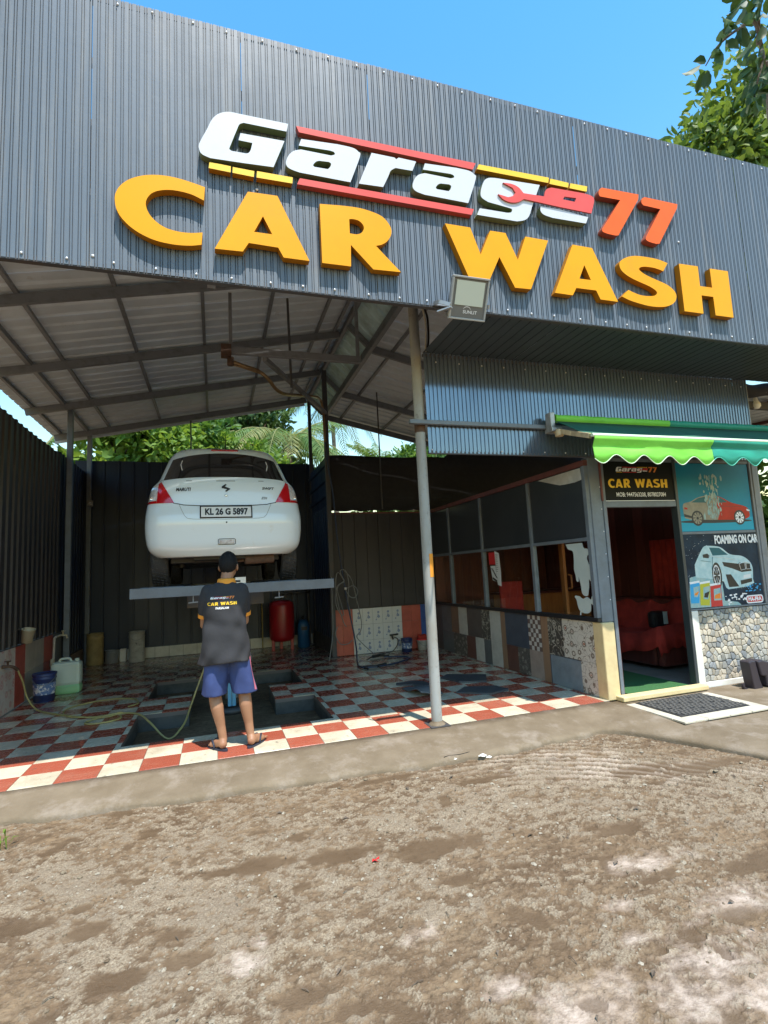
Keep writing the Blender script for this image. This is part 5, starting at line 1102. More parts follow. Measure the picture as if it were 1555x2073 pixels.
for i in range(26):
    u = i / 25; row = []
    for j in range(17):
        v = j / 16
        x_ = 5.50 + .72 * v; y_ = 5.63 + 1.5 * u
        z_ = .43 + .14 * max(0, 1 - u * 3.2) ** 1.2 + .02 * math.sin(u * 21 + v * 3) * (.4 + v) + .40 * max(0, v - .82) / .18
        if j == 0: z_ -= .24 + .03 * math.sin(u * 17)
        row.append((x_ + .012 * math.sin(u * 25), y_, z_))
    P.append(row)
P0 = [[(x_, 5.60 + .012 * math.sin(k * 2.2), .20 + .10 * math.sin(k * .23) + .02 * math.sin(k * 1.7)) for k, (x_, y_, z_) in enumerate(P[0])]]
q = MB(); q.grid(P0 + P, flip=True); o = q.build('drape', 'red_cloth', sf); o.modifiers.new('t', 'SOLIDIFY').thickness = .012
P = [[(6.42 - .03 * math.sin(j * .9), 5.8 + 1.6 * i / 14, .95 + .9 * j / 8 - .1 * math.sin(i * .5)) for j in range(9)] for i in range(15)]
bag = thing('bag', (5.9, 6.0, .5), 'small black bag with pale painted glint lying on the sofa', 'bag')
q = MB(); q.box((5.78, 5.93, .50), (6.02, 6.08, .74)); q.build('body', 'black_plastic', bag, bevel=.05)
q = MB(); q.box((5.93, 5.918, .56), (6.0, 5.928, .73)); q.build('tag', 'print_foam', bag)  # pale slab standing in for a bluish glint
cu_ = MB(); cu_.grid([[(6.47 + .018 * math.sin(i * 1.9), 5.3 + 1.3 * i / 40, z) for z in (.9, 1.4, 1.75)] for i in range(41)]); o = cu_.build('curtain', 'red_cloth', label='dark red cloth hanging on the wall above the sofa', cat='curtain'); o.modifiers.new('t', 'SOLIDIFY').thickness = .006

# ================================================================ SIGN BOARD, POSTERS
def logo(mb, cx0, cz0, width, y, mp=None, wrench=True, mi=(0, 1, 2, 3)):
    """the slanted Garage77 logo as thin print; mi = white, yellow, red, orange"""
    s_ = width / 4.67; lay = .0
    for ks, m_, l_ in ((('barR1', 'barR2'), mi[2], 0), (('y1', 'y2', 'y3', 'y4', 'y5', 'y6'), mi[1], 0), (('G', 'a', 'r', 'a2', 'g', 'e'), mi[0], .0004), (('wrench',), mi[2], .0009), (('7', '72'), mi[3], .0004)):
        for k in ks:
            vs, fs = flat_curve(LETTERS[k], 0)
            q = [(cx0 + (x - 2.255) * s_, y - l_, cz0 + (z - 4.84) * s_) for x, yy_, z in vs]
            if mp: q = [mp(p) for p in q]
            mb.add(q, fs, m_)
def carwash(mb, cx0, cz0, width, y, mp=None, mi=1, vs_=1.0):
    s_ = width / 5.82
    for k in ('C', 'A', 'R', 'W', 'A2', 'S', 'H'):
        vs, fs = flat_curve(LETTERS[k], 0); q = [(cx0 + (x - 2.27) * s_, y, cz0 + (z - 4.18) * s_ * vs_) for x, yy_, z in vs]
        if mp: q = [mp(p) for p in q]
        mb.add(q, fs, mi)
sb = thing('sign_board', (4.68, YO, 2.14), 'black sign board over the doorway with logo and phone numbers', 'sign')
q = MB(); q.box((4.19, YO - .008, 2.142), (5.186, YO + .010, 2.595)); q.build('board', 'poster_dark_flat', sb)
q = MB(); q.box((4.19, YO - .0115, 2.138), (5.186, YO - .0085, 2.146)); q.build('edge_strip', 'ink_white', sb)
q = MB(); logo(q, 4.665, 2.505, .60, YO - .0095); carwash(q, 4.67, 2.345, .85, YO - .0095, vs_=1.35)
add_geo(q, text_geo('MOB: 9447563208, 8078027084', .068, .0009, .80), (4.70, YO - .0095, 2.212), mi=0)
q.build('lettering', ['ink_white', 'ink_yellow', 'ink_red', 'ink_orange'], sb)
def smooth_poly(mb, key, y, mi): mb.add(*[(lambda g: ([(x, y, z) for x, _, z in g[0]], g[1]))(flat_curve([PRINT[key]], 0))][0], mi)
def disc(mb, c, rx, rz, y, mi, n=22):
    mb.add([(c[0] + rx * math.cos(a), y, c[1] + rz * math.sin(a)) for a in np.linspace(0, 6.2832, n, endpoint=False)], [tuple(range(n))], mi)
po = thing('poster', (5.81, YO, 1.77), 'blue poster of a car half dirty and half shining red', 'poster')
q = MB(); q.box((5.236, YO - .006, 1.768), (6.40, YO + .003, 2.592)); q.build('sheet', 'poster_blue', po)
q = MB()
yq = lambda k: YO - .0066 - .0003 * k
q.add([(5.24, yq(0), 1.772), (6.396, yq(0), 1.772), (6.396, yq(0), 1.93), (5.24, yq(0), 1.95)], [(0, 1, 2, 3)], 6)
disc(q, (5.80, 1.885), .58, .022, yq(1), 4)
smooth_poly(q, 'car', yq(2), 0); smooth_poly(q, 'carred', yq(3), 1)
for k in range(150):
    u = rng.random(); x_ = 5.775 + rng.normal(0, .030 + .035 * (1 - u)); z_ = 1.92 + .52 * u; l_ = rng.uniform(.02, .08); w_1 = rng.uniform(.002, .008); yk = yq(5) - .000004 * k
    q.add([(x_ - w_1, yk, z_), (x_ + w_1 * .3, yk, z_ - l_ * .5), (x_ + w_1, yk, z_), (x_, yk, z_ + l_ * .5)], [(0, 1, 2, 3)], 2 if rng.random() < .72 else 6)
for k in ('win1', 'win2'): smooth_poly(q, k, yq(4), 3)
q.add([(5.30, yq(4), 1.98), (5.30, yq(4), 1.945), (5.42, yq(4), 1.925), (5.42, yq(4), 1.95)], [(0, 1, 2, 3)], 4)
for c, rim in (((5.50, 1.925), 0), ((6.175, 1.925), 5)):
    disc(q, c, .092, .092, yq(6), 4); disc(q, c, .070, .070, yq(7), rim); disc(q, c, .018, .018, yq(9), 4)
    for k in range(9):
        a = k * .698; q.add([(c[0] + .02 * math.cos(a), yq(8), c[1] + .02 * math.sin(a)), (c[0] + .068 * math.cos(a + .2), yq(8), c[1] + .068 * math.sin(a + .2)), (c[0] + .068 * math.cos(a + .42), yq(8), c[1] + .068 * math.sin(a + .42))], [(0, 1, 2)], 4)
q.add([(5.315, yq(4), 2.06), (5.36, yq(4), 2.05), (5.36, yq(4), 2.03), (5.315, yq(4), 2.035)], [(0, 1, 2, 3)], 1)
q.add([(6.30, yq(6), 2.03), (6.36, yq(6), 2.015), (6.35, yq(6), 2.0), (6.31, yq(6), 2.005)], [(0, 1, 2, 3)], 5)
q.add([(5.86, yq(4), 2.07), (6.22, yq(4), 2.06), (6.22, yq(4), 2.057), (5.86, yq(4), 2.066)], [(0, 1, 2, 3)], 4)
for k in range(46):
    a = rng.uniform(0, 1); disc(q, (5.78 + rng.normal(0, .09), 1.90 + .55 * a), .006 + rng.uniform(0, .012), .012 + rng.uniform(0, .03), yq(6) - .00005 * k, 2, 7)
q.build('print', ['print_greige', 'print_red', 'print_pale', 'print_teal', 'ink_black', 'ink_white', 'poster_blue2'], po)
po2 = thing('poster', (5.81, YO, .87), 'dark poster of a foam covered car reading FOAMING ON CAR', 'poster')
q = MB(); q.box((5.236, YO - .006, .868), (6.405, YO + .003, 1.733)); q.build('sheet', 'poster_dark', po2)
q = MB()
for k in range(70): disc(q, (rng.uniform(5.25, 5.75), rng.uniform(1.15, 1.72)), *([rng.uniform(.0015, .004)] * 2), yq(0), 7, 5)
smooth_poly(q, 'foam', yq(1), 1); smooth_poly(q, 'car2', yq(2), 0); smooth_poly(q, 'ws2', yq(3), 3)
for k in ('grl', 'intk', 'intk2', 'mir2'): smooth_poly(q, k, yq(4), 4)
smooth_poly(q, 'plt2', yq(5), 8)
disc(q, (5.70, 1.235), .075, .155, yq(4), 4, 30); disc(q, (5.695, 1.235), .056, .125, yq(5), 8, 30); disc(q, (5.695, 1.235), .047, .108, yq(6), 4, 30)
for k in range(8):
    a = k * .785; q.add([(5.695 + .006 * math.cos(a), yq(7), 1.235 + .012 * math.sin(a)), (5.695 + .05 * math.cos(a - .09), yq(7), 1.235 + .115 * math.sin(a - .09)), (5.695 + .05 * math.cos(a + .09), yq(7), 1.235 + .115 * math.sin(a + .09))], [(0, 1, 2)], 8)
q.tube([(5.60, yq(5), 1.47), (5.85, yq(5), 1.44), (6.05, yq(5), 1.40)], .003, 4, 8); q.tube([(5.66, yq(5), 1.46), (5.63, yq(5), 1.30)], .003, 4, 3); q.tube([(5.47, yq(5), 1.42), (5.62, yq(5), 1.40)], .003, 4, 3)
for k in range(12): q.add([(5.85 + .03 * k, yq(3), 1.10 + .003 * k), (5.862 + .03 * k, yq(3), 1.10), (5.856 + .03 * k, yq(3), 1.05 + .02 * rng.random())], [(0, 1, 2)], 0)
q.tube([(6.07, yq(5), 1.36), (6.16, yq(5), 1.375), (6.165, yq(5), 1.29), (6.09, yq(5), 1.28), (6.07, yq(5), 1.36)], .005, 4, 8); q.tube([(6.18, yq(5), 1.375), (6.25, yq(5), 1.365), (6.25, yq(5), 1.29), (6.18, yq(5), 1.29), (6.18, yq(5), 1.375)], .005, 4, 8)
for k, m_, t_ in (('bb', 5, 9), ('by', 6, 4), ('br', 2, 9)):
    pl = PRINT[k]; smooth_poly(q, k, yq(6), m_)
    (x0, z0), (x1, z1), (x2, z2), (x3, z3) = pl
    q.add([(x0 + .045, yq(7), z0 - .05), (x1 - .01, yq(7), z1 - .05), (x2 - .012, yq(7), z2 + .07), (x3 + .055, yq(7), z3 + .07)], [(0, 1, 2, 3)], 1)
    q.add([(x0 + .055, yq(8), z0 - .12), (x1 - .02, yq(8), z1 - .11), (x2 - .02, yq(8), z2 + .09), (x3 + .065, yq(8), z3 + .09)], [(0, 1, 2, 3)], t_)
    q.add([(x0 - .01, yq(7), z0 + .012), (x1, yq(7), z1 + .012), (x1, yq(7), z1 - .012), (x0, yq(7), z0 - .012)], [(0, 1, 2, 3)], 7)
for k in range(26): disc(q, (rng.uniform(5.78, 6.12), rng.uniform(.88, 1.0)), rng.uniform(.008, .025), rng.uniform(.005, .013), yq(3) - .00003 * k, 7, 9)
for k in range(22): disc(q, (rng.uniform(6.12, 6.38), rng.uniform(1.02, 1.11)), rng.uniform(.008, .02), rng.uniform(.004, .01), yq(3) - .00003 * k, 5, 9)
def rrect(x0, x1, z0, z1, r):
    return [(cx_0 + r * math.cos(a), cz_0 + r * math.sin(a)) for cx_0, cz_0, a0 in ((x1 - r, z1 - r, 0), (x0 + r, z1 - r, 1.571), (x0 + r, z0 + r, 3.142), (x1 - r, z0 + r, 4.712)) for a in np.linspace(a0, a0 + 1.571, 6)]
q.add([(x, yq(8), z) for x, z in rrect(6.115, 6.395, .875, .972, .035)], [tuple(range(24))], 7)
q.add([(x, yq(9), z) for x, z in rrect(6.132, 6.378, .890, .957, .022)], [tuple(range(24))], 2)
add_geo(q, text_geo('MA-FRA', .066, .003, .92), (6.255, yq(10), .923), mi=7)
add_geo(q, text_geo('FOAMING ON CAR', .135, .0065, .60), (6.07, yq(9), 1.655), mi=7)
q.build('print', ['print_foam', 'print_pale', 'ink_red', 'print_teal', 'ink_black', 'print_cyan', 'print_lime', 'ink_white', 'plate_white', 'ink_orange'], po2)

# ================================================================ AWNING
aw = thing('awning', (5.05, 4.7, 2.6), 'green retractable awning with scalloped valance over the office front', 'awning')
q = MB(); q.box((1.86, 4.74, 2.925), (6.72, 4.79, 2.968)); q.build('mounting_rail', 'steel_blue', aw, bevel=.004)
for x0, x1, m_ in ((3.50, 5.06, 'awning_light'), (5.062, 6.66, 'awning_dark')):
    q = MB(); ks = np.linspace(x0, x1, 30); q.tube([(x, 4.69, 3.025) for x in ks], [.043 + .0025 * math.sin(x * 31) + .002 * math.sin(x * 67) for x in ks], 16); q.build('roller', m_, aw)
for x in (3.44, 6.69):
    q = MB(); q.box((x - .02, 4.64, 2.90), (x + .035, 4.735, 3.08))
    if x < 4: q.box((3.40, 4.60, 2.86), (3.53, 4.73, 2.905))
    q.build('bracket', 'alloy', aw, bevel=.006)
q = MB(); q.bar((3.47, 4.66, 2.885), (3.49, 4.40, 2.785), .05, .05); q.bar((3.49, 4.40, 2.785), (3.49, 4.14, 2.69), .045, .05); q.lathe((3.47, 4.58, 2.80), [(0, 0), (.045, 0), (.045, .07), (0, .07)], 12); q.build('arm', 'arm_wood', aw, bevel=.004)
q = MB(); q.bar((6.66, 4.66, 2.885), (6.66, 4.14, 2.69), .045, .05); q.build('arm', 'arm_wood', aw, bevel=.004)
for x0, x1, m_ in ((3.48, 4.985, 'awning_light'), (4.985, 6.68, 'awning_dark')):
    xs = np.linspace(x0, x1, 90); P = []; P2 = []; Q = []
    for x in xs:
        sg_ = math.sin((x - x0) / (x1 - x0) * 3.14)
        P.append([(x, 4.652, 2.985), (x, 4.5, 2.905 - .012 * sg_), (x, 4.30, 2.785 - .016 * sg_), (x, 4.20, 2.738 - .008 * sg_)])
        P2.append([(x, 4.20, 2.7382 - .008 * sg_), (x, 4.115, 2.700), (x, 4.085, 2.688), (x, 4.068, 2.670)])
        ph = (x - 3.565) / .330
        bot = 2.44 - .043 * math.cos(ph * 6.2832) * 1.0 + .012
        f1 = .007 * math.sin(x * 5.1 + 1) + .003 * math.sin(x * 13); f2 = .008 * math.sin(x * 4.3) + .003 * math.sin(x * 17)
        zf = 2.585 + .012 * math.sin(x * 2.6 + 1) + .004 * math.sin(x * 9)
        Q.append([(x, 4.066, 2.668), (x, 4.078 + f1 * .4, 2.640), (x, 4.100 + f1, zf + .015), (x, 4.106 + f1, zf), (x, 4.098 + f2, zf - .02), (x, 4.092 + f2, 2.50 + (bot - 2.44) * .3), (x, 4.088 + f2, bot)])
    q = MB(); q.grid(P, flip=False); o = q.build('shaded_fabric', 'awning_shaded', aw); o.modifiers.new('t', 'SOLIDIFY').thickness = .003  # rear part of the cloth, the facade's shade painted into its colour
    q = MB(); q.grid(P2, flip=False); o = q.build('sunlit_strip', m_, aw); o.modifiers.new('t', 'SOLIDIFY').thickness = .003  # sunlit front of the same cloth, left in the lighter colour
    q = MB(); q.grid(Q, flip=False); o = q.build('valance', m_, aw); o.modifiers.new('t', 'SOLIDIFY').thickness = .003
    q = MB(); q.tube([Q[i][-1] for i in range(90)], .0045, 5); q.build('hem', 'awning_edge' if m_ == 'awning_light' else 'awning_hem', aw)
q = MB(); q.tube([(3.46, 4.085, 2.683), (5, 4.085, 2.683), (6.70, 4.085, 2.683)], .019, 10); q.build('front_bar', 'awning_edge', aw)

# roof and lamp beyond the right end
ax = thing('side_shed', (8, 6, 3), 'brown sheet roofed shed beyond the right end of the office', 'shed')
q = MB(); corr(q, (6.70, 4.95, 3.62), (1, 0, 0), (0, .99, .08), (0, -.08, .99), 4.2, 4.5, prof_period(4.2, .24, rprof)); q.build('roof_sheet', 'roof_sheet', ax)
for yy in (5.2, 6.6, 8.2): q = MB(); q.bar((6.65, yy, 3.50 + .08 * (yy - 4.95)), (10.8, yy, 3.50 + .08 * (yy - 4.95)), .06, .10); q.build('rafter', 'steel_dark', ax)
for xx in (7.6, 9.0): q = MB(); q.bar((xx, 4.96, 3.58), (xx, 9.4, 3.93), .05, .05); q.build('purlin', 'red_lead', ax)
q = MB(); q.box((10.6, 8.9, -.1), (10.7, 9.0, 3.8)); q.build('post', 'steel_dark', ax)
ro = thing('tarpaulin_roll', (7.6, 5.0, 3.7), 'dark rolled tarpaulin tucked under the overhang at far right', 'tarpaulin')
q = MB(); q.tube(catmull([(6.62, 4.98, 3.66), (6.9, 5.0, 3.64), (7.3, 5.02, 3.70), (7.9, 5.0, 3.66), (8.6, 5.0, 3.70)]), .085, 12); q.build('roll', 'net', ro)
lm = thing('lamp', (7.16, 5.16, 3.4), 'white bulb lamp in its holder under the far right roof', 'lamp')
q = MB(); q.bar((7.10, 5.16, 3.66), (7.28, 5.18, 3.72), .10, .09); q.build('holder', 'cream_plastic', lm, bevel=.01)
q = MB(); q.lathe((7.19, 5.17, 3.53), [(0, -.07), (.035, -.062), (.058, -.03), (.055, .01), (.03, .05), (.022, .11)], 16); q.build('bulb', 'bulb_white', lm)

# door mat in its white tiled frame
q = MB()
for k in range(4): q.box((4.03 + .275 * k, 3.905, -.03), (4.30 + .275 * k, 4.045, -.012)); 
q.box((4.03, 4.05, -.03), (4.135, 4.63, -.012)); q.box((5.02, 4.05, -.03), (5.13, 4.63, -.012)); q.build('mat_frame', 'cream_tile', label='cream tiled border set in the concrete around the door mat', cat='border', bevel=.003)
dm = thing('door_mat', (4.58, 4.34, -.012), 'dark rubber door mat with woven ribs before the doorway', 'mat')
q = MB(); q.box((4.145, 4.06, -.028), (5.012, 4.625, -.008)); q.build('base', 'rubber', dm, bevel=.003)
q = MB()
for i in range(17):
    for j in range(14):
        x0, y0 = 4.16 + .05 * i + (.012 if j % 2 else 0), 4.075 + .039 * j
        if (i * 7 + j * 3) % 11: q.box((x0, y0, -.0078), (x0 + .036, y0 + .030, -.001))
q.build('ribs', 'rubber2', dm, kind='stuff')
# dark moulded object at the stone wall, half out of frame
bn = thing('bench', (6.0, 4.55, -.06), 'dark moulded bench end with upturned foot at right edge', 'bench')
q = MB(); q.poly([(5.70, -.055), (5.68, .06), (5.665, .18), (5.655, .27), (5.70, .285), (5.76, .275), (5.775, .18), (5.795, .06), (5.84, -.055)], 4.52, 4.64); q.build('leg', 'bench_plastic', bn, bevel=.012)
q = MB(); q.tube(catmull([(5.60, 4.58, .035), (5.605, 4.58, -.01), (5.65, 4.58, -.038), (5.72, 4.58, -.045), (5.95, 4.58, -.045), (6.3, 4.58, -.04)]), [.012] * 3 + [.02] * 23, 10) if False else q.tube(catmull([(5.60, 4.58, .035), (5.605, 4.58, -.01), (5.65, 4.58, -.038), (5.72, 4.58, -.045), (5.95, 4.58, -.045), (6.3, 4.58, -.04)]), .02, 10); q.build('foot', 'bench_plastic', bn)
q = MB(); q.poly([(5.76, .275), (5.83, .285), (5.95, .25), (6.08, .18), (6.3, .12), (6.3, -.05), (5.93, -.05), (5.87, .0), (5.865, .10), (5.80, .11)], 4.50, 4.66); q.build('seat_shell', 'bench_plastic', bn, bevel=.015)

# ================================================================ CAR LIFT
ZL = 1.44
lf = thing('car_lift', (.2, 7.12, -.26), 'dark grey hydraulic lift platform on a blue column in the pit', 'car lift')
q = MB(); q.box((-.87, 6.20, 1.315), (1.345, 6.27, 1.425)); q.build('cross_beam', 'lift_paint', lf, bevel=.004)
q = MB(); q.box((-.87, 9.30, 1.315), (1.345, 9.37, 1.425)); q.build('cross_beam', 'lift_paint', lf, bevel=.004)
for xc in (-.555, .805):
    q = MB(); q.box((xc - .22, 6.275, 1.33), (xc + .22, 9.295, 1.43)); q.build('runway', 'lift_paint', lf, bevel=.004)
q = MB(); q.box((-.33, 6.9, 1.15), (.58, 7.34, 1.31)); q.box((.05, 6.28, 1.20), (.20, 9.29, 1.30)); q.build('cradle', 'steel_dark', lf, bevel=.004)
q = MB(); q.lathe((.18, 7.12, 0), [(.075, .0), (.075, 1.15)], 20); q.build('ram', 'steel', lf)
q = MB()
q.lathe((.18, 7.12, 0), [(.0, -.085), (.052, -.085), (.052, .32), (.0, .32)], 16)
q.box((.13, 7.03, -.085), (.172, 7.10, .32)); q.box((.182, 7.03, -.085), (.222, 7.10, .32)); q.build('cylinder', 'lift_blue', lf)
q = MB(); q.lathe((.18, 7.12, 0), [(.0, -.12), (.16, -.12), (.16, -.16), (.12, -.17), (.11, -.89)], 24); q.build('base_ring', 'steel_dark', lf)
for xh in (-.235, .70):
    q = MB(); q.tube([(xh, 6.235, 1.315), (xh, 6.235, 1.245)], .007, 6); q.bar((xh - .05, 6.235, 1.24), (xh + .05, 6.235, 1.245), .012, .012); q.build('hanger', 'steel', lf)

# ================================================================ CAR ON THE LIFT, seen from behind
CX = .125
zk = [.30, .33, .38, .44, .55, .66, .75, .82, .86, .92, 1.0, 1.07, 1.11, 1.14, 1.18, 1.32, 1.455, 1.525, 1.58, 1.625, 1.655, 1.67]
yr = [6.06, 6.03, 5.985, 5.965, 5.955, 5.945, 5.955, 5.98, 5.992, 5.998, 6.010, 6.025, 6.036, 6.052, 6.085, 6.20, 6.32, 6.385, 6.45, 6.56, 6.74, 7.0]
hw = [.70, .775, .815, .835, .850, .852, .848, .840, .835, .825, .810, .790, .765, .735, .71, .672, .632, .602, .562, .50, .42, .28]
yf = [9.60, 9.66, 9.70, 9.72, 9.74, 9.72, 9.66, 9.55, 9.45, 9.25, 9.0, 8.78, 8.66, 8.58, 8.50, 8.28, 8.05, 7.92, 7.80, 7.65, 7.5, 7.3]
zz = np.linspace(.30, 1.67, 98)
def sm_(v):
    a = np.interp(zz, zk, v); p = np.pad(a, 3, 'edge'); k = np.array([1, 2, 3, 4, 3, 2, 1]) / 16.
    b = np.convolve(p, k, 'valid'); b[0], b[-1] = a[0], a[-1]; return b
YR, HW, YFR = sm_(yr), sm_(hw), sm_(yf)
EXP, DEP = 3.5, .38
fz = lambda arr, z: float(np.interp(z, zz, arr))
def car_y(x, z):
    w = fz(HW, z); u = min(.9995, abs(x) / w)
    return fz(YR, z) + DEP * (1 - (1 - u ** EXP) ** (1 / EXP))
def car_pt(x, z, off=0.): return (CX + x, car_y(x, z) - off, ZL + z)
car = thing('white_car', (CX, 7.6, ZL), 'white hatchback raised on the lift, seen from behind, plate KL 26 G 5897', 'car')
q = MB(); rows = []
for k, z in enumerate(zz):
    w, y0, y1 = HW[k], YR[k], YFR[k]; D2 = min(.5, (y1 - y0) * .3); ring = []
    for a in np.linspace(-math.pi / 2, math.pi / 2, 61):
        sx = math.copysign(abs(math.sin(a)) ** (2 / EXP), math.sin(a)); cy0 = abs(math.cos(a)) ** (2 / EXP)
        ring.append((CX + w * sx, y0 + DEP * (1 - cy0), ZL + z))
    for t in np.linspace(.1, .9, 7): ring.append((CX + w * (1 + .0 * t), (y0 + DEP) * (1 - t) + (y1 - D2) * t, ZL + z))
    for a in np.linspace(math.pi / 2, -math.pi / 2, 25):
        sx = math.copysign(abs(math.sin(a)) ** (2 / EXP), math.sin(a)); cy0 = abs(math.cos(a)) ** (2 / EXP)
        ring.append((CX + w * sx, y1 - D2 * (1 - cy0), ZL + z))
    for t in np.linspace(.9, .1, 7): ring.append((CX - w, (y0 + DEP) * (1 - t) + (y1 - D2) * t, ZL + z))
    rows.append(ring + [ring[0]])
q.grid(rows, flip=False); n_ = len(rows[0])
q.add(rows[0][:-1], [tuple(range(n_ - 1))[::-1]]); q.add(rows[-1][:-1], [tuple(range(n_ - 1))], 0, True)
q.build('body', 'car_white', car)
def strip(pts, w, off, mb, mi=0):
    """ribbon lying on the rear of the car along (x,z) points"""
    P = []
    for i, (x, z) in enumerate(pts):
        a, b = pts[max(0, i - 1)], pts[min(len(pts) - 1, i + 1)]; dx, dz = b[0] - a[0], b[1] - a[1]; l = math.hypot(dx, dz) or 1
        nx_, nz_ = -dz / l * w / 2, dx / l * w / 2
        P.append([car_pt(x - nx_, z - nz_, off), car_pt(x + nx_, z + nz_, off)])
    mb.grid(P, mi)
def patch(bl, br, tr, tl, off, n=14, m_=10, bt=0., bb=0.):
    P = []
    for j in range(m_ + 1):
        v = j / m_; row = []
        for i in range(n + 1):
            u = i / n; bow = 1 - (2 * u - 1) ** 2
            x = (bl[0] * (1 - u) + br[0] * u) * (1 - v) + (tl[0] * (1 - u) + tr[0] * u) * v
            z = ((bl[1] * (1 - u) + br[1] * u) + bb * bow) * (1 - v) + ((tl[1] * (1 - u) + tr[1] * u) + bt * bow) * v
            row.append(car_pt(x, z, off))
        P.append(row)
    return P
q = MB(); q.grid(patch((-.655, 1.150), (.655, 1.150), (.572, 1.432), (-.572, 1.432), .004, 30, 12, .085, .03), flip=False); q.build('rear_window', 'car_glass', car)
q = MB()
for sx in (-1, 1): strip([(sx * .46, 1.27), (sx * .48, 1.35), (sx * .465, 1.41)], .012, .006, q)
q.build('window_glint', 'car_clear', car)
q = MB(); q.grid(patch((-.155, 1.562), (.155, 1.562), (.15, 1.592), (-.15, 1.592), .012, 10, 2), flip=False); o = q.build('brake_light', 'car_red', car); o.modifiers.new('t', 'SOLIDIFY').thickness = .015
for sx in (-1, 1):
    A, B, C_, D_ = (.672, 1.128), (.776, 1.072), (.824, .885), (.535, .880)
    tl = MB(); mid_t, mid_b = (.700, 1.112), (.716, .884)
    P = patch((sx * D_[0], D_[1]), (sx * mid_b[0], mid_b[1]), (sx * mid_t[0], mid_t[1]), (sx * A[0], A[1]), .008, 10, 10)
    tl.grid(P, flip=sx < 0); t_ = tl.build('tail_light', 'car_red', car)
    q = MB(); q.grid(patch((sx * mid_b[0], mid_b[1] + .03), (sx * (C_[0] - .008), C_[1] + .03), (sx * B[0], B[1]), (sx * mid_t[0], mid_t[1]), .008, 8, 10), flip=sx < 0); q.build('clear_lens', 'car_clear', t_)
    q = MB(); q.grid(patch((sx * mid_b[0], mid_b[1]), (sx * C_[0], C_[1]), (sx * (C_[0] - .008), C_[1] + .028), (sx * mid_b[0], mid_b[1] + .028), .008, 6, 3), flip=sx < 0); q.build('lower_lens', 'car_red', t_)
    q = MB(); c = car_pt(sx * .765, .935, .012); q.lathe(c, [(0, .0), (.018, 0), (.022, .004)], 12, axis='y'); q.build('bulb', 'chrome', t_)
# seams: boot shut line, plate recess shading painted as a ribbon, bumper crease
q = MB(); strip([(-.545, .878), (-.49, .868), (-.44, .855), (-.30, .845), (0, .843), (.30, .845), (.44, .855), (.49, .868), (.545, .878)], .009, .002, q); q.build('boot_seam', 'car_dark', car)
q = MB(); strip([(-.485, .862), (-.46, .80), (-.43, .735), (-.40, .705), (-.34, .695), (0, .688), (.34, .695), (.40, .705), (.43, .735), (.46, .80), (.485, .862)], .005, .002, q); q.build('recess_shade', 'car_recess_shade', car)
q = MB()
for sx in (-1, 1): strip([(sx * .672, 1.128), (sx * .69, 1.14), (sx * .665, 1.16)], .006, .002, q)
strip([(-.66, 1.135), (-.4, 1.13), (0, 1.128), (.4, 1.13), (.66, 1.135)], .006, .003, q); q.build('window_seam', 'car_dark', car)
q = MB(); q.grid(patch((-.275, .702), (.275, .702), (.275, .842), (-.275, .842), .008, 8, 4), flip=False); pf = q.build('number_plate', 'ink_black', car, label='white number plate KL 26 G 5897'); pf.modifiers.new('t', 'SOLIDIFY').thickness = .012
q = MB(); q.grid(patch((-.262, .715), (.262, .715), (.262, .829), (-.262, .829), .0105, 8, 4), flip=False); q.build('plate_face', 'plate_white', pf)
q = MB(); add_geo(q, text_geo('KL 26 G 5897', .098, .0042, .80), mp=lambda p: car_pt(p[0], .770 + p[2], .0125)); q.build('plate_text', 'ink_black', pf)
q = MB()
add_geo(q, text_geo('MARUTI', .052, .002, .80, .2), mp=lambda p: car_pt(-.445 + p[0], 1.028 + p[2], .004))
add_geo(q, text_geo('SWIFT', .040, .0012, 1.15, .25), mp=lambda p: car_pt(.455 + p[0], 1.038 + p[2], .004))
add_geo(q, text_geo('ZDI', .036, .0004, 1.1, .2), mp=lambda p: car_pt(.41 + p[0], .925 + p[2], .004)); q.build('badge_lettering', 'car_dark', car)
q = MB()
S_ = [(-.034, .012), (-.006, .032), (.002, .026), (-.010, .016), (.006, .004), (.034, .016)], [(.034, -.012), (.006, -.032), (-.002, -.026), (.010, -.016), (-.006, -.004), (-.034, -.016)]
emb = [(x * 1.25, z * 1.25) for x, z in [(-.036, .012), (-.004, .036), (.008, .029), (-.010, .013), (.036, -.006), (.036, -.012), (.004, -.036), (-.008, -.029), (.010, -.013), (-.036, -.002)]]
vs, fs = flat_curve([emb], 0); q.add([car_pt(x * 1.0, 1.045 + z, .006) for x, y, z in vs], fs); q.build('emblem', 'car_dark', car)
q = MB(); q.lathe(car_pt(0, .958, .002), [(.014, .0), (.014, .004), (.008, .006), (0, .004)], 14, axis='y'); q.build('boot_lock', 'chrome', car)
q = MB(); q.lathe(car_pt(.0, .655, .001), [(.009, 0), (.009, .002), (0, .002)], 10, axis='y'); q.build('sensor', 'car_dark', car)
q = MB(); strip([(x * .09, .445 + z * .030) for x, z in [(-1, 0), (-1, .8), (-.85, 1), (0, 1), (.85, 1), (1, .8), (1, -.8), (.85, -1), (0, -1), (-.85, -1), (-1, -.8), (-1, 0)]], .006, .004, q); q.build('fog_light_seam', 'car_dark', car)
q = MB(); q.grid(patch((-.078, .424), (.078, .424), (.078, .466), (-.078, .466), .006, 6, 3), flip=False); q.build('fog_light', 'car_clear', car)
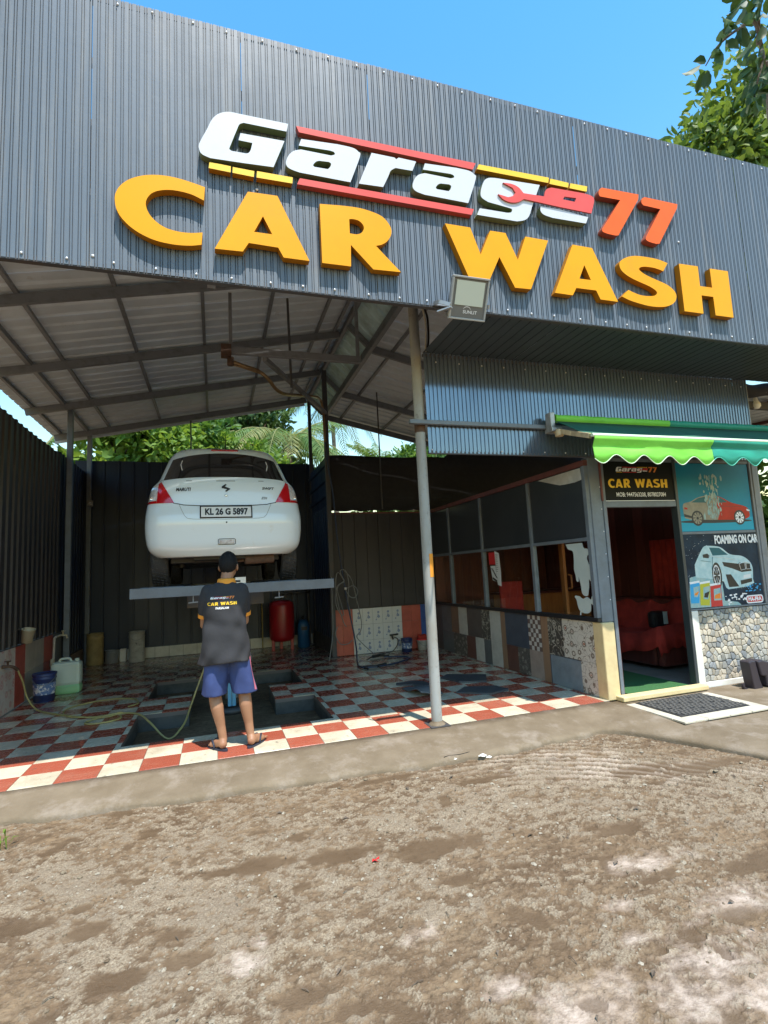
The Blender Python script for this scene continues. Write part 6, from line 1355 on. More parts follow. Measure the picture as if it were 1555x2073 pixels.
for sx in (-1, 1):   # side glass, arches
    P = [[(CX + sx * (fz(HW, z) + .003), y, ZL + z) for z in np.linspace(1.14, 1.44, 6)] for y in np.linspace(6.95, 8.05, 10)]
    q = MB(); q.grid(P, flip=sx > 0); q.build('side_window', 'car_glass', car)
    q = MB(); q.box((CX + sx * .80, 7.75, ZL + 1.02), (CX + sx * .98, 7.85, ZL + 1.14)); q.build('mirror', 'car_white', car, bevel=.03)
q = MB(); q.box((CX - .60, 6.35, ZL + .24), (CX + .60, 9.3, ZL + .34)); q.box((CX - .35, 6.18, ZL + .26), (CX + .30, 6.36, ZL + .345)); q.build('underbody', 'car_dark', car, bevel=.01)
q = MB(); q.tube([(CX - .62, 6.60, ZL + .26), (CX + .62, 6.60, ZL + .26)], .035, 10)
for sx in (-1, 1): q.tube([(CX + sx * .5, 6.62, ZL + .20), (CX + sx * .5, 6.62, ZL + .40)], .045, 10); q.bar((CX + sx * .55, 6.6, ZL + .22), (CX + sx * .42, 7.1, ZL + .30), .06, .05)
q.build('rear_axle', 'car_dark', car)
q = MB(); q.tube([(CX + .20, 6.22, ZL + .25), (CX + .52, 6.24, ZL + .26)], .055, 12); q.tube(catmull([(CX + .2, 6.24, ZL + .25), (CX, 6.5, ZL + .24), (CX - .05, 7.5, ZL + .24)]), .022, 8); q.build('exhaust', 'rust', car)
def wheel(sx, y):
    t = MB(); c = (CX + sx * .71, y, ZL + .288); w = .09
    prof = [(.20, -w), (.262, -w), (.280, -w * .85), (.288, -w * .55), (.288, w * .55), (.280, w * .85), (.262, w), (.20, w)]
    t.lathe(c, prof, 40, axis='x'); ty = t.build('wheel', 'tyre', car)
    q = MB()
    for k in range(36):
        a = k * 2 * math.pi / 36
        for u in (-.06, -.02, .02, .06):
            r0 = .2885; ca_, sa_ = math.cos(a + u * 1.2), math.sin(a + u * 1.2)
            q.bar((c[0] + u - .014, c[1] + r0 * ca_, c[2] + r0 * sa_), (c[0] + u + .014, c[1] + r0 * math.cos(a + u * 1.2 + .03), c[2] + r0 * math.sin(a + u * 1.2 + .03)), .028, .008)
    q.build('tread', 'tyre', ty, kind='stuff')
    q = MB(); q.lathe((c[0] + sx * .05, c[1], c[2]), [(0, 0), (.19, 0), (.20, sx * .02), (.20, sx * .03)], 24, axis='x'); q.build('rim', 'alloy', ty)
for y in (6.56, 8.95):
    for sx in (-1, 1): wheel(sx, y)
q = MB(); q.tube([(CX + .02, 7.0, ZL + 1.65), (CX + .02, 6.86, ZL + 1.86)], .005, 6); q.build('antenna', 'car_dark', car)
q = MB(); q.box((.215, 6.21, 1.4255), (.33, 6.265, 1.495)); q.box((.215, 6.205, 1.44), (.27, 6.2085, 1.462), 1); q.build('small_tub', ['white_paint', 'ink_black'], label='small white tub standing on the lift beam beside the man', cat='tub', bevel=.004)

# ================================================================ THE MAN
man = thing('person', (.12, 5.05, 0), 'man seen from behind in black polo shirt and blue shorts', 'person')
def remesh(mb, name, m_, parent, vox, smooth=4, fac=.5):
    o = mb.build('raw', m_); o.modifiers.new('r', 'REMESH').mode = 'VOXEL'; o.modifiers['r'].voxel_size = vox; o.modifiers['r'].use_smooth_shade = True
    s_ = o.modifiers.new('s', 'SMOOTH'); s_.iterations = smooth; s_.factor = fac
    bpy.context.view_layer.update()
    dg = bpy.context.evaluated_depsgraph_get(); me_ = bpy.data.meshes.new_from_object(o.evaluated_get(dg)); me_.name = name
    off = Vector(o.location) - origin(parent); me_.transform(Matrix.Translation(off))
    if not len(me_.materials): me_.materials.append(MATS[m_])
    bpy.data.objects.remove(o)
    n_o = bpy.data.objects.new(name, me_); col.objects.link(n_o); n_o.parent = parent
    for p in me_.polygons: p.use_smooth = True
    return n_o
def ball(mb, c, rx, ry, rz, n=16, rot=None):
    vs = []; fs = []
    for i in range(n + 1):
        th = math.pi * i / n
        for j in range(2 * n):
            ph = math.pi * j / n; v = Vector((rx * math.sin(th) * math.cos(ph), ry * math.sin(th) * math.sin(ph), rz * math.cos(th)))
            if rot: v = rot @ v
            vs.append(Vector(c) + v)
    m2 = 2 * n
    for i in range(n):
        for j in range(m2): fs.append((i * m2 + j, (i + 1) * m2 + j, (i + 1) * m2 + (j + 1) % m2, i * m2 + (j + 1) % m2))
    mb.add(vs, fs)
def limb(mb, pts, rs, n=14):
    """tapered limb through its joints, rounded ends"""
    P = catmull(pts, 6); k = len(P); t = np.linspace(0, len(pts) - 1, k); rr = np.interp(t, range(len(pts)), rs)
    mb.tube(P, list(rr), n); ball(mb, P[0], rr[0], rr[0], rr[0], 8); ball(mb, P[-1], rr[-1], rr[-1], rr[-1], 8)
b = MB()
# legs: hip, mid thigh, knee, calf, lower shin, ankle
limb(b, [(.00, 5.07, .90), (-.012, 5.08, .68), (-.018, 5.085, .49), (.000, 5.045, .36), (.030, 5.045, .20), (.048, 5.04, .09)], [.095, .078, .055, .056, .039, .035])
limb(b, [(.19, 5.07, .90), (.218, 5.08, .68), (.236, 5.085, .49), (.245, 5.045, .36), (.268, 5.045, .20), (.282, 5.035, .09)], [.095, .078, .055, .056, .039, .035])
def foot(ankle, heel, toe):
    h, t = Vector(heel), Vector(toe); d = (t - h).normalized(); sd = Vector((d.y, -d.x, 0))
    ball(b, h + d * .035 + Vector((0, 0, .04)), .036, .036, .038, 10)
    limb(b, [Vector(ankle), h + d * .05 + Vector((0, 0, .05)), h + d * .13 + Vector((0, 0, .038)), h + d * .19 + Vector((0, 0, .026))], [.036, .036, .034, .028])
    limb(b, [h + d * .10 + sd * .015 + Vector((0, 0, .030)), h + d * .18 + sd * .024 + Vector((0, 0, .024))], [.026, .024])
    limb(b, [h + d * .10 - sd * .012 + Vector((0, 0, .028)), h + d * .17 - sd * .026 + Vector((0, 0, .022))], [.024, .020])
    for k, (o_, L, r_) in enumerate(((.032, .245, .0125), (.012, .240, .009), (-.006, .230, .0085), (-.021, .216, .008), (-.035, .200, .008))):
        limb(b, [h + d * .17 + sd * o_ * .8 + Vector((0, 0, .020)), h + d * L + sd * o_ + Vector((0, 0, .013))], [r_, r_ * .95], 8)
FL = ((.048, 5.04, .09), (.064, 4.985, .012), (-.060, 5.175, .012)); FR = ((.282, 5.035, .09), (.268, 4.975, .012), (.395, 5.165, .012))
foot(*FL); foot(*FR)
# pelvis, trunk, neck, head
limb(b, [(.095, 5.06, .90), (.085, 5.05, 1.05), (.08, 5.05, 1.22), (.08, 5.045, 1.36)], [.110, .105, .112, .085])
limb(b, [(-.03, 5.06, 1.35), (.08, 5.06, 1.37), (.19, 5.06, 1.35)], [.06, .066, .06])
limb(b, [(.088, 5.062, 1.38), (.098, 5.070, 1.47), (.112, 5.085, 1.54)], [.056, .055, .058])
hr = Matrix.Rotation(R(-14), 3, 'Z') @ Matrix.Rotation(R(-6), 3, 'X')
ball(b, (.116, 5.10, 1.615), .076, .094, .104, 18, hr); ball(b, (.128, 5.135, 1.555), .058, .070, .062, 14, hr)
hp = lambda x, y, z: Vector((.118, 5.10, 1.605)) + hr @ Vector((x, y, z))
for sx in (-1, 1):
    ball(b, hp(sx * .080, -.002, -.020), .010, .021, .033, 10, hr @ Matrix.Rotation(R(sx * 18), 3, 'Z')); ball(b, hp(sx * .077, .004, -.044), .008, .010, .012, 8)
    ball(b, hp(sx * .030, .088, .0), .018, .010, .008, 8, hr)
limb(b, [hp(0, .094, .012), hp(0, .106, -.022), hp(0, .112, -.036)], [.010, .013, .016], 8); ball(b, hp(0, .094, -.066), .026, .010, .008, 8, hr); ball(b, hp(0, .084, -.095), .026, .02, .018, 8, hr)
# arms: shoulder, elbow, wrist, then a palm with five bent fingers
def arm(sh, el, wr, hand_d, side, palm_n):
    limb(b, [sh, Vector(sh).lerp(Vector(el), .5), el], [.056, .048, .040]); limb(b, [el, Vector(el).lerp(Vector(wr), .35), wr], [.040, .041, .026])
    w0 = Vector(wr); d = Vector(hand_d).normalized(); n_ = Vector(palm_n).normalized(); sd = d.cross(n_).normalized() * side
    for k in range(4): limb(b, [w0 + sd * (.010 - .006 * k), w0 + d * .045 + sd * (.024 - .016 * k), w0 + d * .085 + sd * (.030 - .020 * k)], [.017, .015, .012], 8)
    for k, L in enumerate((.070, .078, .072, .056)):
        p0 = w0 + d * .085 + sd * (.030 - .020 * k); p1 = p0 + d * L * .45 + n_ * L * .12; p2 = p1 + d * L * .25 + n_ * L * .28; p3 = p2 + n_ * L * .25
        limb(b, [p0, p1, p2, p3], [.0105, .0095, .0085, .0075], 8)
    t0 = w0 + d * .025 + sd * .022; limb(b, [t0, t0 + d * .025 + sd * .022 + n_ * .012, t0 + d * .055 + sd * .026 + n_ * .028], [.014, .012, .009], 8)
arm((-.070, 5.06, 1.35), (-.098, 5.135, 1.08), (-.010, 5.35, 1.12), (.55, .8, .1), 1, (.3, .2, .9))
arm((.230, 5.06, 1.35), (.252, 5.135, 1.09), (.165, 5.35, 1.15), (-.55, .8, .12), -1, (-.3, .2, .9))
body = remesh(b, 'body', 'skin', man, .0055, 3)
h = MB()    # hair cap with clipped nape
vs = []; n1, n2 = 26, 36
for i in range(n1):
    th = R(2 + 138 * i / (n1 - 1))
    for j in range(n2):
        ph = 2 * math.pi * j / n2; front = max(0, math.sin(ph))
        t2 = th * (1 - .46 * front ** 1.1) * (1 - .17 * abs(math.cos(ph)) ** 5)
        rr = 1.06 + .085 * (1 - i / n1) + .022 * math.sin(j * 5.1 + i * 3.3) + .018 * math.sin(i * 2.7 - j * 2.1)
        t2 = t2 + (.05 * math.sin(j * 3.7) + .035 * math.sin(j * 7.9) if i > n1 - 5 else 0)
        k = 1 - .075 * max(0, (i / n1 - .70) / .30)
        vs.append(tuple(Vector((.116, 5.10, 1.615)) + hr @ Vector((.078 * rr * k * math.sin(t2) * math.cos(ph), .096 * rr * k * math.sin(t2) * math.sin(ph), .106 * rr * math.cos(t2)))))
h.add(vs, [(i * n2 + j, (i + 1) * n2 + j, (i + 1) * n2 + (j + 1) % n2, i * n2 + (j + 1) % n2) for i in range(n1 - 1) for j in range(n2)] + [tuple(range(n2))], 0, True)
h.build('hair', 'hair', man)
# shirt: loose, hem lower at the left
s = MB(); rows = []
sec = [(.742, .078, .226, .150), (.78, .078, .222, .150), (.90, .078, .207, .146), (1.02, .079, .192, .142), (1.14, .080, .186, .138), (1.24, .081, .190, .132), (1.32, .082, .196, .122), (1.375, .083, .185, .108), (1.41, .084, .150, .095), (1.44, .086, .100, .080), (1.455, .088, .074, .070)]
zi = np.linspace(.742, 1.455, 46)
for z in zi:
    c0, a0, b0 = (np.interp(z, [q_[0] for q_ in sec], [q_[i] for q_ in sec]) for i in (1, 2, 3)); ring = []
    for j in range(56):
        t = 2 * math.pi * j / 56; ca_, sa_ = math.cos(t), math.sin(t); e = 2.4
        fx = math.copysign(abs(ca_) ** (2 / e), ca_); fy = math.copysign(abs(sa_) ** (2 / e), sa_)
        drop = max(0, 1 - (z - .742) / .16)
        wr = (.009 * math.sin(3 * t + z * 16) + .006 * math.sin(7 * t - z * 25)) * (.4 + 1.2 * drop) + .006 * math.sin(z * 22 + 6 * abs(ca_) + 2 * t) * max(0, 1 - abs(z - 1.15) / .25) + .006 * math.sin(z * 34 + 2.2 * ca_) * max(0, 1 - abs(z - 1.08) / .2)
        ring.append((c0 + (a0 + wr) * fx, 5.052 + (b0 + wr) * fy, z - .012 * drop * math.sin(t * 2 + 1)))
    rows.append(ring + [ring[0]])
s.grid(rows); s.add(rows[0][:-1], [tuple(range(55, -1, -1))]); s.add(rows[-1][:-1], [tuple(range(56))])
for sh, mid, en, r_ in (((-.055, 5.05, 1.372), (-.082, 5.065, 1.29), (-.092, 5.10, 1.190), (.072, .068, .060)), ((.218, 5.05, 1.372), (.236, 5.065, 1.29), (.246, 5.10, 1.190), (.072, .070, .062))):
    limb(s, [sh, mid, en], r_)
shirt = remesh(s, 'shirt', 'shirt', man, .0075, 3)
q = MB(); q.lathe((.096, 5.058, 1.432), [(.083, 0), (.086, .012), (.077, .045), (.070, .055), (.066, .048), (.070, .02)], 28); cl = q.build('collar', 'shirt_orange', shirt)
for (a, c, r_) in (((-.0925, 5.102, 1.180), (-.094, 5.112, 1.148), .0615), ((.2465, 5.102, 1.180), (.248, 5.112, 1.148), .0635)):
    q = MB(); q.tube([a, c], [r_, r_ * .97], 24); q.build('sleeve_cuff', 'shirt_orange', shirt)
# print on the back
bpy.context.view_layer.update()
from mathutils.bvhtree import BVHTree
bvh = BVHTree.FromPolygons([tuple(v.co + Vector(man.location)) for v in shirt.data.vertices], [tuple(p.vertices) for p in shirt.data.polygons])
def on_back(p, off=.004):
    hit = bvh.ray_cast(Vector((p[0], 4.6, p[2])), Vector((0, 1, 0)))[0]
    return (p[0], (hit.y if hit else 4.92) - off, p[2])
q = MB(); logo(q, .058, 1.318, .205, 0, mp=on_back); carwash(q, .055, 1.268, .25, 0, mp=on_back, vs_=1.25)
add_geo(q, text_geo('PARSALAM', .026, .0010, .9), mp=lambda p: on_back((.055 + p[0], 0, 1.228 + p[2]))); q.build('back_print', ['ink_white', 'ink_yellow', 'ink_red', 'ink_orange'], shirt)
# shorts
s = MB()
for xx, kn in ((.012, -.022), (.158, .240)):
    P = [(.045 + (xx - .045) * .75 if False else xx, 5.065, .92), (xx + (kn - xx) * .5, 5.075, .70), (kn, 5.082, .475)]
    ring = []
    for z in np.linspace(.472, .93, 26):
        t_ = (z - .472) / .458; cx0 = kn + (xx - kn) * t_; a0, b0 = .108 - .006 * t_, .112 + .012 * t_
        r_ = []
        for j in range(36):
            t = 2 * math.pi * j / 36; wv = .005 * math.sin(3 * t + z * 13 + xx * 20) + .003 * math.sin(6 * t - z * 21)
            r_.append((cx0 + (a0 + wv) * math.cos(t), 5.072 + (b0 + wv) * math.sin(t), z + .010 * math.sin(t) * (1 - t_)))
        ring.append(r_ + [r_[0]])
    s.grid(ring); s.add(ring[0][:-1], [tuple(range(35, -1, -1))]); s.add(ring[-1][:-1], [tuple(range(36))])
shorts = remesh(s, 'shorts', 'shorts', man, .0075, 3)
bvh2 = BVHTree.FromPolygons([tuple(v.co + Vector(man.location)) for v in shorts.data.vertices], [tuple(p.vertices) for p in shorts.data.polygons])
P = []
for z in np.linspace(.485, .78, 22):
    row = []
    for a in (-.62, -.48, -.34):
        d = Vector((-math.cos(a), -math.sin(a), 0)); o_ = Vector((.225, 5.07, z)) - d * .5; hit = bvh2.ray_cast(o_, d)[0]
        row.append(tuple((hit if hit else o_) - d * .003))
    P.append(row)
q = MB(); q.grid(P); q.build('side_stripe', 'shorts_stripe', shorts)
# flip-flops
for (an, he, to), lb in ((FL, 1), (FR, 2)):
    h_, t_ = Vector(he), Vector(to); d = (t_ - h_).normalized(); sd = Vector((d.y, -d.x, 0)); sole = []
    for k in np.linspace(0, 6.2832, 28, endpoint=False):
        u = -math.cos(k); w_0 = math.sin(k) * (.038 + .010 * (u + 1) / 2); sole.append(h_ + d * (.12 + .148 * u) + sd * w_0)
    q = MB(); q.add([(p.x, p.y, .0008) for p in sole] + [(p.x, p.y, .015) for p in sole], [tuple(range(27, -1, -1)), tuple(range(28, 56))] + [(i, (i + 1) % 28, 28 + (i + 1) % 28, 28 + i) for i in range(28)])
    sd_o = q.build('sandal', 'sandal', man)
    q = MB()
    for e in (-1, 1): q.tube(catmull([h_ + d * .195 + Vector((0, 0, .016)), h_ + d * .165 + sd * e * .022 + Vector((0, 0, .062)), h_ + d * .115 + sd * e * .042 + Vector((0, 0, .04)), h_ + d * .10 + sd * e * .044 + Vector((0, 0, .012))]), .008, 8)
    q.build('strap', 'sandal', sd_o)

# ================================================================ THINGS STANDING ABOUT
tk = thing('pressure_tank', (1.28, 11.05, 0), 'red foam pressure tank on short legs by the back wall', 'tank')
q = MB(); q.lathe((1.28, 11.05, 0), [(0, .17), (.17, .18), (.235, .22), (.25, .28), (.25, .88), (.235, .94), (.17, .985), (.05, 1.0), (0, 1.0)], 28); q.build('drum', 'tank_red', tk)
for a in (R(200), R(340), R(90)):
    x, y = 1.28 + .2 * math.cos(a), 11.05 + .2 * math.sin(a); q = MB(); q.box((x - .03, y - .03, 0), (x + .03, y + .03, .25)); q.build('leg', 'tank_red', tk, bevel=.004)
q = MB(); q.tube([(1.28, 11.05, 1.0), (1.28, 11.05, 1.10)], .02, 10); q.tube([(1.20, 11.05, 1.06), (1.36, 11.05, 1.06)], .012, 8); q.lathe((1.36, 11.03, 1.08), [(0, 0), (.035, 0), (.035, .02), (0, .02)], 14, axis='y'); q.build('valve', 'steel_dark', tk)
gc = thing('gas_cylinder', (1.73, 11.15, 0), 'small blue cylinder with valve standing right of the red tank', 'cylinder')
q = MB(); q.lathe((1.73, 11.15, 0), [(.10, 0), (.125, .02), (.125, .45), (.115, .51), (.07, .555), (.03, .57), (0, .57)], 24); q.build('shell', 'cyl_blue', gc)
q = MB(); q.lathe((1.73, 11.15, .57), [(.018, 0), (.018, .05), (.03, .05), (.03, .07), (0, .07)], 12); q.build('valve', 'black_plastic', gc); q = MB(); q.box((1.67, 11.02, .36), (1.79, 11.03, .43)); q.build('label_plate', 'black_plastic', gc)
pp = thing('pump_pipes', (1.8, 11.3, 0), 'dark pump pipes with a valve on the wall above the blue cylinder', 'pipes')
q = MB(); q.tube([(1.25, 11.35, 1.12), (1.86, 11.35, 1.13)], .022, 10); q.tube([(1.88, 11.35, 1.17), (1.90, 11.33, .03)], .026, 10); q.tube([(1.55, 11.4, 1.4), (1.56, 11.4, .6)], .012, 8); q.build('pipe', 'steel_dark', pp)
q = MB(); q.lathe((1.88, 11.33, 1.10), [(0, 0), (.05, .01), (.055, .06), (.05, .12), (0, .13)], 14); q.build('valve', 'black_plastic', pp)
q = MB(); q.tube([(.93, 11.52, 0.02), (.93, 11.52, 1.35)], .014, 8); q.build('pipe', 'hose_yellow', label='thin yellow pipe rising on the back wall left of the red tank', cat='pipe')

def drum(name, c, r, h, m_, label, cat, handle=True, lid=None, lab=None, taper=1.0):
    t = thing(name, c, label, cat); x, y, z = c
    q = MB(); q.lathe(c, [(0, .004), (r * taper * .97, 0), (r * taper, .012), (r * (.97 if taper < 1 else 1), h * .8), (r * 1.03, h * .82), (r * 1.03, h * .85), (r, h * .87), (r, h * .97), (r * 1.04, h * .975), (r * 1.04, h), (r * .96, h), (r * .93, h * .9), (r * .9, h * .05), (0, h * .04)], 28); q.build('shell', m_, t)
    if lid: q = MB(); q.lathe((x, y, z + h), [(r * 1.06, -.02), (r * 1.06, .008), (r * .9, .010), (r * .88, .003), (0, .003)], 28); q.build('lid', lid, t)
    if lab: q = MB(); q.lathe(c, [(r * (taper + .012), h * .12), (r * 1.003, h * .68)], 28); q.build('label_print', lab, t)
    if handle: q = MB(); q.tube([(x + r * 1.05 * math.cos(a), y + r * 1.05 * math.sin(a), z + h * .90 - .10 * max(0, math.sin((a - 3.5) / 2.6 * 3.14))) for a in np.linspace(3.5, 6.1, 14)], .004, 6); q.build('handle', 'steel', t)
    return t
drum('paint_drum', (-2.19, 11.42, 0), .145, .58, 'drum_yellow', 'yellow brown stained drum in the rear left corner', 'drum', False)
drum('paint_drum', (-1.45, 11.30, 0), .14, .57, 'drum_grey', 'pale grey paint drum with dark stains at back wall', 'drum')
drum('tin', (-1.90, 11.42, 0), .115, .24, 'steel', 'low grey tin between the yellow and grey drums', 'tin', False)
q = MB(); q.box((-1.77, 11.46, 0), (-1.66, 11.56, .24)); q.build('block', 'white_paint', label='small white block leaning beside the low tin', cat='block', bevel=.004)
drum('paint_bucket', (-2.17, 8.22, 0), .135, .36, 'bucket_blue', 'dark blue paint bucket with printed label at left wall', 'bucket', True, 'bucket_blue', 'label_print', .86)
drum('paint_bucket', (3.33, 9.30, 0), .105, .24, 'bucket_blue', 'small dark blue bucket before the salmon wall tiles', 'bucket', True, None, 'label_print', .86)
drum('paint_bucket', (3.66, 9.34, 0), .105, .20, 'drum_grey', 'pale bucket with red lid in the far right corner', 'bucket', True, 'ink_red', None, .88)
q = MB(); q.poly([(3.56, .205), (3.72, .205), (3.76, .24), (3.70, .29), (3.61, .265), (3.57, .30)], 9.28, 9.36); q.build('rag', 'red_cloth', label='crumpled red rag on top of the pale bucket', cat='rag', bevel=.012)
jc = thing('jerrycan', (-2.0, 8.62, 0), 'translucent white jerrycan with green liquid beside the blue bucket', 'jerrycan')
q = MB(); q.box((-2.19, 8.53, .115), (-1.82, 8.73, .44)); q.build('body', 'jerry', jc, bevel=.045)
q = MB(); q.box((-2.192, 8.528, 0), (-1.818, 8.732, .14)); q.build('liquid', 'jerry_liquid', jc, bevel=.045)
q = MB(); q.tube(catmull([(-2.10, 8.63, .43), (-2.08, 8.63, .475), (-1.98, 8.63, .478), (-1.95, 8.63, .43)]), .018, 8); q.lathe((-1.88, 8.63, .43), [(.03, 0), (.03, .04), (.026, .045), (0, .045)], 14); q.build('handle', 'jerry', jc)
cp = thing('cup', (-2.36, 8.03, .80), 'cream plastic mug hung on the dark side wall', 'cup')
q = MB(); A = Matrix.Rotation(R(10), 3, 'Y') @ Matrix.Rotation(R(12), 3, 'X'); t_ = MB(); t_.lathe((0, 0, 0), [(0, 0), (.062, 0), (.078, .17), (.082, .172), (.074, .165), (.058, .01)], 20)
q.add([tuple(A @ Vector(v) + Vector((-2.33, 8.03, .80))) for v in t_.v], t_.f, 0, True); q.build('cup_body', 'cream_plastic', cp)
q = MB(); q.bar((-2.44, 8.03, .97), (-2.36, 8.03, .97), .02, .012); q.build('hook', 'steel_dark', cp)
pv = thing('water_pipe', (-2.37, 9.5, 0), 'cream pvc water pipe with a tap on the tiled side wall', 'pipe')
q = MB(); q.tube([(-2.375, 9.32, .02), (-2.375, 9.36, .34), (-2.375, 9.42, .34), (-2.375, 9.45, .70), (-2.375, 9.52, .715), (-2.375, 9.80, .715)], .018, 10); q.build('pipe', 'pvc', pv)
q = MB(); q.lathe((-2.375, 9.37, .29), [(.03, 0), (.034, .02), (.034, .09), (.03, .11)], 12); q.tube([(-2.375, 9.80, .715), (-2.30, 9.82, .715), (-2.285, 9.82, .66)], .016, 8); q.lathe((-2.34, 9.80, .72), [(.012, 0), (.012, .05), (.03, .055), (.03, .07), (0, .07)], 10); q.build('tap', 'cream_plastic', pv)
wt = thing('wall_tap', (-2.38, 7.45, .55), 'brass wall tap feeding the yellow hose at far left', 'tap')
q = MB(); q.tube([(-2.41, 7.45, .58), (-2.33, 7.46, .58), (-2.30, 7.50, .56), (-2.28, 7.56, .52)], .018, 8); q.lathe((-2.35, 7.455, .59), [(.012, 0), (.012, .04), (.035, .045), (.035, .055), (0, .055)], 10); q.build('spout', 'rust', wt)
sk = thing('wall_socket', (-2.3, 11.48, 3.0), 'small weatherproof socket on the rear left corner post', 'socket')
q = MB(); q.box((-2.36, 11.42, 3.02), (-2.26, 11.475, 3.14)); q.build('box', 'steel', sk, bevel=.01)
q = MB(); q.lathe((-2.31, 11.42, 3.06), [(0, .03), (.03, .025), (.035, 0)], 12, axis='y'); q.build('cover', 'alloy', sk)
q = MB(); q.tube(catmull([(-2.28, 7.56, .52), (-2.24, 7.62, .36), (-2.20, 7.66, .16), (-2.08, 7.58, .03), (-1.86, 7.33, .012), (-1.59, 7.06, .012), (-1.40, 6.90, .012), (-1.19, 6.80, .012), (-1.04, 6.90, .012), (-.84, 6.74, .012), (-.70, 6.45, -.02), (-.50, 6.30, -.18), (-.36, 6.45, -.10), (-.30, 6.72, .01), (-.22, 6.86, .22), (-.10, 6.9, .52), (.02, 6.7, .80), (.06, 6.4, .9)], 8), .011, 8)
q.tube(catmull([(-1.04, 6.90, .022), (-1.30, 6.86, .014), (-1.62, 7.05, .014), (-1.74, 7.42, .012), (-1.60, 7.68, .012), (-1.30, 7.80, .012), (-1.02, 7.66, .012), (-.93, 7.36, .012), (-1.02, 7.22, .012)], 7), .009, 8); q.tube(catmull([(-1.22, 6.80, .022), (-1.36, 6.66, .012), (-1.30, 6.55, .012), (-1.12, 6.56, .012), (-1.02, 6.66, .012), (-1.04, 6.80, .014)], 7), .010, 8)
q.build('hose', 'hose_yellow', label='thin yellow hose trailing over the tiles into the pit', cat='hose')
# hose boom under the roof with its brown pipe
hb = thing('hose_boom', (.9, 6.6, 4.1), 'steel hose boom hanging under the roof with brown swivel pipe', 'boom')
q = MB(); q.box((.13, 6.36, 4.20), (1.85, 6.42, 4.29)); q.build('beam', 'steel', hb, bevel=.004)
q = MB(); q.box((.195, 6.37, 4.29), (.235, 6.41, 4.98)); q.build('hanger', 'steel', hb)
q = MB(); q.tube([(.95, 6.6, 4.86 + .25), (.97, 6.6, 3.90)], .016, 8); q.build('hanger', 'steel_dark', hb)
q = MB(); q.box((1.80, 6.37, 4.29), (1.84, 6.41, 5.36)); q.build('hanger', 'steel', hb)
q = MB(); q.bar((.62, 6.42, 4.18), (2.0, 9.40, 4.47), .05, .06); q.build('brace', 'steel', hb)
q = MB(); q.box((.10, 6.33, 4.16), (.22, 6.45, 4.30)); q.lathe((.21, 6.40, 4.06), [(0, 0), (.04, 0), (.04, .10), (0, .10)], 14); q.build('swivel', 'rust', hb)
q = MB(); q.tube(catmull([(.21, 6.42, 4.12), (.38, 6.5, 4.10), (.55, 6.6, 4.09), (.68, 6.7, 4.04), (.80, 6.9, 3.98), (.95, 7.2, 4.02), (1.22, 7.8, 4.22), (1.62, 8.6, 4.50), (1.86, 9.2, 4.66), (1.93, 9.32, 4.55), (1.95, 9.34, 4.30), (1.96, 9.35, 3.9)]), .024, 10); q.tube(catmull([(.22, 6.42, 4.08), (.40, 6.5, 4.07), (.58, 6.6, 4.06)]), .012, 8); q.build('pipe', 'gold_pipe', hb)
# hoses hanging in coils
hg = thing('hanging_hoses', (2.2, 9.3, .3), 'black and blue pressure hoses hanging in loops by the centre post', 'hoses')
q = MB(); q.tube(catmull([(1.96, 9.35, 3.92), (2.0, 9.33, 3.4), (2.06, 9.3, 2.92), (2.10, 9.3, 2.2), (2.15, 9.30, 1.70), (2.19, 9.28, 1.35), (2.24, 9.24, .9), (2.31, 9.2, .45), (2.30, 9.0, .15), (2.20, 8.6, .022), (2.14, 8.2, .018), (2.22, 8.05, .018), (2.49, 8.06, .018), (2.80, 8.22, .018), (3.05, 8.45, .018), (3.10, 8.62, .018), (2.95, 8.78, .018), (2.75, 8.86, .018)], 8), .013, 8); q.build('hose', 'hose_blue', hg)
q = MB()
for lp in ([(2.19, 9.26, 1.35), (2.08, 9.25, 1.50), (2.03, 9.24, 1.30), (2.06, 9.24, .95), (2.15, 9.25, .62), (2.20, 9.26, .54)], [(2.19, 9.25, 1.34), (2.12, 9.24, 1.52), (2.22, 9.24, 1.52), (2.27, 9.24, 1.30), (2.24, 9.24, .98), (2.28, 9.25, .80), (2.27, 9.26, .72)],
           [(2.20, 9.24, 1.52), (2.32, 9.23, 1.36), (2.40, 9.23, 1.0), (2.47, 9.23, .62), (2.44, 9.2, .45), (2.36, 9.18, .36), (2.44, 9.1, .24), (2.62, 9.0, .06), (2.74, 8.92, .022)], [(2.20, 9.23, 1.20), (2.34, 9.22, 1.25), (2.42, 9.22, 1.16), (2.38, 9.22, 1.05), (2.28, 9.23, 1.06), (2.20, 9.24, 1.20)],
           [(2.19, 9.25, 1.35), (2.06, 9.25, 1.22), (2.12, 9.26, .95), (2.16, 9.26, .75), (2.08, 9.26, .80), (2.02, 9.26, 1.0), (2.06, 9.25, 1.25), (2.19, 9.25, 1.33)], [(2.04, 9.26, .55), (2.0, 9.26, .42), (2.08, 9.27, .25), (2.22, 9.27, .24), (2.30, 9.27, .30)]): q.tube(catmull(lp, 8), .0085, 7)
q.build('coil', 'hose_grey', hg)
q = MB(); q.tube(catmull([(1.97, 9.30, 1.42), (1.965, 9.28, 1.0), (1.955, 9.26, .5), (1.90, 9.2, .2), (1.85, 9.15, .02)], 8), .009, 7); q.tube([(1.853, 9.153, .035), (1.842, 9.14, .0)], .012, 8); q.build('hose_end', 'hose_grey', hg)
q = MB(); q.lathe((2.20, 9.22, 1.19), [(0, 0), (.022, 0), (.022, .04), (0, .04)], 10); q.build('tie', 'ink_white', hg)
sg = thing('spray_gun', (2.7, 8.95, .02), 'black pressure washer gun lying on the checkered tiles', 'spray gun')
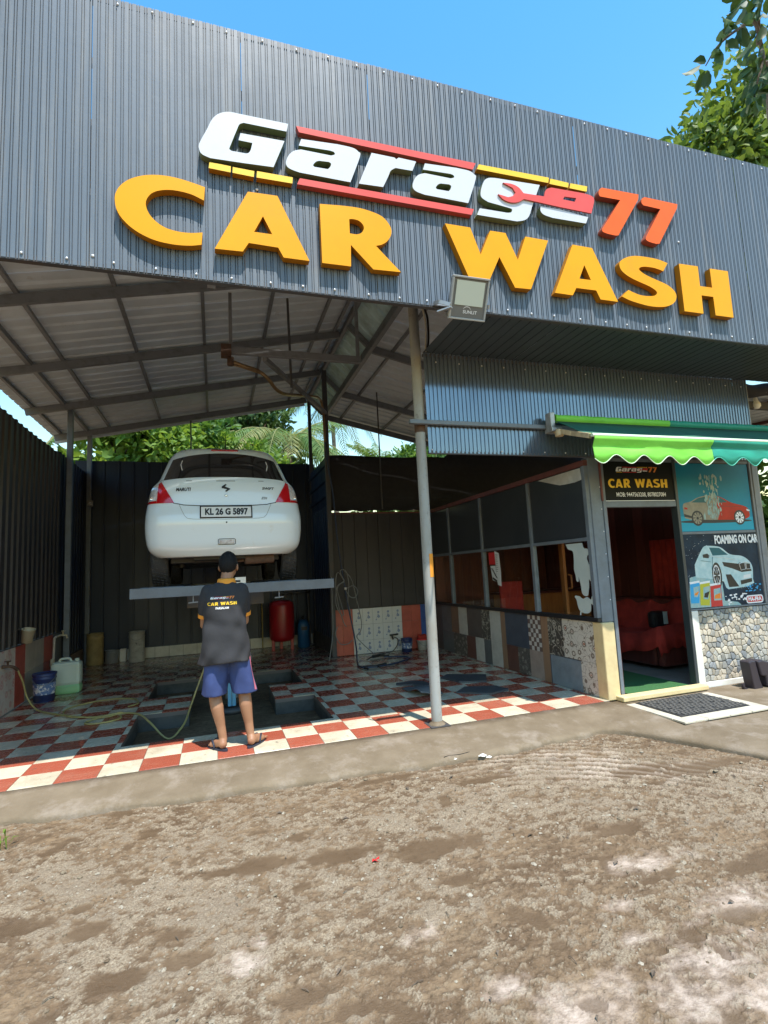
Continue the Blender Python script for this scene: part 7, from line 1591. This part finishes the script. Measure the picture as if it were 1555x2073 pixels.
q = MB(); q.bar((2.55, 8.90, .035), (2.78, 8.98, .045), .035, .045); q.bar((2.70, 8.95, .035), (2.83, 8.85, .03), .03, .035); q.tube([(2.55, 8.90, .035), (2.40, 8.74, .02)], .010, 8); q.tube(catmull([(2.78, 8.98, .05), (2.86, 8.96, .07), (2.86, 8.88, .05)]), .007, 6); q.build('gun', 'hose_black', sg)
q = MB(); q.tube(catmull([(2.17, 8.12, .02), (2.30, 8.04, .03), (2.44, 8.07, .03), (2.55, 8.14, .03)]), .019, 8); q.bar((2.19, 8.06, .02), (2.20, 7.92, .02), .02, .02); q.bar((2.38, 8.05, .03), (2.40, 7.96, .02), .016, .016); q.build('lance', 'hose_black', sg)
w2 = thing('wall_gun', (3.1, 9.44, .25), 'small black hose gun hooked on the flowered tiles', 'hose gun')
q = MB(); q.bar((3.06, 9.45, .30), (3.22, 9.44, .31), .03, .03); q.bar((3.10, 9.45, .30), (3.12, 9.44, .22), .025, .03); q.tube(catmull([(3.14, 9.44, .26), (3.20, 9.42, .22), (3.18, 9.40, .12), (3.08, 9.36, .03), (2.95, 9.3, .015)]), .008, 7); q.build('gun', 'hose_black', w2)
for pts_, m_, lb, hh in (([(2.22, 6.66), (2.24, 6.76), (2.50, 6.80), (2.60, 6.70), (2.62, 6.42), (2.44, 6.40), (2.40, 6.55)], 'mat_grey', 'dark rubber car mat farthest left behind the pole', .012),
                         ([(2.88, 6.78), (3.05, 6.92), (3.48, 6.60), (3.30, 6.25), (2.98, 6.40)], 'mat_grey', 'long dark car mat lying farthest back right of pole', .012),
                         ([(2.70, 5.90), (2.92, 6.12), (3.28, 5.98), (3.30, 5.72), (3.02, 5.62)], 'mat_grey', 'dark notched car mat nearest the sunlit tiles right of pole', .012)):
    q = MB(); n_ = len(pts_); v_ = [(x, y, .002) for x, y in pts_] + [(x, y, .002 + hh + .012 * math.sin(x * 9 + y * 5) ** 2) for x, y in pts_]
    f_ = [tuple(range(n_))[::-1], tuple(range(n_, 2 * n_))] + [(i, (i + 1) % n_, n_ + (i + 1) % n_, n_ + i) for i in range(n_)]
    ar = sum(pts_[i][0] * pts_[(i + 1) % n_][1] - pts_[(i + 1) % n_][0] * pts_[i][1] for i in range(n_))
    if ar < 0: f_ = [f[::-1] for f in f_]
    q.add(v_, f_); q.build('car_mat', m_, label=lb, cat='car mat', group='rubber car mats on the floor')
P = [[(2.20 + .27 * u + .05 * (1 - v), 5.88 + .52 * v + .02 * math.sin(u * 6), .012 + .085 * math.sin(max(0, 1 - v * 1.25) * 2.3 + u * .8) ** 2 * max(0, 1 - v) + .01 * u) for u in np.linspace(0, 1, 12)] for v in np.linspace(0, 1, 14)]
q = MB(); q.grid(P, flip=True); o = q.build('car_mat', 'mat_light', label='paler grey car mat with a curled edge left of the pole', cat='car mat', group='rubber car mats on the floor'); o.modifiers.new('t', 'SOLIDIFY').thickness = .010

# ================================================================ TREES BEYOND
def leaf_cloud(name, P, D, L, W, m_, parent, droop=.35):
    """one bent leaf (two folded halves) at each point P, pointing along D"""
    n_ = len(P); D = D / np.linalg.norm(D, axis=1, keepdims=True)
    rnd = rng.normal(size=(n_, 3)); S_ = np.cross(D, rnd); S_ /= np.linalg.norm(S_, axis=1, keepdims=True); N_ = np.cross(S_, D)
    L = L[:, None]; W = W[:, None]
    m = P + D * L * .5 + N_ * L * .02; tip = P + D * L - N_ * L * droop * .4
    sd = lambda u, w, e: P + D * L * u + S_ * W * w * e + N_ * (W * w * .35 - L * droop * .4 * max(0, u - .5) ** 1.5)
    V = np.stack([P, sd(.26, .40, 1), sd(.60, .46, 1), sd(.86, .24, 1), tip, sd(.86, .24, -1), sd(.60, .46, -1), sd(.26, .40, -1), m], 1).reshape(-1, 3)
    o = np.arange(n_)[:, None] * 9
    T = np.concatenate([o + np.array([[k, (k + 1) % 8, 8]]) for k in range(8)], 1).reshape(-1, 3)
    off = np.array(origin(parent)); me_ = bpy.data.meshes.new(name)
    me_.vertices.add(len(V)); me_.vertices.foreach_set('co', (V - off).ravel().astype(np.float32))
    me_.loops.add(T.size); me_.loops.foreach_set('vertex_index', T.ravel().astype(np.int32))
    me_.polygons.add(len(T)); me_.polygons.foreach_set('loop_start', (np.arange(len(T)) * 3).astype(np.int32)); me_.polygons.foreach_set('loop_total', np.full(len(T), 3, np.int32))
    me_.update(calc_edges=True); me_.materials.append(MATS[m_])
    ob = bpy.data.objects.new(name, me_); col.objects.link(ob); ob.parent = parent; return ob
def tree(label, x, y, z0, c, rad, n_, leaf, m_, name='broadleaf_tree', trunk=.12, clumps=16, group=None):
    t = thing(name, (x, y, z0), label, 'tree', group); c = np.array(c, float); rad = np.array(rad, float)
    q = MB(); ends = []
    for k in range(clumps):
        d = rng.normal(size=3); d /= np.linalg.norm(d); d[2] = d[2] * .8 + .1
        ends.append(c + d * rad * rng.uniform(.45, .95))
    q.tube(catmull([(x, y, z0), (x + .1, y, z0 + (c[2] - z0) * .5), tuple(c - rad * (0, 0, .3))]), list(np.linspace(trunk, trunk * .5, 13)), 9)
    for e in ends: s0 = c - rad * np.array([0, 0, rng.uniform(.2, .5)]); q.tube(catmull([tuple(s0), tuple((s0 + e) / 2 + rng.normal(size=3) * .12), tuple(e)], 4), list(np.linspace(trunk * .35, trunk * .08, 9)), 6)
    q.build('trunk', 'bark', t)
    per = n_ // clumps; PP, DD = [], []
    for e in ends:
        r_ = rng.uniform(.28, .46) * rad.mean(); d = rng.normal(size=(per, 3)); d /= np.linalg.norm(d, axis=1, keepdims=True); k_ = rng.random(per) ** .45
        PP.append(e + d * (k_ * r_)[:, None] * np.array([1.15, 1.15, .8])); DD.append(d * .8 + rng.normal(size=(per, 3)) * .6 + np.array([0, 0, -.15]))
    P, D = np.concatenate(PP), np.concatenate(DD)
    leaf_cloud('crown', P, D, leaf * rng.uniform(.65, 1.25, len(P)), leaf * .5 * rng.uniform(.75, 1.2, len(P)), m_, t)
    return t
tree('large leaved pale green tree rising left behind the back wall', -2.6, 14.5, -.2, (-2.3, 14.6, 5.0), (1.7, 1.3, 1.5), 2600, .34, 'leaf_light')
tree('dark bushy tree between the pale tree and the car roof', -.6, 15.6, -.2, (-.7, 15.8, 5.1), (1.6, 1.2, 1.6), 3200, .24, 'leaf_mid')
tree('bright glossy leaved tree right above the white car', .2, 14.2, -.2, (.1, 14.4, 4.5), (1.5, 1.0, 1.3), 3600, .20, 'leaf_light')
tree('deep green tree filling the gap behind the palm', 1.8, 20.5, -.2, (1.5, 20.6, 6.2), (2.5, 1.5, 2.8), 4200, .28, 'leaf_dark')
tree('tall dark tree far behind the pale left tree', -2.2, 21, -.2, (-1.6, 21, 5.8), (2.7, 1.5, 2.8), 3600, .28, 'leaf_dark')
tree('small sunlit tree seen just left of the round pole', 8.6, 22, -.2, (8.9, 22, 6.1), (1.6, 1.2, 1.6), 2200, .26, 'leaf_light')
tree('leafy tree glimpsed under the grey panel edge', 6.9, 16, -.2, (6.6, 16, 4.2), (2.4, 1.2, 1.5), 2600, .24, 'leaf_mid')
tree('dense dark tree at far right beyond the office end post', 10.4, 7.6, -.2, (10.0, 7.6, 2.3), (1.5, 1.2, 2.1), 3600, .20, 'leaf_mid')
tree('tall leafy tree rising behind the right end of the facade', 14.2, 8.6, -.2, (13.3, 8.4, 10.2), (3.6, 2.2, 3.0), 15000, .25, 'leaf_tree', trunk=.22, clumps=40)
def frond(mb, mb2, base_, d, L, droop, wid, n_=34, up_=.5):
    d = Vector(d).normalized(); pts_ = []
    for k in range(13):
        u = k / 12; pts_.append(Vector(base_) + d * L * (u - .08 * u * u) + Vector((0, 0, L * (up_ * u - droop * u * u))))
    mb2.tube(pts_, list(np.linspace(.035, .006, 13)), 5)
    for k in range(n_):
        u = .14 + .86 * k / n_; f = u * 12; i = min(11, int(f)); p = pts_[i].lerp(pts_[i + 1], f - i); tg = (pts_[i + 1] - pts_[i]).normalized()
        sd = tg.cross(Vector((0, 0, 1)))
        sd = sd.normalized() if sd.length > .01 else Vector((1, 0, 0)); l_ = wid * (math.sin(math.pi * (u * .86 + .1)) ** .7) * rng.uniform(.8, 1.1)
        for e in (-1, 1):
            dr = (sd * e * .8 + tg * .55 + Vector((0, 0, -.25 - .35 * rng.random()))).normalized(); w_0 = .026
            m0 = p + dr * l_ * .5 + Vector((0, 0, .02)); t0 = p + dr * l_ + Vector((0, 0, -.22 * l_)); nn = tg * w_0
            mb.add([p - nn * .4, m0 - nn, t0, m0 + nn, p + nn * .4], [(0, 1, 3, 4), (1, 2, 3)])
def palm(label, base_, crown, n_, L, wid, drys=(), trunk=.16, az0=0., droop=.75, elv=(.15, 1.0)):
    t = thing('coconut_palm', base_, label, 'palm'); c = Vector(crown); q = MB()
    pt = catmull([base_, tuple(Vector(base_).lerp(c, .5) + Vector((.15, 0, 0))), crown], 8); rr = [trunk * (1 - .3 * i / len(pt)) * (1 + .06 * (i % 2)) for i in range(len(pt))]
    q.tube(pt, rr, 10); q.build('trunk', 'palm_bark', t)
    for k in range(n_):
        a = az0 + k * 2.39996; f = MB(); st = MB(); e = elv[0] + (elv[1] - elv[0]) * ((k * .618) % 1)
        frond(f, st, c, (math.cos(a), math.sin(a), 0), L * rng.uniform(.85, 1.1), droop * (1.25 - .5 * e), wid, up_=e)
        fr = f.build('frond', 'palm_dry' if k in drys else 'palm_leaf', t); st.build('midrib', 'palm_dry', fr)
    return t
palm('coconut palm with yellowing lower fronds behind the back wall', (2.45, 17.2, -.2), (2.3, 17.0, 5.75), 28, 3.1, .80, (1, 7, 12), az0=.4)
palm('small distant palm crown above the black netting', (7.9, 24, -.2), (7.9, 24, 6.5), 13, 1.9, .42, (), az0=1.2, elv=(.2, 1.4), droop=.6)
palm('tall slim palm with hanging fronds right of the centre post', (4.35, 20, -.2), (4.5, 20, 8.5), 13, 2.3, .55, (2, 5), trunk=.10, az0=2.2, droop=.95, elv=(0, .6))
palm('spiky young palm peeking over the left wall', (-4.1, 13.2, -.2), (-3.95, 13.2, 4.1), 9, .9, .22, (), trunk=.08, elv=(.6, 1.6), droop=.5)
# overhanging branch at the top right corner
ob_ = thing('overhanging_branch', (8.5, 6.5, -.2), 'leafy bough overhanging the facade from the top right', 'branch')
q = MB(); q.tube(catmull([(10.2, 6.3, -.2), (10.3, 6.2, 4), (9.6, 5.9, 7.6), (8.4, 5.2, 9.2)]), list(np.linspace(.20, .06, 19)), 9)
c0 = Vector((0, 0, 1.48))
tw = [[(8.4, 5.2, 9.2), (7.6, 4.75, 9.15), (7.05, 4.62, 8.75), (6.86, 4.80, 8.62), (6.84, 5.0, 8.50)], [(8.4, 5.2, 9.2), (7.9, 4.9, 8.95), (7.72, 4.78, 8.65), (7.60, 4.82, 8.30), (7.58, 4.9, 8.05)], [(8.0, 5.0, 9.2), (7.5, 4.6, 9.3), (7.2, 4.4, 9.4)]]
for p in tw: q.tube(catmull(p), list(np.linspace(.03, .008, len(catmull(p)))), 6)
q.build('trunk', 'bark', ob_)
PP, DD = [], []
def sprig(c, n_, r_):
    for _ in range(n_):
        d = rng.normal(size=3); d /= np.linalg.norm(d); PP.append(np.array(c) + d * r_ * rng.random() ** .5); DD.append(d * .7 + np.array([-.25, 0, -.55]))
for c, n_, r_ in (((6.86, 4.78, 8.66), 7, .12), ((6.84, 4.95, 8.50), 6, .10), ((7.02, 4.62, 8.80), 7, .12), ((7.2, 4.5, 9.15), 9, .18), ((7.45, 4.5, 9.3), 12, .22), ((7.7, 4.7, 9.3), 12, .22), ((8.0, 4.9, 9.3), 16, .32), ((8.3, 5.1, 9.1), 16, .4),
                  ((7.62, 4.80, 8.30), 7, .12), ((7.66, 4.78, 8.52), 8, .14), ((7.75, 4.80, 8.72), 8, .16), ((7.60, 4.92, 8.10), 5, .08), ((7.95, 4.9, 8.5), 10, .22)): sprig(c, n_, r_)
P, D = np.array(PP), np.array(DD); leaf_cloud('crown', P, D, .27 * rng.uniform(.75, 1.15, len(P)), .14 * rng.uniform(.8, 1.15, len(P)), 'leaf_branch', ob_)
# far greenery closing the horizon behind the yard
me_o = thing('hedge_bank', (0, 60, -.2), 'far green bank of trees beyond the palms', 'trees')
n_ = 9000; aa = rng.uniform(-.75, .95, n_); rr = rng.uniform(55, 62, n_)
P = np.stack([rr * np.sin(aa), rr * np.cos(aa), rng.random(n_) ** 1.3 * (5.5 + 2.5 * np.sin(aa * 23) + 1.5 * np.sin(aa * 57))], -1); leaf_cloud('foliage', P, rng.normal(size=(n_, 3)), np.full(n_, 1.3), np.full(n_, .8), 'leaf_dark', me_o)
me_o['kind'] = 'stuff'
